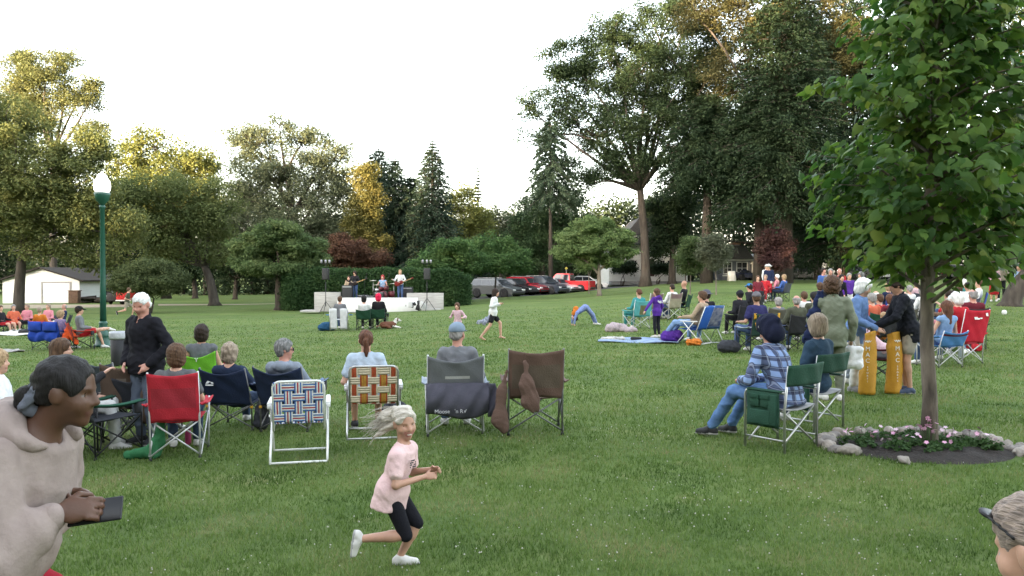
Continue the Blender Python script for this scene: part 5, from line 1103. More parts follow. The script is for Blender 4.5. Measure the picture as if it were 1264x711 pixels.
for t in range(13):                                          # the hood: a soft roll round the neck, heaped at the back
    a0, a1 = [PI * (-.20 + 1.40 * q / 13) for q in (t, t + 1)]
    pt = lambda a: nkk + A3(.118 * math.cos(a), -.005 - .105 * math.sin(a) + .02, .005 + .035 * math.sin(a))
    rr = lambda a: .020 + .044 * max(0, math.sin(a)) ** .6; HDP.append((pt(a0), pt(a1), rr(a0), rr(a1)))
HDP += [(nkk + A3(-.09, -.13, -.02), nkk + A3(.0, -.20, -.13), .062, .075), (nkk + A3(.09, -.13, -.02), nkk + A3(.0, -.20, -.13), .062, .075)]
S.cone(nkk + A3(0, .0, -.02), nkk + A3(0, .06, .14), .062, .085, .01, 0, -1); S.plane(J['pel'] + u * .03, -u, .006)
S.noise = (.006, 27, 12); S.fold = (.011, 25, (.25, .45, .85), (.9, .3, -.4), 2.)
link("hoodie", S.mesh("hoodie", 3), hoodm, teen)
SH = Sdf(.008)
for q in HDP: SH.cone(*q, .03)
SH.noise = (.006, 30, 5); SH.fold = (.012, 30, (.5, .8, .5), (.7, -.4, .6), 1.)
link("hood", SH.mesh("hood", 2), hoodm, teen)
for i in (0, 1):
    Sc = Sdf(.007); c0 = J['wr'][i] + (J['el'][i] - J['wr'][i]) * .10; c1 = J['wr'][i] + (J['el'][i] - J['wr'][i]) * .34; Sc.cone(c0, c1, .043, .049, .01); Sc.fold = (.004, 90, (.9, .2, .5), (0, 0, .1), 0.); link("cuff", Sc.mesh("cuff", 1), hoodm, teen)
S = Sdf(.008); Rt = hframe(HG['he']); hv = J['hd']; T = lambda x, y, z: hv + Rt @ A3(x, y, z)
S.ell(T(0, -.112, -.050), (.045, .036, .045), Rt, .02); S.noise = (.008, 60, 1); link("hair_bun", S.mesh("bun"), HAIR["black"], teen)
S = Sdf(.007)
for t in range(12): a0, a1 = 2 * PI * t / 12, 2 * PI * (t + 1) / 12; rr = .045; S.cone(T(rr * math.cos(a0), -.090 + .010 * math.sin(3 * a0), -.040 + rr * math.sin(a0)), T(rr * math.cos(a1), -.090 + .010 * math.sin(3 * a1), -.040 + rr * math.sin(a1)), .015 + .003 * math.sin(5 * t), .016, .01)
S.noise = (.008, 90, 2); link("scrunchie", S.mesh("scrunchie"), C_("scrunchie", (.13, .14, .17)), teen)
d_ = nrm((-.12, 1, .10)); pn_ = nrm(A3(-.75, 0, -.55) - d_ * (A3(-.75, 0, -.55) @ d_)); c_ = A3(.14, .235, 1.205) * .985 + d_ * .095 + pn_ * .030
ph = MB().box((0, 0, 0), (.075, .15, .009), 0, None, .006).build("phone", mat("phone black", (.012, .012, .014), rough=.25), None)
ph.matrix_world = Matrix.Translation(hp) @ Matrix.Rotation(R(-86), 4, 'Z') @ Matrix.Translation(Vector(c_)) @ Matrix(np.stack([np.cross(d_, -pn_), d_, -pn_], 1).tolist()).to_4x4(); tag(ph, "black phone held in the hand of the running teenager", "phone")

# ------------------------------------------------------------------ head at the lower right corner
y_ = R(20); q = at(1264, 1.82); q = ap(q, (.0, .12), y_); q.z = Z(q.x, q.y)
camp_chair("dark camp chair under the person with sunglasses pushed up", q, y_, fab("dark", (.03, .032, .04)), blackm, w=.56, top=.78, group=CH)
person("person with pulled back blond hair and dark sunglasses pushed up at the lower right corner", q, y_, pose_sit(back=14, arms='lap', head=(R(-18), 0, R(6))), k=.985, hs=1.06, h=.006, hair=("pulled", "ash", mat("hair streaked", (.40, .31, .25), (.13, .10, .085), 30, .55, bump=.6, bscale=70, spec=.25, stretch=(3.5, .5, 3.5))), glasses='up', top=C_("navy top", (.02, .03, .06)), bottom=C_("denim", (.09, .15, .27)), face=True, skin='fair', seed=41)
# ------------------------------------------------------------------ the near right group
def director_chair(label, b, yaw, fabm, frame, w=.58):
    r = empty("director_chair", b, yaw, label, "chair", CH); q = w / 2
    for s in (-1, 1):
        MB().tube([(s * q, -.22, .012), (s * q, -.22, .45), (s * q, -.26, .88)], .0135, 9).build("leg", frame, r)
        MB().tube([(s * q, .24, .012), (s * q, .24, .56), (s * q, .225, .595), (s * q, .19, .61), (s * q, -.22, .61)], .0135, 9).build("leg", frame, r)
        MB().tube([(s * q, -.22, .13), (s * q, .24, .13)], .010, 7).build("stretcher", frame, r)
        MB().sheet(lambda u, v, s=s: (s * q + (u - .5) * .07, -.20 + .40 * v, .626 - .012 * (2 * u - 1) ** 2), 4, 6, .012).build("armrest", fabm, r)
    for yy in (-.19, .21):
        MB().tube([(-q + .02, yy, .08), (q - .02, yy, .43)], .011, 8).build("crossbar", frame, r); MB().tube([(q - .02, yy + .018, .08), (-q + .02, yy + .018, .43)], .011, 8).build("crossbar", frame, r)
    MB().sheet(lambda u, v: ((u - .5) * w, -.2 + .43 * v, .445 - .03 * math.sin(PI * u)), 10, 6, .012).build("seat", mat("seat grey", (.33, .33, .34), rough=.8), r)
    MB().sheet(lambda u, v: ((u - .5) * (w + .035), -.255 - .022 * (v) - .05 * math.sin(PI * u) + .008 * math.sin(14 * u + 3 * v), .68 + .21 * v), 14, 6, .014).build("backrest", fabm, r)
    x = -q - .022; pk = MB().sheet(lambda u, v: (x - .004 * math.sin(9 * v), -.17 + .37 * u, .61 - .36 * v), 8, 8, .012).build("side_pocket", fabm, r)
    for i in range(2): MB().box((x - .018, -.02 + .12 * i, .51), (.02, .105, .12), 0, None, .008).build("pouch", fabm, pk)
    MB().box((x - .020, .04, .345), (.024, .235, .15), 0, None, .010).build("pouch", fabm, pk)
    MB().box((x - .018, -.105, .43), (.018, .10, .31), 0, None, .008).build("pouch", fabm, pk)
    for i in range(2): MB().box((x - .030, -.02 + .12 * i, .555), (.012, .108, .05), 0, None, .005).build("flap", fabm, pk)
    return r
def plaid():
    m = bpy.data.materials.new("plaid flannel"); m.use_nodes = True; n = m.node_tree; L = n.links; b = n.nodes["Principled BSDF"]; b.inputs["Roughness"].default_value = .9
    tc = n.nodes.new("ShaderNodeTexCoord"); sp = n.nodes.new("ShaderNodeSeparateXYZ")
    mp = n.nodes.new("ShaderNodeMapping"); mp.inputs["Rotation"].default_value = (R(-8), 0, R(10)); L.new(tc.outputs["Object"], mp.inputs[0]); L.new(mp.outputs[0], sp.inputs[0])
    def band(src, per, ph, duty):
        a = n.nodes.new("ShaderNodeMath"); a.operation = 'MULTIPLY_ADD'; a.inputs[1].default_value = 1 / per; a.inputs[2].default_value = ph; L.new(src, a.inputs[0])
        f = n.nodes.new("ShaderNodeMath"); f.operation = 'FRACT'; L.new(a.outputs[0], f.inputs[0]); g_ = n.nodes.new("ShaderNodeMath"); g_.operation = 'LESS_THAN'; g_.inputs[1].default_value = duty; L.new(f.outputs[0], g_.inputs[0]); return g_.outputs[0]
    def mix(f, c0, c1, fac=1.0):
        x = n.nodes.new("ShaderNodeMix"); x.data_type = 'RGBA'
        mm = n.nodes.new("ShaderNodeMath"); mm.operation = 'MULTIPLY'; mm.inputs[1].default_value = fac; L.new(f, mm.inputs[0]); L.new(mm.outputs[0], x.inputs[0])
        if isinstance(c0, tuple): x.inputs[6].default_value = (*c0, 1)
        else: L.new(c0, x.inputs[6])
        x.inputs[7].default_value = (*c1, 1); return x.outputs[2]
    ad = n.nodes.new("ShaderNodeMath"); ad.operation = 'MULTIPLY_ADD'; ad.inputs[1].default_value = .22; L.new(sp.outputs[1], ad.inputs[0]); L.new(sp.outputs[0], ad.inputs[2])
    c = mix(band(sp.outputs[2], .10, 0, .46), (.21, .30, .52), (.020, .022, .060), .80); c = mix(band(ad.outputs[0], .10, .2, .46), c, (.016, .017, .045), .80)
    c = mix(band(sp.outputs[2], .10, .70, .07), c, (.40, .46, .60), .35); c = mix(band(ad.outputs[0], .10, .86, .07), c, (.40, .46, .60), .35)
    L.new(c, b.inputs["Base Color"]); return m
grn = fab("director green", (.016, .060, .038), (.013, .048, .030))
y_ = R(38); q = at(966, 8.15)
director_chair("green director chair with side pockets holding the person in plaid", q, y_, grn, alu)
plaidm = plaid(); jeans = C_("jeans blue", (.11, .20, .38), (.075, .14, .28))
person("person in blue plaid shirt and navy hood bent over in the green director chair", ap(q, (0, .03), y_), y_, pose_sit(seat=.44, back=-22, arms=[(-.28, .16, .68), (-.12, .38, .64), (.26, .14, .68), (.10, .38, .64)], head=(R(-30), 0, R(-6)), spread=.14, legs=dict(kn=[A3(-.15, .43, .52), A3(.13, .43, .53)], an=[A3(-.16, .72, .11), A3(.10, .66, .11)])), k=1.03, h=.009, fat=1.14, top=plaidm, coat=False, hem=.14, bottom=jeans, shoes='black', hair=("short", "grey"), hat=('hoodup', C_("hood navy", (.012, .015, .035))), skin='red', wrinkle=1.2, seed=51)
y_ = R(36); q = at(1003, 9.2)
director_chair("second green director chair half hidden beside the plaid shirted person's", q, y_, grn, alu)
person("person with curly grey blond hair beside the plaid shirted person", q, y_, pose_sit(back=2, arms='lap', head=(R(-5), 0, R(-40))), k=1.0, h=.012, hair=("bob", "ash"), top=C_("teal navy", (.03, .06, .10)), sleeve='short', bottom=C_("denim dark", (.05, .075, .13)), group=None, seed=52)
# green jacketed woman with white tote
q = at(1028, 11.25)
person("standing person in sage green jacket and trousers carrying a white tote", q, R(-14), pose_stand(head=(R(-6), 0, R(-14)), arms=[(-.28, .08, 1.12), (-.24, .26, 1.18), (.27, -.03, 1.12), (.26, .06, .86)]), k=1.01, h=.011, hair=("curly", "brown"), top=C_("sage jacket", (.185, .205, .15), (.155, .172, .125)), coat=True, hem=.17, bottom=C_("sage trousers", (.155, .170, .125)), shoes='white', seed=53, fat=1.05)
drape("folded_jacket", C_("navy puffer", (.016, .024, .07)), None, [((.03, 0, .0), (-.03, .02, -.25)), ((-.03, .02, -.25), (-.12, .06, -.62)), ((.06, .02, .02), (.07, .06, -.08))], [(.075, .09), (.09, .075), (.06, .05)], .013, (.016, 26, 4), "jacket", "navy puffer jacket slung over the arm of the sage green jacket wearer", ap(q, (-.20, -.02, 1.46), R(-14)), flat=((0, 1, 0), 1.5))
tote = empty("tote_bag", ap(q, (.27, .09, .45), R(-14)), R(-20), "white plastic tote bag hanging from the sage jacketed person's hand", "bag"); wt = mat("white poly", (.70, .70, .71), (.62, .62, .64), 20, .5, bump=.3, bscale=30)
S = Sdf(.012); S.cone((-.10, 0, .05), (.10, 0, .05), .05, .05, .05); S.cone((-.11, 0, .27), (.11, 0, .27), .04, .04, .06); S.cone((-.1, 0, .05), (-.11, 0, .27), .05, .04, .05); S.cone((.1, 0, .05), (.11, 0, .27), .05, .04, .05); S.cone((0, 0, .08), (0, 0, .27), .07, .06, .05); S.noise = (.006, 26, 6); S.fold = (.010, 22, (.6, .4, .7), (.8, -.3, .5), 1.); link("body", S.mesh("tote"), wt, tote)
MB().tube([(-.07, 0, .29), (-.03, 0, .37), (0, 0, .395), (.03, 0, .37), (.07, 0, .29)], .008, 6).build("handle", wt, tote)
# white haired woman
q = at(1057, 12.1)
person("standing person with white hair, blue jacket and white trousers looking down", q, R(-128), pose_stand(head=(R(-22), 0, R(4)), bend=9, arms=[(-.28, .05, 1.10), (-.22, .27, .98), (.27, .06, 1.12), (.13, .32, .98)]), k=1.0, h=.011, hair=("bob", "white"), top=C_("denim jacket", (.13, .21, .40), (.11, .18, .34)), coat=True, hem=.18, bottom=C_("white trousers", (.62, .62, .60)), shoes='grey', face=True, seed=54, fat=1.04)
# gold chair bags standing on end
gold = mat("gold nylon", (.46, .235, .022), (.40, .195, .018), 9, .55, bump=.35, bscale=34)
def gold_bag(label, b, yaw, Hh=.93, rot=0):
    r = empty("chair_bag", b, yaw, label, "bag", "gold folding chair bags"); mb = MB(); P = []; n = 28
    for i in range(20):
        t = i / 19; z = .01 + Hh * t; rad = (.122 - .020 * t) * (1 - .07 * math.sin(5.5 * t + rot * 3)) * (1 if t < .80 else (1 - .30 * math.sin(min(1, (t - .80) / .12) * PI / 2) if t < .92 else .70 + .06 * (t - .92) / .08))
        P.append([((rad + .010 * math.sin(4 * a + 9 * t + rot) + .006 * math.sin(9 * a - 17 * t)) * math.cos(a) + .025 * math.sin(3 * t + 2 * rot), (rad * .78 + .009 * math.sin(3 * a - 6 * t)) * math.sin(a), z + .03 * math.cos(a + 1) * t) for a in [2 * PI * j / n for j in range(n)]])
    V = [q for ring in P for q in ring]; Fs = [(i * n + j, i * n + (j + 1) % n, (i + 1) * n + (j + 1) % n, (i + 1) * n + j) for i in range(19) for j in range(n)] + [tuple(reversed(range(n))), tuple(range(19 * n, 20 * n))]
    mb.add(V, Fs, 0, True); mb.build("body", gold, r)
    MB().tube([(.03 * math.cos(t), -.02, Hh + .04 + .045 * math.sin(t)) for t in np.linspace(-.4, PI + .4, 9)], .007, 6).build("drawstring", plastic, r)
    pw = mat("print white", (.75, .75, .74)); a = rot; RR = .1205
    pos = lambda z: ((.128 - .020 * z) * math.sin(a) + .02, -(.128 - .020 * z) * .80 * math.cos(a) - .010, z)
    mb = MB(); mb.prism([(-.055, .02), (-.03, -.012), (-.016, .004), (0, -.022), (.016, .004), (.03, -.012), (.055, .02), (.03, .006), (.014, .022), (0, .0), (-.014, .022), (-.03, .006)], 0, .003); o = mb.build("crest", pw, r); o.location = pos(.80); o.rotation_euler = (0, 0, a)
    for i, ch in enumerate("MAC"): text_mesh("letter", ch, .088, pw, r, pos(.69 - .088 * i), (PI / 2, 0, a))
    for i, ch in enumerate("SPORTS"): text_mesh("letter", ch, .036, pw, r, pos(.42 - .043 * i), (PI / 2, 0, a))
    return r
gold_bag("gold chair bag lettered down its left side, held by the white haired person", at(1073, 11.75), R(6), .92, R(-44))
gold_bag("gold chair bag lettered down its middle, held by the person in black", at(1103, 11.85), R(-3), .90, R(2))
mb = MB().box((0, 0, 0), (.055, .004, .10), 0, None, .002); 
# bending woman and the man in black with shorts
q = at(1086, 12.9)
camp_chair("black chair with maroon seat behind the gold bags", q, R(70), fab("maroon", (.09, .012, .025)), blackm, w=.5, top=.74, group=CH)
person("person in pink and white patterned shirt bent forward with long dark hair", ap(q, (0, .02), R(70)), R(70), pose_sit(back=-46, arms=[(-.25, .30, .66), (-.14, .46, .48), (.25, .28, .66), (.14, .46, .48)], head=(R(-50), 0, 0)), k=1.02, h=.012, hair=("long", "dark"), top=mat("cloth floral", (.60, .42, .44), (.40, .25, .30), 34, .9), bottom=C_("grey blue", (.24, .27, .33)), seed=55)
q = at(1120, 11.9)
person("stooping person in black fleece and khaki shorts behind the young tree", q, R(78), pose_stand(bend=15, head=(R(-28), 0, 0), arms=[(-.26, .22, 1.12), (-.10, .42, .98), (.27, .18, 1.10), (.10, .40, .96)]), k=1.03, h=.011, hair=("short", "dark"), top=C_("black fleece", (.012, .013, .018), (.009, .010, .014)), coat=True, hem=.18, fat=1.1, bottom=C_("khaki shorts", (.30, .27, .22)), legs='short', shoes='blue', skin='tan', seed=56)
# ------------------------------------------------------------------ the flower bed
def flower_bed():
    rng = np.random.default_rng(12); bx, by, rx, ry = BED; bx -= .05; V = [(bx, by, Z(bx, by) + .05)]; n = 60
    rings = 7
    for k in range(1, rings + 1):
        for j in range(n):
            a = 2 * PI * j / n; t = k / rings; V.append((bx + rx * .97 * t * math.cos(a), by + ry * .97 * t * math.sin(a), Z(bx, by) + .05 * (1 - t ** 3) + rng.uniform(-.012, .016) * (k < rings) + .004))
    Fs = [(0, 1 + j, 1 + (j + 1) % n, 1 + (j + 1) % n) for j in range(n)]
    tri = [(0, 1 + j, 1 + (j + 1) % n) for j in range(n)]; quad = [(1 + (k - 1) * n + j, 1 + k * n + j, 1 + k * n + (j + 1) % n, 1 + (k - 1) * n + (j + 1) % n) for k in range(1, rings) for j in range(n)]
    m = MB().add(V, tri + quad, 0, True).build("mulch_soil", mat("dark mulch", (.030, .022, .018), (.010, .008, .007), 30, .95, bump=1, bscale=45)); tag(m, kind="structure")
    stone = [mat("fieldstone " + str(i), c, c2, 9, .9, bump=.6, bscale=25) for i, (c, c2) in enumerate((((.30, .27, .235), (.18, .16, .14)), ((.36, .32, .28), (.24, .21, .185)), ((.26, .235, .22), (.15, .135, .125))))]
    def st(a, sz, i, lab="grey fieldstone in the ring edging the flower bed", big=1.):
        S = Sdf(.016); r_ = rng
        for q in range(4): S.ell(r_.normal(size=3) * A3(.3, .25, .1) * sz + A3(0, 0, .28 * sz), A3(r_.uniform(.5, .8), r_.uniform(.4, .6), r_.uniform(.3, .45)) * sz * .75, hframe(r_.uniform(-.5, .5, 3)), .04)
        S.noise = (.012, 40, i); o = link("garden_stone", S.mesh("stone"), stone[i % 3]); o.location = (bx + rx * 1.05 * math.cos(a), by + ry * 1.05 * math.sin(a), Z(bx, by) - .02); o.rotation_euler = (0, 0, rng.uniform(0, 6))
        tag(o, lab, "stone", "stones edging the flower bed")
    a = 0.0; i = 0
    while a < 2 * PI - .05:
        d = rng.uniform(.155, .235); front = math.sin(a + d / 2) < -.55 and rng.uniform() < .78
        if not front: st(a + d / 2, rng.uniform(.11, .165), i)
        i += 1; a += d
    # plants
    lm = leafmat("leaf bedding", [(.022, .046, .018), (.045, .085, .030), (.075, .12, .045)]); pk = [mat("petal " + n_, c, c2, 30, .6) for n_, c, c2 in (("pink", (.62, .36, .48), (.52, .26, .40)), ("pale", (.66, .52, .58), (.56, .40, .50)))]
    labs = {}
    spots = [(-.62, -.10), (-.42, -.34), (-.28, -.05), (-.10, -.14), (.02, .18), (-.50, .28), (-.74, .16), (.30, -.02), (.50, -.12), (.42, .30), (.68, .10), (-.22, .40), (.20, -.34), (.62, -.30), (-.05, -.42), (.14, .48), (-.02, -.22)]
    for i, (dx, dy) in enumerate(spots):
        b = Vector((bx + dx * rx, by + dy * ry, Z(bx, by) + .03)); tall = i == 16
        lab = "tall pink flower head right against the young tree's trunk" if tall else "low pink flowering bedding plant in the round flower bed"
        r = empty("flowering_plant", b, rng.uniform(0, 6), lab, "flower", None if tall else "bedding plants round the young tree")
        n = 9 if not tall else 5; C = np.stack([rng.uniform(-.10, .10, n), rng.uniform(-.09, .09, n), rng.uniform(.015, .07, n)], 1); leaves("foliage", lm, r, C, np.full(n, .05), 18, .045, rng, flat=.8, shape=.7)
        mbp = MB(); m_ = rng.integers(1, 6) if not tall else 14
        for q in range(m_):
            c = A3(rng.uniform(-.10, .10), rng.uniform(-.09, .09), rng.uniform(.10, .16)) if not tall else A3(rng.normal() * .045, rng.normal() * .045, .25 + rng.normal() * .035)
            mbp.tube([(c[0] * .7, c[1] * .7, .02), tuple(c - A3(0, 0, .004))], .0022, 4, 0)
            e = nrm(rng.normal(size=3) * .5 + A3(0, -.5, .8)); s_ = nrm(np.cross(e, A3(1, .2, 0))); t_ = np.cross(e, s_)
            for f in range(5):
                a = 2 * PI * f / 5; d = s_ * math.cos(a) + t_ * math.sin(a); d2 = s_ * math.cos(a + .62) + t_ * math.sin(a + .62); d1 = s_ * math.cos(a - .62) + t_ * math.sin(a - .62); rr = .022
                mbp.add([c, c + d1 * rr * .8 + e * .004, c + d * rr * 1.15 + e * .002, c + d2 * rr * .8 + e * .004], [(0, 1, 2, 3)], 1)
        mbp.build("blossom", [mat("stem green", (.05, .10, .03)), pk[i % 2]], r)
flower_bed()
# ------------------------------------------------------------------ garage, houses, stage, hedge, lamp, cars
white_w = mat("white siding", (.66, .66, .64), (.58, .58, .56), 2, .7, bump=.15, bscale=20, stretch=(.3, .3, 6))
dark_w = mat("dark opening", (.015, .015, .017), rough=.6); glass = mat("window glass", (.03, .034, .04), (.02, .022, .026), 3, .1, spec=.7)
roof_m = mat("grey shingle", (.075, .072, .07), (.045, .043, .042), 12, .95, bump=.5, bscale=30); brown_w = mat("weathered brown wood", (.12, .075, .05), (.07, .042, .028), 6, .9, bump=.4, bscale=30)
def xy(px, D): q = at(px, D); return q
# garage
b = at(50, 70); gr = empty("garage", b, 0, "white wooden garage with gable front and closed white door", "garage"); S_ = 70 / F
X = lambda px: (px - 632) * S_ - b.x; ZZ = lambda py: zpx(py, 70) - b.z
gx0, gx1, gy1 = X(3), X(98), 10.5; ze, zp = ZZ(346), ZZ(331.5)
MB().prism([(gx0, -.1), (gx1, -.1), (gx1, ze), ((gx0 + gx1) / 2, zp), (gx0, ze)], 0, gy1).build("wall", white_w, gr)
rf = MB(); xm = (gx0 + gx1) / 2
for s, xe in ((-1, gx0), (1, gx1)):
    d = Vector((xe - xm, 0, ze - zp)); d.normalize(); e = Vector((xe, 0, ze)) + d * .45; n = Vector((-d.z, 0, d.x)) * (1 if s > 0 else -1)
    if n.z < 0: n = -n
    p0 = Vector((xm, 0, zp)); rf.add([p0 + Vector((0, -.35, 0)) + n * .02, e + Vector((0, -.35, 0)) + n * .02, e + Vector((0, gy1 + .35, 0)) + n * .02, p0 + Vector((0, gy1 + .35, 0)) + n * .02, p0 + Vector((0, -.35, 0)) + n * .14, e + Vector((0, -.35, 0)) + n * .14, e + Vector((0, gy1 + .35, 0)) + n * .14, p0 + Vector((0, gy1 + .35, 0)) + n * .14], [(0, 1, 2, 3), (4, 7, 6, 5), (0, 4, 5, 1), (1, 5, 6, 2), (2, 6, 7, 3), (3, 7, 4, 0)])
rf.build("roof", mat("dark brown shingle", (.032, .026, .022), (.02, .016, .014), 12, .95), gr)
dx0, dx1, dz = X(53), X(86), ZZ(349.5)
fr = MB(); 
for (c, sz) in ((((dx0 + dx1) / 2, -.04, dz + .07), (dx1 - dx0 + .28, .06, .14)), ((dx0 - .07, -.04, dz / 2), (.14, .06, dz)), ((dx1 + .07, -.04, dz / 2), (.14, .06, dz))): fr.box(c, sz)
fr.build("door_frame", mat("grey trim", (.30, .29, .28)), gr)
dr = MB()
for i in range(4): dr.box(((dx0 + dx1) / 2, -.012, dz * (i + .5) / 4), (dx1 - dx0 - .01, .03, dz / 4 - .025), 0, None, .01)
dr.build("door", mat("white door", (.74, .74, .72), (.68, .68, .66)), gr)
MB().box((gx1 + .02, 5, 1.1), (.04, .9, 1.0)).build("window", glass, gr)
p = at(92, 69.2); r_ = empty("wooden_bin", p, 0, "brown wooden bin against the right of the garage door", "bin"); MB().box((0, 0, .55), (.85, .5, 1.1), 0, None, .03).build("box", brown_w, r_); MB().box((0, 0, 1.13), (.95, .6, .06)).build("lid", brown_w, r_)
rng = np.random.default_rng(3)
p = at(119, 70.5); wpile = empty("log_pile", p, 0, "dark heap of logs and scrap along the garage side wall", "log pile"); mb = MB()
for i in range(26):
    a = rng.normal(0, .35); c = A3(rng.uniform(-1.6, 1.5), rng.uniform(-.5, .5), rng.uniform(.08, .55)); d = A3(math.cos(a), math.sin(a), rng.uniform(-.1, .25)) * rng.uniform(.4, 1.0); mb.tube([tuple(c - d), tuple(c + d)], rng.uniform(.06, .13), 7)
mb.build("logs", bark_d, wpile)
# red trailer
p = at(152, 66); tr = empty("utility_trailer", p, R(4), "boxy bright red trailer parked right of the garage", "trailer"); red = mat("red paint", (.50, .022, .025), (.42, .018, .02), 4, .4, spec=.5)
MB().box((0, .9, .98), (1.15, 1.9, 1.15), 0, None, .05).build("body", red, tr); MB().box((0, -.07, .36), (1.2, .05, .10)).build("bumper", whitem, tr)
def wheel(par, c, r=.34, w=.22, rim=None, axis='y'):
    rot = Matrix.Rotation(PI / 2, 3, 'X') if axis == 'y' else Matrix.Rotation(PI / 2, 3, 'Y')
    o = MB().lathe([(r * .62, -w / 2), (r * .93, -w / 2), (r, -w / 2 + .03), (r, w / 2 - .03), (r * .93, w / 2), (r * .62, w / 2)], c, 22, 0, rot).build("wheel", mat("tyre", (.018, .018, .019), rough=.9), par)
    mb = MB(); mb.lathe([(r * .10, -w * .42), (r * .60, -w * .40), (r * .62, -w / 2 - .004), (r * .62, w / 2 + .004), (r * .60, w * .40), (r * .10, w * .42)], c, 22, 0, rot)
    mb.build("rim", rim or mat("wheel silver", (.42, .42, .42), (.34, .34, .34), rough=.4), o)
for s in (-1, 1): wheel(tr, (s * .52, 1.0, .30), .30, .18, axis='x')
p = at(140, 67); MB_ = MB(); dk = empty("open_trailer", p, 0, "dark low cart standing between the garage and the red trailer", "cart"); MB_.box((0, .6, .62), (1.0, 1.6, .7), 0, None, .05).build("body", mat("dark paint", (.03, .03, .03)), dk)
for s in (-1, 1): wheel(dk, (s * .55, .6, .28), .28, .16, axis='x')
# lamp post
lp = G(127, 428); D_ = lp.y; lamp = empty("lamp_post", lp, 0, "tall dark green lamp post with glowing white acorn globe", "street lamp"); H = zpx(212, D_) - lp.z
lg = mat("lamp green", (.012, .075, .052), (.009, .06, .042), 5, .4, spec=.5)
MB().lathe([(.29, 0), (.29, .07), (.24, .10), (.21, .34), (.225, .38), (.15, .46), (.12, .72), (.135, .76), (.098, .82)], (0, 0, 0), 16).build("base", lg, lamp)
zg = H - 1.02
MB().lathe([(.098, .82), (.085, 2.0), (.070, zg - .18), (.095, zg - .15), (.095, zg - .10), (.075, zg - .06)], (0, 0, 0), 16).build("pole", lg, lamp)
MB().lathe([(.075, zg - .06), (.10, zg), (.20, zg + .10), (.235, zg + .26), (.24, zg + .34), (.20, zg + .35)], (0, 0, 0), 20).build("collar", lg, lamp)
gm = bpy.data.materials.new("lit globe"); gm.use_nodes = True; gb = gm.node_tree.nodes["Principled BSDF"]; gb.inputs["Base Color"].default_value = (.85, .85, .82, 1); gb.inputs["Emission Color"].default_value = (1, .97, .9, 1); gb.inputs["Emission Strength"].default_value = .28
MB().lathe([(.18, zg + .34), (.235, zg + .42), (.255, zg + .56), (.235, zg + .70), (.16, zg + .82), (.13, zg + .85)], (0, 0, 0), 22).build("globe", gm, lamp)
MB().lathe([(.14, zg + .845), (.15, zg + .87), (.10, zg + .94), (.035, zg + .97), (.03, zg + 1.0), (.008, zg + 1.03)], (0, 0, 0), 16).build("finial", gm, lamp)
# rubbish bin with liner
p = at(146, 19.3); tc_ = empty("trash_can", p, 0, "black trash can with pale plastic liner folded over its rim beside the lamp post", "trash can")
MB().lathe([(.16, 0), (.17, .02), (.20, .80), (.19, .80)], (0, 0, 0), 20).build("body", mat("bin black", (.02, .02, .023), rough=.55), tc_)
MB().lathe([(.205, .66), (.220, .70), (.218, .80), (.21, .84), (.18, .82), (.17, .70)], (0, 0, 0), 22).build("liner", mat("liner grey", (.42, .43, .46), (.30, .31, .34), 9, .35, bump=.9, bscale=18), tc_)
# stage
stone_w = mat("grey washed boards", (.42, .41, .39), (.30, .29, .275), 3, .85, bump=.5, bscale=12, stretch=(.6, 1, 5)); panel = mat("stage white", (.72, .72, .71), (.66, .66, .65), 3, .6)
sb = at(466, 46.2); SY = 46.2; S_ = SY / F; X = lambda px: (px - 632) * S_ - sb.x; ZZ = lambda py: zpx(py, SY) - sb.z
stg = empty("stage", sb, 0, "low white fronted stage platform with grey board wings before the hedge", "stage"); zf = .66
MB().box((0, 2.2, zf - .05), (X(507) - X(407), 4.2, .10)).build("platform", mat("stage deck", (.10, .10, .10)), stg)
fp = MB().box((0, 0, ZZ(367.5) / 2), (X(506.5) - X(407), .05, ZZ(367.5)), 0, None, .01).build("front_panel", panel, stg)
mk = MB()
for q in range(7): mk.box((rng.uniform(-2.2, 2.2), -.029, rng.uniform(.12, .5)), (rng.uniform(.03, .10), .004, rng.uniform(.02, .09)), 0, Matrix.Rotation(rng.uniform(-1, 1), 3, 'Y'))
mk.build("scuff_marks", mat("scuff", (.25, .25, .25)), fp)
MB().box(((X(384) + X(417)) / 2, .8, ZZ(361) / 2), (X(417) - X(384), .18, ZZ(361)), 0, None, .01).build("side_wall", stone_w, stg)
MB().box(((X(500) + X(546)) / 2, .8, ZZ(362) / 2), (X(546) - X(500), .18, ZZ(362)), 0, None, .01).build("side_wall", stone_w, stg)
MB().box(((X(520) + X(543)) / 2, .35, .10), (X(543) - X(520), .5, .2), 0, None, .01).build("step", stone_w, stg)
MB().box((X(381), .9, .04), (1.2, 1.2, .10)).build("kerb_slab", stone_w, stg)
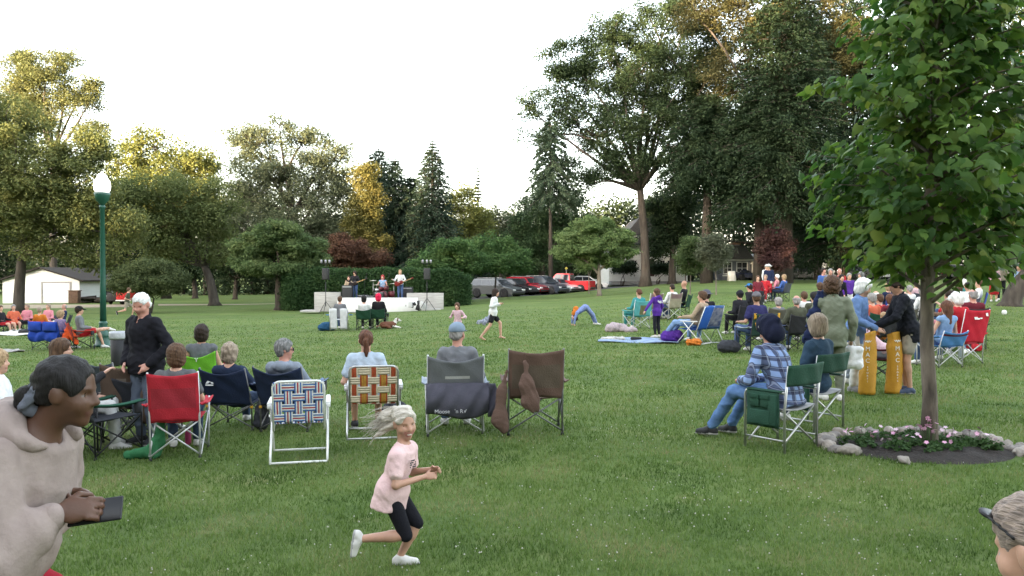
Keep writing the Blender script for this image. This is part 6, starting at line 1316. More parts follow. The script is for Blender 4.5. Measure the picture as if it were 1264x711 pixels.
# hedge: a solid core dressed with leaves all over
def hedge():
    rng = np.random.default_rng(21); hb = at(466, 53); S_ = 53 / F; r = empty("hedge", hb, 0, "long rounded clipped hedge right behind the stage", "hedge")
    x0, x1 = (354 - 632) * S_ - hb.x, (577 - 632) * S_ - hb.x; H = zpx(333, 53) - hb.z; Wd = 1.9
    n = 62000; u = rng.uniform(0, 1, n); a = rng.uniform(-.15, PI + .15, n)
    x = x0 + (x1 - x0) * u; e = np.minimum(x - x0, x1 - x); en = np.clip(e / 1.3, 0, 1); en = np.sqrt(1 - (1 - en) ** 2)
    hh = H * (.62 + .38 * en) * (1 + .02 * np.sin(x * 1.3) + .02 * np.sin(x * 3.1)); sgn = lambda v, p: np.sign(v) * np.abs(v) ** p
    y = -sgn(np.cos(a), .45) * Wd * (.35 + .65 * en); z = hh * sgn(np.clip(np.sin(a), 0, 1), .45) + .0
    # lower sides
    k = rng.uniform(0, 1, n) < .55; z = np.where(k, rng.uniform(.03, 1, n) * hh, z); y = np.where(k, np.where(rng.uniform(0, 1, n) < .8, -1, 1) * Wd * (.35 + .65 * en) * (1 - .18 * (z / hh) ** 4), y)
    ends = rng.uniform(0, 1, n) < .08; x = np.where(ends, np.where(rng.uniform(0, 1, n) < .5, x0, x1) + rng.normal(size=n) * .1, x); y = np.where(ends, rng.uniform(-1, 1, n) * Wd * .6, y); z = np.where(ends, rng.uniform(.05, .85, n) * H, z)
    C = np.stack([x, y, z], 1) + rng.normal(size=(n, 3)) * .07
    leaves("foliage", LM("hedge", .2), r, C, np.full(n, .06), 1, .15, rng, flat=1, up=.5)
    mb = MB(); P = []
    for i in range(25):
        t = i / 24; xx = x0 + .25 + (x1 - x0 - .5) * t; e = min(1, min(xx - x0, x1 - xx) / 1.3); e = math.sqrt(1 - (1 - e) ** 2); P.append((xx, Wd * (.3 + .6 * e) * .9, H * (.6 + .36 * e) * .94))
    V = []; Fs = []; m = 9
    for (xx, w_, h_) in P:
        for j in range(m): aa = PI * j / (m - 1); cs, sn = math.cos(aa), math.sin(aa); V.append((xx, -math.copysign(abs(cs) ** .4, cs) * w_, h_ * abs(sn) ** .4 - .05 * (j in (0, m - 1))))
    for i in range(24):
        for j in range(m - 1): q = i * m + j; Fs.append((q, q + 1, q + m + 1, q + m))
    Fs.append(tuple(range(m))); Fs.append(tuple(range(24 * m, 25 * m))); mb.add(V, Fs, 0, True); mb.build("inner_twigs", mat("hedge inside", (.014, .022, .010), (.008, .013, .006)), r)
hedge()
# houses behind the giant maple
def window(par, c, w_, h_, frame=white_w, n=2):
    x, y, z = c; f = MB(); t = .09
    for (cx, cz, sx, sz) in ((x, z + h_ / 2, w_ + t, t), (x, z - h_ / 2, w_ + t, t), (x - w_ / 2, z, t, h_), (x + w_ / 2, z, t, h_), (x, z, w_, .05)): f.box((cx, y - .045, cz), (sx, .06 + .004 * (sx > sz), sz))
    for i in range(1, n): f.box((x - w_ / 2 + w_ * i / n, y - .04, z), (.05, .05, h_))
    o = f.build("window", frame, par); MB().box((x, y - .012, z), (w_ - .02, .02, h_ - .02)).build("pane", glass, o)
def house_white():
    D = 92; b = at(795, D); S_ = D / F; X = lambda px: (px - 632) * S_ - b.x; ZZ = lambda py: zpx(py, D) - b.z
    r = empty("white_house", b, 0, "white two storey house with dark roof and porch behind the giant maple", "house")
    x0, x1 = X(752), X(846); e = ZZ(302); x2 = X(778)
    MB().box(((x0 + x1) / 2, 5, e / 2 - .1), (x1 - x0, 9.6, e + .2)).build("wall", white_w, r)
    up0, up1, ue = X(778), X(838), ZZ(290)
    MB().box(((up0 + up1) / 2, 5.2, (e + ue) / 2), (up1 - up0, 8, ue - e + .02)).build("upper_wall", white_w, r)
    rp = ZZ(268); MB().prism([(up0 - .5, ue), (up1 + .5, ue), (up1 - 1.2, rp), (up0 + 1.2, rp)], .9, 9.6).build("roof", roof_m, r)
    MB().prism([(x0 - .4, e), (x1 + .4, e), (x1 - .6, e + .75), (x0 + .6, e + .75)], -1.9, 1.0).build("porch_roof", roof_m, r)
    for i in range(6): MB().box((x0 + .2 + (x1 - x0 - .4) * i / 5, -1.6, e / 2), (.16, .16, e), 0, None, .02).build("porch_post", white_w, r)
    MB().box(((x0 + x1) / 2, -.8, .2), (x1 - x0, 2.0, .4)).build("porch_floor", mat("porch grey", (.22, .22, .22)), r)
    for px in (758, 766, 774, 783, 818, 827, 835): window(r, (X(px), 0.2, e * .45), .62, 1.5)
    for px in (790, 822): window(r, (X(px), 1.2, (e + ue) / 2), .8, .95)
    dd = MB().box((X(803), .17, e * .42), (.95, .06, 2.0)).build("door", mat("door dark", (.05, .03, .025)), r); MB().lathe([(.03, 0), (.035, .02), (.02, .04)], (X(803) + .35, .12, e * .42), 8, 0, Matrix.Rotation(PI / 2, 3, 'X')).build("handle", alu, dd)
    MB().box((X(845), 2, ZZ(275) / 2), (.9, .9, ZZ(275)), 0).build("chimney", mat("brick red", (.25, .10, .065), (.17, .07, .05), 9, .9), r)
house_white()
def house_grey():
    D = 92; b = at(912, D); S_ = D / F; X = lambda px: (px - 632) * S_ - b.x; ZZ = lambda py: zpx(py, D) - b.z; gs = mat("grey clapboard", (.15, .16, .18), (.11, .12, .135), 2, .8, stretch=(.3, .3, 8))
    r = empty("grey_house", b, 0, "grey house with white trimmed windows and pale chimney behind the saplings", "house")
    x0, x1, e = X(892), X(926), ZZ(320); MB().box(((x0 + x1) / 2, 4, e / 2 - .1), (x1 - x0, 8, e + .2)).build("wall", gs, r)
    MB().prism([(x0 - .4, e), (x1 + .4, e), (x1 - .8, e + 1.6), (x0 + .8, e + 1.6)], -.4, 8.3).build("roof", roof_m, r)
    MB().box((X(911), 1.5, (e + ZZ(301)) / 2), (.95, .9, ZZ(301) - e), 0).build("chimney", mat("chimney pale", (.34, .32, .31), (.25, .24, .23)), r)
    MB().box((X(911), 1.5, ZZ(300.5)), (1.15, 1.1, .22), 0, None, .03).build("chimney_cap", mat("chimney brick", (.34, .19, .12)), r)
    MB().box(((x0 + x1) / 2, -.03, e * .22), (x1 - x0 + .04, .08, .14)).build("sill_band", white_w, r); MB().box(((x0 + x1) / 2, -.05, e - .08), (x1 - x0 + .3, .10, .18)).build("fascia", white_w, r)
    for px in (898, 912.5, 919): window(r, (X(px), 0, e * .58), .62 if px > 905 else .95, 1.35, white_w, 1 if px > 905 else 2)
    # side wing with a porch, seen between the hemlock trunks
    w0, w1, we = X(928), X(948), ZZ(326); MB().box(((w0 + w1) / 2, 5, we / 2 - .1), (w1 - w0, 7, we + .2)).build("wing_wall", gs, r)
    MB().prism([(w0 - .2, we), (w1 + .3, we), ((w0 + w1) / 2, we + 1.25)], .0, 8.6).build("wing_roof", white_w, r)
    for px in (930, 940, 946): MB().box((X(px), .5, we / 2), (.2, .2, we), 0, None, .02).build("porch_post", white_w, r)
house_grey()
p = at(903, 84); sgn_ = empty("sandwich_board", p, R(8), "white folding sign board standing before the grey house", "sign"); MB().box((0, -.2, .55), (.75, .03, 1.1), 0, Matrix.Rotation(R(-16), 3, 'X'), .008).build("panel", white_w, sgn_); MB().box((0, .2, .55), (.75, .03, 1.1), 0, Matrix.Rotation(R(16), 3, 'X'), .008).build("panel", white_w, sgn_)
# ------------------------------------------------------------------ parked cars
def car(label, b, yaw, paint, kind='suv', L=4.7, Hc=1.68, W=1.84, lights=True):
    """side profile swept across the width with a narrower cabin; forward is +x"""
    r = empty("parked_car", b, yaw, label, "car", "cars parked along the park road"); h = L / 2
    belt = .62 * Hc if kind != 'pickup' else .60 * Hc
    prof = {'suv': [(-h, .42), (-h + .02, .78), (-h + .10, belt), (h - 1.45, belt), (h - .55, belt - .13), (h - .06, belt - .30), (h, .52), (h - .02, .36)],
            'sedan': [(-h, .42), (-h + .02, .80), (-h + .12, belt), (h - 1.5, belt), (h - .6, belt - .10), (h - .05, belt - .26), (h, .50), (h - .03, .32)],
            'pickup': [(-h, .50), (-h + .01, .80), (-h + .03, belt + .02), (h - 1.6, belt + .02), (h - .35, belt - .02), (h - .04, belt - .18), (h, .60), (h - .03, .42)]}[kind]
    cab = {'suv': [(-h + .10, belt), (-h + .42, Hc - .05), (-h + .75, Hc), (h - 2.15, Hc), (h - 1.9, Hc - .05), (h - 1.18, belt)],
           'sedan': [(-h + .55, belt), (-h + 1.25, Hc - .04), (-h + 1.6, Hc), (h - 2.25, Hc), (h - 2.0, Hc - .04), (h - 1.2, belt)],
           'pickup': [(-.75, belt + .02), (-.62, Hc - .05), (-.45, Hc), (h - 2.2, Hc), (h - 2.0, Hc - .05), (h - 1.45, belt + .02)]}[kind]
    def loft(poly, w0, w1, zr):
        mb = MB(); n = len(poly); w = [w0 + (w1 - w0) * min(1, max(0, (z - zr[0]) / (zr[1] - zr[0] + 1e-6))) for x, z in poly]; V = []
        for ly in (-1, -.93, .93, 1):
            for (x, z), ww in zip(poly, w): q = 0 if abs(ly) < .95 else .025; cz = sum(z_ for _, z_ in poly) / n; cx = sum(x_ for x_, _ in poly) / n; V.append((x + (cx - x) * q, ly * ww, z + (cz - z) * q))
        Fs = [tuple(range(n)), tuple(reversed(range(3 * n, 4 * n)))] + [(k * n + i, k * n + n + i, k * n + n + (i + 1) % n, k * n + (i + 1) % n) for k in range(3) for i in range(n)]
        return mb.add(V, Fs, 0, False)
    loft([(-h + .05, .28)] + prof + [(h - .1, .26)], W / 2, W / 2, (0, 1)).build("body", paint, r)
    cw = W / 2 - .05; cn = W / 2 - .26; co = loft(cab, cw, cn, (belt, Hc)).build("cabin", paint, r)
    # glass set just proud of the cabin on all four sides
    def side_pt(x, z, s): return (x, s * (cw + (cn - cw) * (z - belt) / (Hc - belt) + .006), z)
    (xa, za), (xb, zb), (xc, zc), (xd, zd), (xe, ze_), (xf, zf_) = cab
    zl, zh = belt + .07, Hc - .12
    tl = lambda z, a, b_: a[0] + (b_[0] - a[0]) * (z - a[1]) / (b_[1] - a[1])
    bl, bh = tl(zl, cab[0], cab[1]), tl(zh, cab[0], cab[1]); fl, fh = tl(zl, cab[5], cab[4]), tl(zh, cab[5], cab[4])
    cuts = [.04, .36, .38, .68, .70, .95] if kind == 'suv' else [.05, .48, .51, .94]
    for s in (-1, 1):
        for i in range(0, len(cuts), 2):
            a0, a1 = cuts[i], cuts[i + 1]; q = [side_pt(bl + (fl - bl) * a0, zl, s), side_pt(bl + (fl - bl) * a1, zl, s), side_pt(bh + (fh - bh) * a1, zh, s), side_pt(bh + (fh - bh) * a0, zh, s)]
            v = [Vector(p) for p in q]; nn = Vector((0, s * .012, .004)); MB().add([p for p in v] + [p - nn * 2 for p in v], [(0, 1, 2, 3), (4, 7, 6, 5), (0, 4, 5, 1), (1, 5, 6, 2), (2, 6, 7, 3), (3, 7, 4, 0)]).build("side_window", glass, r)
    for (x0, x1, nm, sg) in ((fl, fh, "windscreen", 1), (bl, bh, "rear_window", -1)):
        wl, wh = cw - .12, cn - .06; dx = .014 * sg
        v = [Vector(p) for p in ((x0 + dx, -wl, zl), (x0 + dx, wl, zl), (x1 + dx, wh, zh), (x1 + dx, -wh, zh))]; nn = Vector((.03 * sg, 0, .0)); MB().add(v + [p - nn for p in v], [(0, 1, 2, 3), (4, 7, 6, 5), (0, 4, 5, 1), (1, 5, 6, 2), (2, 6, 7, 3), (3, 7, 4, 0)]).build(nm, glass, r)
    rr = .36 if kind != 'sedan' else .33
    for x in (-h + .95, h - .92):
        for s in (-1, 1):
            a = MB().lathe([(rr + .07, -.02), (rr + .07, .02)], (x, s * (W / 2 - .012), rr), 22, 0, Matrix.Rotation(PI / 2, 3, 'X')).build("wheel_arch", mat("arch black", (.012, .012, .013)), r)
            wheel(r, (x, s * (W / 2 - .10), rr), rr, .23)
    for s in (-1, 1):
        MB().box((h - .10, s * (W / 2 - .28), belt - .36), (.22, .42, .14), 0, Matrix.Rotation(R(-s * 12), 3, 'Z'), .03).build("headlight", mat("lamp lens", (.6, .6, .6), rough=.1, spec=.8), r)
        MB().box((-h + .06, s * (W / 2 - .13), belt - .22), (.12, .2, .26), 0, None, .03).build("tail_light", mat("tail lens", (.25, .01, .012), rough=.2), r)
        MB().box((h - 1.35, s * (W / 2 + .07), belt + .10), (.12, .17, .13), 0, None, .03).build("mirror", paint, r)
        for i, x in enumerate((.55, -.45)): MB().box((x - .12, s * (W / 2 + .006), belt - .16), (.17, .02, .03), 0, None, .006).build("door_handle", paint, r)
    MB().box((h - .02, 0, .40), (.12, W * .86, .18), 0, None, .03).build("front_bumper", mat("dark trim", (.02, .02, .022), rough=.5), r); MB().box((-h + .03, 0, .44), (.14, W * .9, .18), 0, None, .03).build("rear_bumper", mat("dark trim", (.02, .02, .022)), r)
    MB().box((h - .055, 0, belt - .37), (.10, W * .42, .13), 0, None, .02).build("grille", mat("arch black", (.012, .012, .013)), r)
    if kind == 'suv':
        for s in (-1, 1): MB().tube([(-h + .8, s * (cn - .04), Hc + .05), (h - 2.3, s * (cn - .04), Hc + .05)], .022, 6).build("roof_rail", mat("rail silver", (.4, .4, .4), metal=.6), r)
    if kind == 'pickup':
        MB().box((-h + .98, 0, belt + .012), (1.75, W - .30, .03)).build("cargo_bed", mat("bed black", (.015, .015, .016)), r)
    return r
cp = lambda n_, c: mat("car paint " + n_, c, tuple(v * .92 for v in c), 2, .25, spec=.6, metal=.2)
car("grey estate car nearest the hedge, first of the parked row", at(613, 67), R(-36), cp("grey", (.085, .09, .095)), 'suv', 4.75, 1.60)
car("black car half hidden behind the grey estate car", at(634, 71), R(-34), cp("black", (.015, .015, .017)), 'sedan', 4.5, 1.48)
car("dark red car between the grey estate and the dark blue wagon", at(650, 72.5), R(-38), cp("dark red", (.26, .012, .022)), 'suv', 4.4, 1.62)
car("dark blue wagon with bright windscreen left of the red pickup", at(671, 73), R(-36), cp("dark blue", (.022, .03, .045)), 'suv', 4.6, 1.66)
car("silver car nose showing in front of the red pickup", at(687, 75.5), R(-38), cp("silver", (.32, .33, .34)), 'sedan', 4.5, 1.46)
car("bright red pickup truck with its open bed to the right", at(698, 76.5), R(158), cp("bright red", (.48, .012, .02)), 'pickup', 5.5, 1.85, 1.95)
car("white car partly hidden behind the red pickup", at(724, 84), R(-10), cp("white", (.66, .66, .66)), 'sedan', 4.6, 1.46)
car("black car on the far street just right of the plum tree", at(990, 93), R(176), cp("black", (.015, .015, .017)), 'sedan', 4.8, 1.5)
car("black car on the far street left of the young linden's trunk", at(1062, 94), R(3), cp("black", (.015, .015, .017)), 'suv', 4.7, 1.62)
car("silver car on the far street behind the young linden", at(1084, 95.5), R(178), cp("silver", (.32, .33, .34)), 'sedan', 4.7, 1.46)
car("dark car on the far street right of the young linden's trunk", at(1192, 92), R(2), cp("charcoal", (.03, .032, .035)), 'suv', 4.7, 1.62)
car("low dark blue car parked in front of the grey house", at(921, 91.2), R(4), cp("navy", (.012, .016, .04)), 'sedan', 3.6, 1.22)
# yellow fire hydrant style post and small signs by the parking
p = at(699, 79); sp = empty("sign_post", p, 0, "thin post with two small yellow signs behind the red pickup", "sign"); MB().tube([(0, 0, 0), (0, 0, 2.5)], .035, 7).build("post", alu, sp)
for z in (2.35, 1.75): MB().box((0, -.045, z), (.24, .02, .24), 0, Matrix.Rotation(PI / 4, 3, 'Y'), .01).build("sign_plate", mat("sign yellow", (.35, .31, .06)), sp)
# ------------------------------------------------------------------ the crowd further off
CR = "people spread over the lawn"
K = {n: C_(n, c) for n, c in dict(red=(.40, .022, .03), pink=(.58, .22, .26), coral=(.55, .13, .07), navy=(.016, .024, .06), blue=(.06, .12, .34), sky=(.28, .40, .58), teal=(.05, .25, .25), purple=(.085, .03, .24), olive=(.075, .080, .055), dark=(.018, .018, .022), grey=(.16, .165, .175), white=(.66, .66, .65), tan=(.34, .26, .18), khaki2=(.27, .24, .19), denim2=(.07, .11, .22), brown=(.12, .075, .05), maroon=(.13, .02, .03), orange=(.55, .17, .03), floral=(.50, .34, .38), denimpale=(.20, .31, .50)).items()}
FB = {n: fab(n, c) for n, c in dict(cblue=(.012, .05, .33), cred=(.45, .015, .03), corange=(.55, .075, .02), cgreen=(.012, .055, .030), cteal=(.09, .33, .34), ctan=(.30, .27, .19), cdark=(.022, .022, .026), ccamo=(.085, .080, .060), cwhite=(.60, .60, .62), cslate=(.06, .065, .085), csky=(.07, .20, .45)).items()}
hD = lambda D: min(.034, max(.012, D * .00105))
def sitter(label, px, D, yaw, top, bottom='denim2', hair=("short", "brown"), chair=None, clabel=None, k=.98, off=(0, 0), seat=.42, back=12, arms='rest', head=(0, 0, 0), ckw=None, kind='camp', **kw):
    q = at(px, D); y = R(yaw)
    if chair:
        if kind == 'camp': camp_chair(clabel, q, y, FB[chair], (ckw or {}).pop('frame', blackm), **{**dict(w=.54, top=.88, group=CH), **(ckw or {})})
        elif kind == 'beach': beach_chair(clabel, q, y, FB[chair], whitem, group=CH, **(ckw or {}))
    return person(label, ap(q, off, y), y, pose_sit(seat=seat, back=back, arms=arms, head=tuple(R(v) for v in head)), k=k, h=hD(D), hair=hair, top=K[top], bottom=K[bottom], group=kw.pop('group', CR), seed=int(px * 7) % 1000, **kw)
def stander(label, px, D, yaw, top, bottom='denim2', hair=("short", "brown"), k=1.0, head=(0, 0, 0), **kw):
    pose = kw.pop('pose', None) or pose_stand(head=tuple(R(v) for v in head), bend=kw.pop('bend', 0), arms=kw.pop('arms', None))
    return person(label, at(px, D), R(yaw), pose, k=k, h=hD(D), hair=hair, top=K[top], bottom=K[bottom], group=kw.pop('group', CR), seed=int(px * 7) % 1000, **kw)
# --- three listeners before the stage
sitter("listener in front of the white twin backed chair, only head and arms showing", 419, 30.6, 3, 'grey', hair=("short", "brown"), k=1.0, off=(0, .25))
q = at(419, 30.3); r = empty("folding_chair", q, R(3), "white folding chair with a tall split back in front of the stage", "chair", CH)
for s in (-1, 1):
    MB().sheet(lambda u, v, s=s: (s * (.06 + .26 * u) - s * 0, -.20 - .10 * v - .02 * math.sin(PI * u), .05 + .80 * v + .02 * math.sin(3 * u)), 6, 8, .02).build("back_panel", FB['cwhite'], r)
    MB().tube([(s * .33, -.20, 0), (s * .33, -.31, .86)], .014, 7).build("leg", alu, r); MB().tube([(s * .33, .25, 0), (s * .33, -.2, .45)], .014, 7).build("leg", alu, r)
    MB().sheet(lambda u, v, s=s: (s * (.40 + .08 * u), -.25 + .4 * v, .62 - .03 * v), 2, 4, .03).build("armrest", FB['csky'], r)
MB().box((0, 0, .43), (.62, .44, .02), 0, None, .008).build("seat", FB['cwhite'], r)
sitter("dark haired listener in white shirt on a dark green chair before the stage", 450, 30.2, 2, 'white', 'dark', ("bob", "black"), 'cgreen', "dark green camp chair under the dark haired listener in white", k=1.0, arms='lap', ckw=dict(top=.80))
sitter("listener with bright red hat and dark jacket before the stage", 468, 30.4, 0, 'dark', 'dark', None, 'cgreen', "dark green camp chair under the listener in the red hat", k=1.04, arms='lap', hat=('hoodup', C_("hat red", (.62, .02, .07))), ckw=dict(top=.80))
q = at(403, 30.4); o = drape("carry_bag", fab("bag blue", (.015, .07, .15)), None, [((-.22, 0, .13), (.22, 0, .14)), ((-.1, 0, .22), (.12, 0, .24))], [(.13, .14), (.12, .11)], .03, (.02, 18, 3), "bag", "dark blue bag on the grass left of the white split backed chair", q)
q = at(480, 30.2); dog = empty("lying_dog", q, R(-70), "small brown and white dog lying beside the red hatted listener", "dog")
S = Sdf(.02); S.cone((0, -.22, .15), (0, .16, .16), .13, .12, .06, 0); S.cone((0, .16, .18), (0, .28, .30), .085, .07, .05, 1); S.ell((0, .31, .34), (.075, .09, .075), None, .03, 1); S.cone((0, .37, .32), (0, .45, .30), .042, .032, .02, 1)
for s in (-1, 1): S.cone((s * .06, .34, .40), (s * .085, .32, .33), .025, .018, .01, 0); S.cone((s * .08, .14, .10), (s * .09, .42, .04), .042, .030, .03, 1); S.cone((s * .11, -.16, .12), (s * .15, .04, .05), .075, .035, .03, 0); S.cone((s * .15, .04, .05), (s * .13, -.08, .035), .035, .03, .02, 0)
S.cone((0, -.32, .14), (.08, -.52, .08), .035, .018, .03, 0); S.noise = (.012, 40, 4); link("body", S.mesh("dog"), [mat("dog brown", (.13, .05, .028)), mat("dog white", (.6, .57, .52))], dog)
# --- children on the open lawn
runl = dict(hip=[(-.09, -.03, .88), (.09, -.03, .88)], kn=[(-.09, .32, .62), (.09, -.10, .48)], an=[(-.09, .22, .20), (.09, -.48, .40)], td=[(0, 1, .2), (0, .3, -1)], fd=[(0, 0, -1), (0, -1, -.3)])
q = at(565, 21.5); kidb = person("small child in pink shirt and pink trousers jogging on the lawn", q, R(160), pose_stand(bend=4, head=(0, 0, R(10)), arms=[(-.34, -.06, 1.16), (-.30, .16, 1.14), (.34, -.06, 1.16), (.30, .16, 1.14)], legs=dict(hip=[(-.09, 0, .88), (.09, 0, .88)], kn=[(-.09, .20, .52), (.09, -.02, .49)], an=[(-.09, .02, .20), (.09, -.06, .085)])), k=.64, hs=1.25, h=.014, hair=("long", "brown"), top=K['floral'], bottom=K['pink'], shoes='pink', skin='fair', face=True, group="children running on the lawn", seed=71)
q = at(609, 22.3); person("barefoot girl in white hooded top and dark shorts running right", q, R(-84), pose_stand(bend=6, head=(0, 0, R(6)), arms=[(-.24, .02, 1.12), (-.12, .24, 1.20), (.25, -.10, 1.14), (.20, .16, 1.22)], legs=dict(hip=[(-.09, -.03, .88), (.09, -.03, .88)], kn=[(-.09, .24, .56), (.09, -.12, .50)], an=[(-.09, .26, .12), (.09, -.42, .12)], td=[(0, 1, -.1), (0, 1, -.4)])), k=.83, hs=1.14, h=.014, hair=("long", "dark"), top=K['white'], coat=True, bottom=K['dark'], legs='short', shoes=None, skin='fair', face=True, hem=.12, group="children running on the lawn", seed=72)
drape("scarf", C_("stripe navy", (.10, .12, .22), (.40, .42, .48), 30), None, [((0, 0, 0), (-.14, 0, -.10)), ((-.14, 0, -.10), (-.34, 0, -.14))], [(.06, .09), (.09, .04)], .018, (.02, 30, 2), "jacket", "striped navy and white jacket trailing from the barefoot girl's hand", ap(at(609, 22.3), (-.10, -.05, .62)), flat=((0, 1, 0), 2))
q = at(720, 27.6)
BB = dict(pel=A3(0, .10, .72), nk=A3(0, -.30, .50), hd=A3(0, -.36, .30), he=(R(-150), 0, 0), sitting=False, sh=[A3(-.17, -.30, .50), A3(.17, -.30, .50)], el=[A3(-.20, -.40, .30), A3(.20, -.40, .30)], wr=[A3(-.20, -.42, .06), A3(.20, -.42, .06)], hip=[A3(-.09, .14, .70), A3(.09, .14, .70)], kn=[A3(-.13, .38, .42), A3(.13, .38, .42)], an=[A3(-.13, .52, .085), A3(.13, .52, .085)], td=[(0, 1, 0), (0, 1, 0)])
person("child in blue striped top and orange arching over with hands on the grass", q, R(-80), BB, k=.86, hs=1.1, h=.02, hair=("long", "dark"), top=C_("stripe blue", (.06, .10, .30), (.25, .30, .45), 40), bottom=C_("stripe blue", (.06, .10, .30)), legs='long', shoes='white', skin='fair', group="children playing on the lawn", seed=73)
drape("top_garment", K['orange'], None, [((-.02, 0, 0), (.04, 0, .16))], [(.09, .10)], .02, (.01, 30, 2), "jacket", "orange jacket bunched round the arching child's shoulders", ap(q, (-.30, -.05, .40)))
# --- the group on blankets at centre right
sitter("person in teal with dark red topknot seated on the teal chair", 786, 25.2, 24, 'teal', 'teal', ("bun", "auburn"), 'cteal', "teal camp chair with olive panel left of the purple jacketed child", back=8, ckw=dict(frame=silver, top=.94, w=.62, strip=(fab("olive", (.13, .13, .06)), (.34, .66), (.05, .72))), head=(0, 0, 6), legs='long')
q = at(767, 24.3); drape("clothes_heap", C_("heap", (.45, .36, .36), (.25, .22, .25), 30), None, [((-.35, 0, .10), (.05, .05, .12)), ((.05, 0, .08), (.40, -.1, .06)), ((-.2, .05, .2), (-.05, 0, .16))], [(.13, .13), (.12, .09), (.10, .07)], .022, (.03, 16, 2), "clothes", "pale heap of clothes on the grass left of the teal chair", q)
q = at(811, 22.4); kid = person("child in purple hooded jacket and black leggings standing by the blue blanket", q, R(38), pose_stand(head=(0, 0, R(36)), arms=[(-.36, .06, 1.16), (-.50, .10, .96), (.26, -.02, 1.12), (.24, .05, .86)]), k=.80, hs=1.15, h=.015, hair=("long", "brown"), top=K['purple'], hood=True, bottom=K['dark'], legs='leggings', shoes='white', hem=.16, group=CR, seed=74)
mb = MB()
for i in range(9): mb.box((rng.uniform(-.09, .09), 0, rng.uniform(-.035, .04)), (.03, .008, .035))
o = mb.build("print", mat("print white", (.75, .75, .74)), kid); o.location = (.0, -.125, 1.02); o.rotation_euler = (R(4), 0, 0)
sitter("dark haired person seated beyond the purple jacketed child", 826, 28.6, 30, 'white', 'denim2', ("bun", "dark"), 'ctan', "tan patterned camp chair under the dark haired person beyond the purple jacket", ckw=dict(frame=silver, top=.98, strip=(fab("band plum", (.20, .13, .13)), (.05, .95), (.62, 1.0))))
sitter("bald person in black jacket turned sideways on a green chair", 839, 29.0, 62, 'dark', 'denim2', ("bald", "grey"), 'cgreen', "green camp chair behind the bald person in the black jacket", skin='tan', k=1.06, face=True)
q = at(803, 29.2); camp_chair("empty tan patterned camp chair behind the teal chair", q, R(26), FB['ctan'], silver, w=.56, top=.96, group=CH, strip=(fab("band plum", (.20, .13, .13)), (.05, .95), (.6, 1.0)))
blk = C_("blanket blue", (.26, .34, .46), (.14, .19, .29), 7)
def blanket(label, pts, m):
    P = [Vector(p) for p in pts]
    def f(u, v):
        p = P[0].lerp(P[1], u).lerp(P[3].lerp(P[2], u), v); return (p.x, p.y, Z(p.x, p.y) + .035 + .016 * math.sin(9 * u + 4 * v) + .014 * math.sin(13 * v - 5 * u))
    tag(MB().sheet(f, 24, 12, .02).build("blanket", m), label, "blanket")
blanket("blue grey blanket spread at the feet of the blue chair sitter", [at(738, 20.9), at(838, 20.3), at(836, 21.9), at(745, 22.3)], blk)
q = at(786, 21.4); drape("sandals", plastic, None, [((-.12, 0, .07), (.10, 0, .06)), ((-.05, .12, .06), (.12, .10, .06))], [(.05, .04), (.045, .04)], .015, None, "sandals", "dark pair of sandals left on the blue grey blanket", q)
q = at(756, 21.3); drape("towel", C_("towel pale", (.5, .48, .45)), None, [((-.25, 0, .05), (.3, .1, .06)), ((-.1, -.1, .06), (.1, -.05, .08))], [(.07, .06), (.06, .05)], .018, (.02, 24, 3), "towel", "pale crumpled towel on the left half of the blanket", q)
y_ = R(52); q = at(857, 20.6); beach_chair("bright blue folding chair with white tube frame facing the stage", q, y_, fab("royal", (.012, .085, .36)), whitem, top=.98, w=.58, group=CH)
person("person in tan shirt and jeans stretched out in the bright blue chair", ap(q, (0, .02), y_), y_, pose_sit(seat=.40, back=20, arms='rest', head=(0, 0, R(8)), legs=dict(kn=[A3(-.13, .42, .50), A3(.13, .42, .50)], an=[A3(-.13, .78, .09), A3(.13, .72, .09)])), k=1.08, h=.016, hair=("short", "brown"), top=K['tan'], bottom=K['denimpale'], shoes='grey', fat=1.05, group=CR, seed=75)
drape("backpack", K['purple'], None, [((-.16, 0, .16), (.14, 0, .18))], [(.16, .15)], .02, (.02, 18, 3), "bag", "purple blue bag under the bright blue folding chair", ap(q, (-.5, .3), 0)); drape("food_bag", K['orange'], None, [((-.1, 0, .08), (.12, 0, .08))], [(.09, .09)], .018, (.02, 24, 3), "bag", "orange brown bag on the grass behind the bright blue folding chair", at(856, 20.0))
y_ = R(16); q = at(872, 21.0); beach_chair("navy and white patterned folding chair right of the bright blue one", q, y_, fab("pattern navy", (.03, .05, .13), (.26, .26, .30)), alu, top=.98, w=.54, group=CH, strip=(fab("pattern blue", (.05, .12, .33)), (0, 9)))
person("person in dark bucket hat and black shirt in the patterned folding chair", ap(q, (-.05, .08), y_), y_, pose_sit(back=10, arms='lap', head=(0, 0, R(20))), k=1.06, h=.016, hair=("short", "dark"), hat=('sun', C_("hat slate", (.085, .085, .11))), top=K['dark'], bottom=K['denimpale'], group=CR, seed=76)
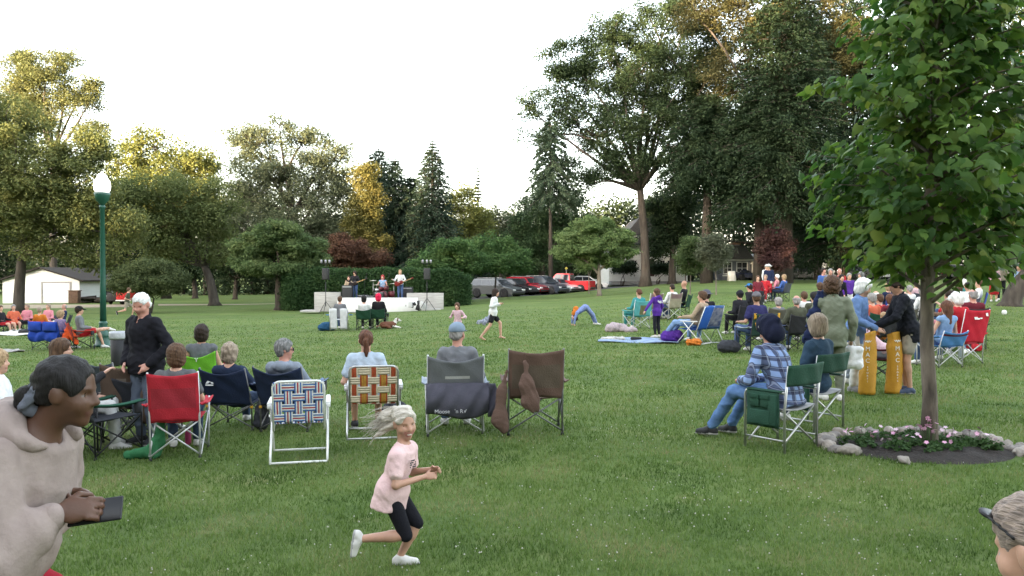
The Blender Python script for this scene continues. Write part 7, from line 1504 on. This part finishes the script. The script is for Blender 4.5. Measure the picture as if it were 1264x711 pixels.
# --- middle right: black and gold chair, camouflage chair
y_ = R(16); q = at(934, 18.1)
bk = fab("team green", (.02, .05, .042)); c = camp_chair("dark green and gold camp chair with gold lettered back band", q, y_, bk, blackm, w=.66, top=.93, dip=.03, group=CH, armfab=fab("pale blue grey", (.30, .34, .40)), strip=(mat("gold cloth", (.56, .29, .025), rough=.8), (.20, .80), (.70, .92)))
text_mesh("lettering", "PACKERS", .115, mat("print green", (.03, .07, .04)), c, (0, -.442, .805), (R(99), 0, 0), depth=.004)
gd = mat("gold cloth", (.56, .29, .025), rough=.8)
for s in (-1, 1):
    MB().sheet(lambda u, v, s=s: (s * (.22 + .085 * u - .05 * (1 - v)), -.395 - .012 * v - .02 * (1 - u), .56 + .16 * v), 3, 4, .008).build("gold_panel", gd, c); MB().sheet(lambda u, v, s=s: (s * (.27 + .06 * u), -.41 - .012 * v, .80 + .13 * v), 3, 3, .01).build("gold_panel", gd, c)
person("person in grey cap and navy shirt in the green and gold chair", ap(q, (-.04, .04), y_), y_, pose_sit(back=4, arms='rest', head=(0, 0, R(-14))), k=1.06, h=.015, hair=("crew", "brown"), hat=('cap', C_("cap grey", (.14, .13, .145))), top=C_("navy tee", (.03, .03, .10)), sleeve='short', bottom=K['denim2'], fat=1.08, skin='tan', group=CR, seed=77)
q = G(901, 436); drape("cooler_bag", fab("dark", (.03, .032, .04)), None, [((-.14, 0, .14), (.12, 0, .14)), ((-.1, 0, .24), (.08, 0, .24))], [(.14, .13), (.06, .06)], .015, (.01, 20, 3), "bag", "black bag on the grass left of the green and gold chair", q)
sitter("person in black jacket hunched before the green and gold chair", 913, 23.0, 20, 'dark', 'dark', ("short", "black"), 'cdark', "dark camp chair in front of the green and gold chair", back=-6, coat=True, hat=('beanie', C_("beanie black", (.02, .02, .024))))
sitter("person with bright blue cap bent forward near the far red group", 926, 27.5, 40, 'dark', 'denim2', ("short", "dark"), 'cdark', "dark camp chair under the person with the bright blue cap", back=-10, hat=('cap', C_("cap bright blue", (.03, .16, .42))))
q = at(951, 20.6); camp_chair("wide camouflage camp chair beside the green and gold chair", q, R(22), FB['ccamo'], greym, w=.78, top=.96, dip=.06, group=CH)
q2 = at(958, 19.6); sitter("person in white trainers mostly hidden behind the camouflage chair", 956, 21.4, 24, 'grey', 'denim2', ("bob", "grey"), k=.9)
sitter("bald person in olive jacket seated beside the camouflage chair", 979, 18.6, 10, 'olive', 'denim2', ("fringe", "grey"), 'cdark', "dark camp chair under the bald person in olive", skin='red', fat=1.15, coat=True, k=1.0, head=(0, 0, -16))
sitter("dark haired person in dark green shirt right of the bald person in olive", 1001, 21.2, 6, 'olive', 'dark', ("short", "black"), 'cdark', "dark camp chair behind the person in dark green", k=1.02)
sitter("brown haired person in pale shirt behind the bald person in olive", 989, 22.4, 8, 'white', 'dark', ("short", "brown"), 'cdark', "dark camp chair behind the person in the pale shirt", k=1.0, skin='red')
# --- far right-middle group by the plum tree
sitter("person in bright red sitting with back to the plum tree", 944, 38.0, 150, 'red', 'red', ("short", "ash"), 'cred', "bright red camp chair in the far group by the plum tree", face=True)
sitter("person in dark red slouched left of the bright red sitter", 936, 36.5, 170, 'maroon', 'dark', ("short", "brown"), 'cred', "second red camp chair partly hidden left of the bright red sitter", ckw=dict(top=.8))
stander("standing person in white hat and navy shirt in the far group by the plum tree", 949, 40.0, 150, 'navy', 'white', ("short", "grey"), hat=('sun', K['white']), k=1.02)
stander("standing person in white cap behind the bright red sitter", 946, 42.5, 190, 'white', 'khaki2', ("short", "grey"), hat=('cap', K['white']))
sitter("white haired person in pink shirt facing the far red group", 955, 38.6, 60, 'pink', 'khaki2', ("short", "white"), 'cdark', "grey camp chair under the white haired person in pink")
sitter("blond person in slate blue seated at the right of the far red group", 964, 38.0, 40, 'blue', 'denim2', ("bob", "blond"), 'cslate', "slate blue camp chair at the right end of the far red group")
# --- crowd behind the standing women
for a in [("standing person in blue denim shirt at the left of the far standing cluster", 1016, 31, 200, 'blue', 'denim2', ("short", "dark")), ("standing grey haired person in grey shirt in the far standing cluster", 1025, 30, 170, 'grey', 'dark', ("short", "grey")),
          ("standing white haired person in red shirt in the far standing cluster", 1036, 30.6, 160, 'red', 'dark', ("fringe", "white"))]:
    stander(*a, k=1.0, skin='red')
stander("person with large dark bag stooping before the red shirted stander", 1034, 27.5, 190, 'dark', 'dark', ("short", "black"), bend=26, k=.95)
stander("grey haired person in purple and white shirt in the far standing cluster", 1048, 29, 180, 'purple', 'white', ("short", "grey"), k=.92)
stander("person with steel grey hair and black coat right of the purple shirt", 1063, 27, 120, 'dark', 'dark', ("bob", "steel"), k=.98, coat=True)
for a in [("fair balding person in grey shirt seated behind the white haired woman", 1076, 23, 20, 'grey', 'denim2', ("fringe", "white"), 'cslate', "slate camp chair under the fair balding person"), ("person in red and white shirt seated behind the dark haired bending person", 1079, 21, 30, 'red', 'denim2', ("short", "brown"), 'cdark', "dark camp chair behind the red and white shirt"),
          ("red haired person in maroon seated left of the stooping person in black", 1094, 20.5, 10, 'maroon', 'dark', ("bob", "auburn"), 'cdark', "dark camp chair under the red haired person in maroon"), ("blond child in yellow orange shirt seated behind the gold bags", 1086, 18, 20, 'orange', 'denim2', ("short", "blond"), 'cdark', "low dark camp chair under the child in orange"),
          ("person with brown hair in sky blue seated far behind the gold bags", 1101, 25, 24, 'sky', 'denim2', ("short", "brown"), 'csky', "sky blue camp chair far behind the gold bags"), ("person in white shirt seated under the linden's crown", 1118, 26, 18, 'white', 'khaki2', ("short", "grey"), 'cslate', "slate camp chair under the linden's crown")]:
    sitter(*a, k=.98 if 'child' not in a[0] else .72)
# --- right hand crowd beyond the young tree
sitter("person with long auburn hair and bare shoulders in the sky blue chair", 1161, 15.4, 14, 'denimpale', 'denim2', ("long", "auburn"), 'csky', "sky blue camp chair with maroon straps right behind the tree trunk", sleeve='none', skin='fair', ckw=dict(top=.72, strip=(fab("maroon", (.09, .012, .025)), (0, 1), (.72, .84)), frame=silver))
y_ = R(12); q = at(1186, 16.1); c = camp_chair("high backed red camp chair with small white mark behind the young tree", q, y_, fab("red high", (.50, .015, .035)), silver, w=.56, top=1.10, dip=.02, cup=False, group=CH, tilt=.18)
mb = MB(); mb.box((-.06, 0, 0), (.07, .004, .05)); mb.box((.0, 0, -.01), (.05, .004, .03)); mb.box((.06, 0, .0), (.05, .004, .025)); o = mb.build("chair_mark", mat("print white", (.75, .75, .74)), c); o.location = (.0, -.475, .93); o.rotation_euler = (R(-12), 0, 0)
mb = MB(); mb.box((0, 0, 0), (.05, .004, .10)); o = mb.build("chair_mark", mat("print white", (.75, .75, .74)), c); o.location = (.19, -.475, 1.02); o.rotation_euler = (R(-12), 0, 0)
person("white haired person in red seated in the high backed red chair", ap(q, (-.17, .05), y_), y_, pose_sit(seat=.48, back=10, arms='lap', head=(0, 0, R(24))), k=1.05, h=.016, hair=("bob", "white"), top=K['red'], bottom=K['denim2'], group=CR, seed=78)
sitter("person in bright red shirt with outstretched arm right of the trunk", 1163, 20.5, 40, 'red', 'khaki2', ("short", "dark"), 'cdark', "dark camp chair under the outstretched arm", sleeve='short', skin='tan', arms=[(-.26, .0, .72), (-.18, .22, .74), (.34, .14, .92), (.52, .30, .98)], k=1.06)
sitter("person in white cap and pink shirt behind the long auburn hair", 1169, 18.8, 20, 'pink', 'khaki2', ("short", "white"), 'cslate', "slate camp chair under the person in white cap and pink", hat=('cap', K['white']), k=1.0)
sitter("dark haired person resting an arm across a chair back", 1181, 18.4, 150, 'brown', 'denim2', ("bob", "dark"), 'cdark', "dark camp chair under the person resting an arm", face=True, skin='fair', arms=[(-.34, .10, .84), (-.10, .26, .88), (.34, .10, .84), (.46, -.05, .88)], k=1.0)
y_ = R(-10); q = at(1196, 19.2); camp_chair("black reclining camp chair right of the red high backed chair", q, y_, FB['cdark'], greym, w=.58, top=1.02, group=CH, tilt=.22)
person("balding person with flushed head in the black reclining chair", ap(q, (.0, .0), y_), y_, pose_sit(back=20, arms='rest', head=(R(-6), 0, R(10))), k=1.12, h=.017, hair=("fringe", "grey"), top=K['maroon'], bottom=K['dark'], skin='red', fat=1.1, group=CR, seed=79)
sitter("person in pale sky shirt seated far right of the trunk", 1177, 24.5, 24, 'sky', 'denim2', ("short", "brown"), 'cslate', "slate camp chair under the pale sky shirt", k=1.05)
sitter("black haired person in white top facing the far right group", 1190, 26.0, 110, 'white', 'dark', ("short", "black"), 'cslate', "slate camp chair under the black haired person in white", face=True, k=1.05, skin='fair')
sitter("person in white and blue shirt on the royal blue chair", 1201, 27.0, 60, 'white', 'denim2', ("short", "brown"), 'cblue', "royal blue camp chair at the right end of the right hand crowd", k=1.1, ckw=dict(top=1.0))
q = at(1187, 16.9); fl = empty("water_jug", q, 0, "pale silver flask on the grass right of the red high backed chair", "bottle"); MB().lathe([(.055, 0), (.06, .02), (.06, .27), (.04, .31), (.03, .33)], (0, 0, 0), 14).build("body", mat("flask", (.45, .50, .54), metal=.5, rough=.3), fl); MB().lathe([(.034, .33), (.034, .37), (.02, .38)], (0, 0, 0), 12).build("cap", plastic, fl)
q = at(1203, 18.4); drape("lunch_bag", K['red'], None, [((-.08, 0, .09), (.1, 0, .09))], [(.10, .09)], .016, (.012, 26, 3), "bag", "small red bag on the grass by the black reclining chair", q)
q = at(1193, 17.9); drape("trainers", SHOE['white'], None, [((-.1, 0, .06), (.08, .04, .05)), ((-.02, .14, .06), (.14, .16, .05))], [(.055, .045), (.055, .045)], .014, None, "shoes", "white trainers on the grass under the black reclining chair", q)
for a in [("person with grey curls in white seated beyond the young tree's trunk", 1134, 24, 16, 'white', 'khaki2', ("curly", "grey"), 'cdark', "dark camp chair under the grey curls beyond the trunk"), ("person in pale pink shirt seated left of the young tree's trunk far back", 1127, 29, 14, 'floral', 'khaki2', ("bob", "ash"), 'cslate', "slate camp chair under the pale pink shirt"),
          ("person in navy shirt seated between the red shirts beyond the trunk", 1172, 22.5, 20, 'navy', 'denim2', ("short", "dark"), 'cdark', "dark camp chair under the navy shirt beyond the trunk"), ("person in teal shirt with white hair far behind the red high backed chair", 1184, 30, 20, 'teal', 'khaki2', ("bob", "white"), 'cgreen', "dark green camp chair under the teal shirt"),
          ("person in dark shirt with brown bob seated left of the standing cluster", 1008, 27, 16, 'dark', 'denim2', ("bob", "brown"), 'cslate', "slate camp chair left of the standing cluster"), ("person in coral shirt seated just right of the white haired woman", 1070, 19.5, 20, 'coral', 'denim2', ("short", "grey"), 'cgreen', "dark green camp chair under the coral shirt by the gold bags"),
          ("person with blond hair in navy seated beyond the maroon shirt", 1092, 26.5, 16, 'navy', 'denim2', ("bob", "blond"), 'cblue', "blue camp chair under the blond person in navy"), ("person in olive shirt with grey hair far behind the stooping person", 1110, 22, 16, 'olive', 'denim2', ("fringe", "grey"), 'ccamo', "olive camp chair under the olive shirted person")]:
    sitter(*a, k=1.02)
# --- far right: three people by the leaning trunk
stander("person in white top and long red skirt walking near the leaning trunk", 1227, 37, 150, 'floral', 'red', ("long", "blond"), legs='skirt', k=1.0, face=True)
stander("tall person in beige top and black trousers beside the red skirt", 1236, 38, 160, 'khaki2', 'dark', ("short", "dark"), k=1.07, face=True)
stander("person in pale blue shirt and dark shorts right of the leaning trunk", 1258, 36, 100, 'sky', 'dark', ("short", "brown"), legs='short', k=1.0)
q = at(1240, 29.5); tag(MB().lathe([(.02, 0), (.07, .02), (.09, .09), (.07, .16), (.02, .18)], (0, 0, 0), 14).build("ball", mat("ball white", (.7, .7, .7))), "white ball lying on the grass left of the leaning trunk", "ball").location = q
# --- left background circle on the white blanket
blanket("white blanket on the grass before the garage with people round it", [at(-10, 31.2), at(44, 31.0), at(46, 33.0), at(-8, 33.2)], C_("blanket white", (.62, .61, .60), (.5, .49, .48), 6))
blanket("second pale grey cloth lying on the grass near the left edge", [at(-14, 23.6), at(30, 23.8), at(22, 24.5), at(-10, 24.3)], C_("blanket grey", (.40, .38, .36), (.22, .21, .20), 9))
low = dict(seat=.26, ckw=dict(top=.68, low=.26, seat_z=.30, arms=False))
sitter("person in dark top and red shorts at the left edge of the blanket circle", 4, 33.4, -100, 'dark', 'red', ("short", "brown"), 'cdark', "low dark chair at the left edge of the blanket circle", legs='short', skin='fair', face=True, seat=.26, ckw=dict(top=.68, low=.26, seat_z=.30, arms=False))
sitter("person in coral top and shorts second from the left in the circle", 17, 34.2, -140, 'coral', 'coral', ("short", "grey"), 'cred', "low red chair second from the left in the circle", legs='short', skin='fair', face=True, seat=.26, ckw=dict(top=.66, low=.26, seat_z=.30, arms=False))
sitter("person in pink top and dark trousers in the middle of the circle", 30, 34.6, 175, 'pink', 'dark', ("short", "ash"), 'cdark', "low dark chair in the middle of the circle", skin='fair', face=True, seat=.28, ckw=dict(top=.66, low=.28, seat_z=.32, arms=False))
sitter("person in white and pink shirt behind the orange hat", 56, 34.6, 170, 'pink', 'white', ("short", "ash"), 'cslate', "low slate chair behind the orange hat", skin='fair', face=True, seat=.28, ckw=dict(top=.66, low=.28, seat_z=.32, arms=False))
sitter("person in bright orange shirt with back turned beside the blue loveseat", 51, 30.5, 8, 'orange', 'dark', ("short", "ash"), 'corange', "low orange chair in front of the blue loveseat", seat=.28, ckw=dict(top=.66, low=.28, seat_z=.32, arms=False))
sitter("person in black and white top and white shorts at the right of the circle", 74, 33.4, 130, 'navy', 'white', ("fringe", "grey"), 'cdark', "low dark chair at the right of the circle", legs='short', skin='red', face=True, seat=.30, ckw=dict(top=.7, low=.30, seat_z=.34, arms=False))
q = at(29, 31.8); drape("hand_bag", plastic, None, [((-.12, 0, .10), (.1, 0, .12))], [(.11, .10)], .03, (.01, 20, 3), "bag", "black bag on the grass at the edge of the white blanket", q)
# blue loveseat and the orange chair
y_ = R(-18); q = at(66, 24.6); c = camp_chair("bright blue two seat camp loveseat with black legs", q, y_, FB['cblue'], blackm, w=1.16, top=.90, dip=.05, group=CH)
for s in (-1, 1): MB().sheet(lambda u, v, s=s: (s * .29 + (u - .5) * .52, -.405 - .05 * math.sin(PI * u) * math.sin(PI * v) - .02, .60 + .29 * v), 8, 6, .03).build("back_cushion", FB['cblue'], c)
MB().sheet(lambda u, v: (-.56 + 1.12 * u, -.36 - .05 * math.sin(PI * v) - .03 * math.sin(17 * u + 3 * v), .60 - .32 * v - .03 * math.sin(9 * u)), 20, 8, .02).build("seat_skirt", FB['cblue'], c)
person("blond person leaning in the right seat of the blue loveseat", ap(q, (.28, .02), y_), y_, pose_sit(back=-4, arms='lap', head=(R(-10), 0, R(-30))), k=.92, h=.022, hair=("bob", "blond"), top=C_("patterned navy", (.08, .09, .20), (.3, .2, .28), 30), bottom=K['dark'], group=CR, seed=81)
y_ = R(-52); q = at(101, 24.4); camp_chair("red camp chair draped with an orange cloth beside the lamp post", q, y_, fab("red orange", (.42, .05, .03)), blackm, w=.54, top=.86, group=CH)
drape("jacket", C_("orange jacket", (.72, .10, .03)), None, [((0, 0, 0), (-.10, -.02, -.28)), ((0, 0, -.02), (.16, -.02, -.26)), ((.16, -.02, -.26), (.24, 0, -.42)), ((-.10, 0, -.28), (-.24, 0, -.32))], [(.09, .10), (.09, .09), (.09, .06), (.10, .05)], .024, (.02, 18, 3), "jacket", "bright orange jacket hung over the red camp chair by the lamp post", ap(q, (-.06, -.36, .64), y_))
person("person in black cap and red shorts with raised foot by the lamp post", ap(q, (0, .05), y_), y_, pose_sit(back=8, arms='rest', head=(0, 0, R(-6)), legs=dict(kn=[A3(-.13, .40, .56), A3(.16, .42, .60)], an=[A3(-.13, .55, .10), A3(-.02, .70, .62)])), k=1.02, h=.022, hair=("short", "dark"), hat=('cap', C_("cap black", (.015, .015, .018))), top=K['grey'], bottom=C_("shorts red", (.42, .02, .03)), legs='short', skin='fair', shoes='white', group=CR, seed=82)
# walker by the red trailer, small figure in red by the stage tree
q = at(157, 43.5); person("person in grey shirt and shorts jogging past the red trailer", q, R(-70), pose_stand(bend=8, arms=[(-.26, .04, 1.12), (-.20, .28, 1.10), (.26, -.1, 1.12), (.24, .12, 1.06)], legs=runl), k=1.0, h=.034, hair=("short", "brown"), top=K['olive'], sleeve='short', bottom=K['khaki2'], legs='short', skin='fair', shoes='black', group=CR, seed=83)
stander("person in red shirt standing between the stage tree and the hedge", 352, 56, 10, 'red', 'white', ("short", "dark"), k=.95)
# ------------------------------------------------------------------ the band
zs = .66; BND = "musicians on the stage"
def onstage(px, dy): q = at(px, SY + dy); q.z = sb.z + zs + .002; return q
def guitar(label, b, yaw, body_m, tilt=20):
    r = empty("guitar", b, yaw, label, "guitar"); S = Sdf(.016)
    S.ell((-.14, 0, 0), (.19, .03, .165), None, .04); S.ell((.10, 0, 0), (.14, .03, .12), None, .05); S.ell((-.04, .0, .13), (.06, .06, .05), None, .02, 0, -1); link("body", S.mesh("guitar"), body_m, r)
    MB().box((.46, -.012, 0), (.56, .022, .05), 0, None, .006).build("neck", mat("maple neck", (.35, .22, .10)), r); MB().box((.79, -.01, .01), (.15, .018, .085), 0, None, .006).build("headstock", body_m, r)
    r.rotation_euler = (0, R(-tilt), yaw); return r
q = onstage(438, 1.2); person("guitarist in dark shirt and jeans at the left of the stage", q, R(172), pose_stand(head=(R(-14), 0, R(-10)), arms=[(-.30, .06, 1.12), (-.02, .26, 1.05), (.30, .06, 1.12), (.40, .30, 1.16)]), k=1.02, h=.03, hair=("long", "dark"), top=K['dark'], bottom=K['denim2'], skin='fair', group=BND, seed=91)
guitar("dark electric guitar held by the guitarist in jeans", q + Vector((-.02, -.26, 1.02)), R(4), mat("guitar dark", (.03, .02, .02), rough=.3))
q = onstage(430, 2.0); person("bearded musician in tan shirt sitting behind the left amplifier", q, R(176), pose_sit(seat=.55, back=4, arms='lap'), k=1.0, h=.03, hair=("short", "brown"), top=K['tan'], bottom=K['denim2'], group=BND, seed=92)
MB().lathe([(.20, 0), (.04, .03), (.04, .50), (.19, .52), (.19, .57)], q, 14).build("stool", blackm); tag(bpy.context.scene.objects["stool"], "black stool under the bearded musician on the stage", "stool")
q = onstage(472, 1.6); person("drummer with long red hair and pale blue vest behind the kit", q, R(178), pose_sit(seat=.55, back=0, arms=[(-.30, .10, .84), (-.16, .36, .86), (.30, .10, .84), (.20, .36, .90)]), k=1.05, h=.03, hair=("long", "red"), top=K['sky'], sleeve='none', bottom=K['dark'], skin='red', group=BND, seed=93)
o = MB().lathe([(.20, 0), (.04, .03), (.04, .50), (.19, .52), (.19, .57)], q, 14).build("stool", blackm); tag(o, "round drum stool under the drummer with red hair", "stool")
q = onstage(494, .9); person("standing singer with long white blond hair, white shirt and jeans playing guitar", q, R(186), pose_stand(head=(0, 0, R(6)), arms=[(-.30, .06, 1.12), (-.02, .26, 1.05), (.30, .06, 1.12), (.42, .26, 1.18)]), k=1.06, h=.03, hair=("long", "blond"), top=K['white'], bottom=K['denim2'], skin='fair', group=BND, seed=94)
guitar("dark red guitar held by the white blond singer", q + Vector((0, -.27, 1.06)), R(6), mat("guitar red", (.16, .02, .02), rough=.3))
def amp(label, b, sx, sy, sz):
    r = empty("amplifier", b, 0, label, "amplifier"); MB().box((0, 0, sz / 2), (sx, sy, sz), 0, None, .02).build("cabinet", plastic, r); MB().box((0, -sy / 2 - .004, sz * .44), (sx * .88, .012, sz * .74), 0, None, .004).build("grille", mat("grille cloth", (.05, .05, .052), (.03, .03, .03), 60, .9), r); MB().box((0, -sy / 2 - .004, sz * .90), (sx * .88, .012, sz * .10)).build("control_panel", mat("panel grey", (.25, .25, .25)), r)
amp("tall black amplifier at the left end of the stage", onstage(429, .7), .62, .35, .92); amp("square black amplifier at the middle of the stage", onstage(468, .35), .55, .32, .52); amp("black amplifier at the right side of the stage behind the singer", onstage(502, 1.6), .75, .4, .80); amp("low black amplifier beside the guitarist in jeans", onstage(448, .6), .6, .4, .34); amp("flat black flight case between the two amplifiers", onstage(457, .5), .5, .4, .30)
# drum kit
q = onstage(473, .95); dk_ = empty("drum_kit", q, 0, "drum kit with raised cymbals in front of the red haired drummer", "drum kit"); dm = mat("drum shell", (.10, .02, .025), rough=.3); rotx = Matrix.Rotation(PI / 2, 3, 'X')
MB().lathe([(.27, -.2), (.28, -.19), (.28, .19), (.27, .2)], (0, 0, .29), 20, 0, rotx).build("bass_drum", dm, dk_); MB().lathe([(.17, 0), (.17, .16)], (-.36, .1, .55), 18).build("snare_drum", alu, dk_); MB().lathe([(.14, 0), (.14, .2)], (-.14, 0, .62), 18).build("tom_drum", dm, dk_); MB().lathe([(.15, 0), (.15, .22)], (.18, 0, .62), 18).build("tom_drum", dm, dk_); MB().lathe([(.20, 0), (.20, .36)], (.48, .15, .2), 18).build("floor_tom", dm, dk_)
brass = mat("brass cymbal", (.62, .56, .42), metal=.7, rough=.3)
for x, z in ((-.62, 1.18), (.62, 1.0), (-.42, .92)):
    st_ = MB().tube([(x, .1, 0), (x, .1, z)], .012, 6).build("cymbal_stand", alu, dk_); MB().lathe([(.22, 0), (.20, .012), (.05, .022), (.03, .04), (.005, .045)], (x, .1, z), 20).build("cymbal", brass, st_)
for a, lab in ((450, "microphone stand in front of the guitarist in jeans"), (501, "microphone stand right of the white blond singer"), (478, "microphone stand beside the drum kit")):
    q = onstage(a, .5); r = empty("microphone_stand", q, 0, lab, "mic stand"); MB().tube([(0, 0, .02), (0, 0, 1.25), (.12, 0, 1.5)], .012, 6).build("pole", blackm, r); MB().lathe([(.14, 0), (.14, .02), (.02, .04)], (0, 0, 0), 14).build("foot", blackm, r); MB().lathe([(.012, 0), (.022, .10), (.028, .14), (.015, .17)], (.12, 0, 1.46), 10).build("microphone", plastic, r)
def pa(label, px, D):
    q = at(px, D); r = empty("loudspeaker_stand", q, 0, label, "loudspeaker"); z = zpx(345, D) - q.z
    MB().tube([(0, 0, .45), (0, 0, z)], .022, 8).build("pole", blackm, r)
    for k in range(3): a = 2 * PI * k / 3 + .5; MB().tube([(0, 0, .75), (.55 * math.cos(a), .55 * math.sin(a), .01)], .016, 6).build("leg", blackm, r)
    c = MB().box((0, 0, z + .32), (.36, .34, .66), 0, None, .03).build("cabinet", plastic, r); MB().box((0, -.172, z + .32), (.31, .012, .60), 0, None, .004).build("grille", mat("grille cloth", (.05, .05, .052)), c)
    MB().tube([(-.30, 0, z + .92), (.30, 0, z + .92)], .014, 6).build("light_bar", blackm, r)
    MB().tube([(0, 0, z + .65), (0, 0, z + .92)], .014, 6).build("riser", blackm, r)
    for x in (-.24, .0, .22): MB().lathe([(.03, 0), (.062, .03), (.06, .17), (.03, .20)], (x, 0, z + .94), 12).build("spotlight", mat("spot silver", (.30, .30, .31), metal=.3, rough=.4), r)
pa("black loudspeaker on tripod with spotlights at the left wing of the stage", 402, 45.4); pa("black loudspeaker on tripod with spotlights at the right wing of the stage", 527, 45.2)
r = empty("cable_box", at(516, 45.5), 0, "jumble of pale cables and small boxes on the right stage wing", "equipment"); mb = MB()
for i in range(9): mb.box((rng.uniform(-.6, .6), rng.uniform(-.1, .15), .15 + rng.uniform(0, .3)), (rng.uniform(.1, .25), .15, rng.uniform(.15, .5)), i % 2, Matrix.Rotation(rng.uniform(-.5, .5), 3, 'Y'), .02)
mb.build("boxes", [mat("case pale", (.5, .5, .5)), plastic], r)
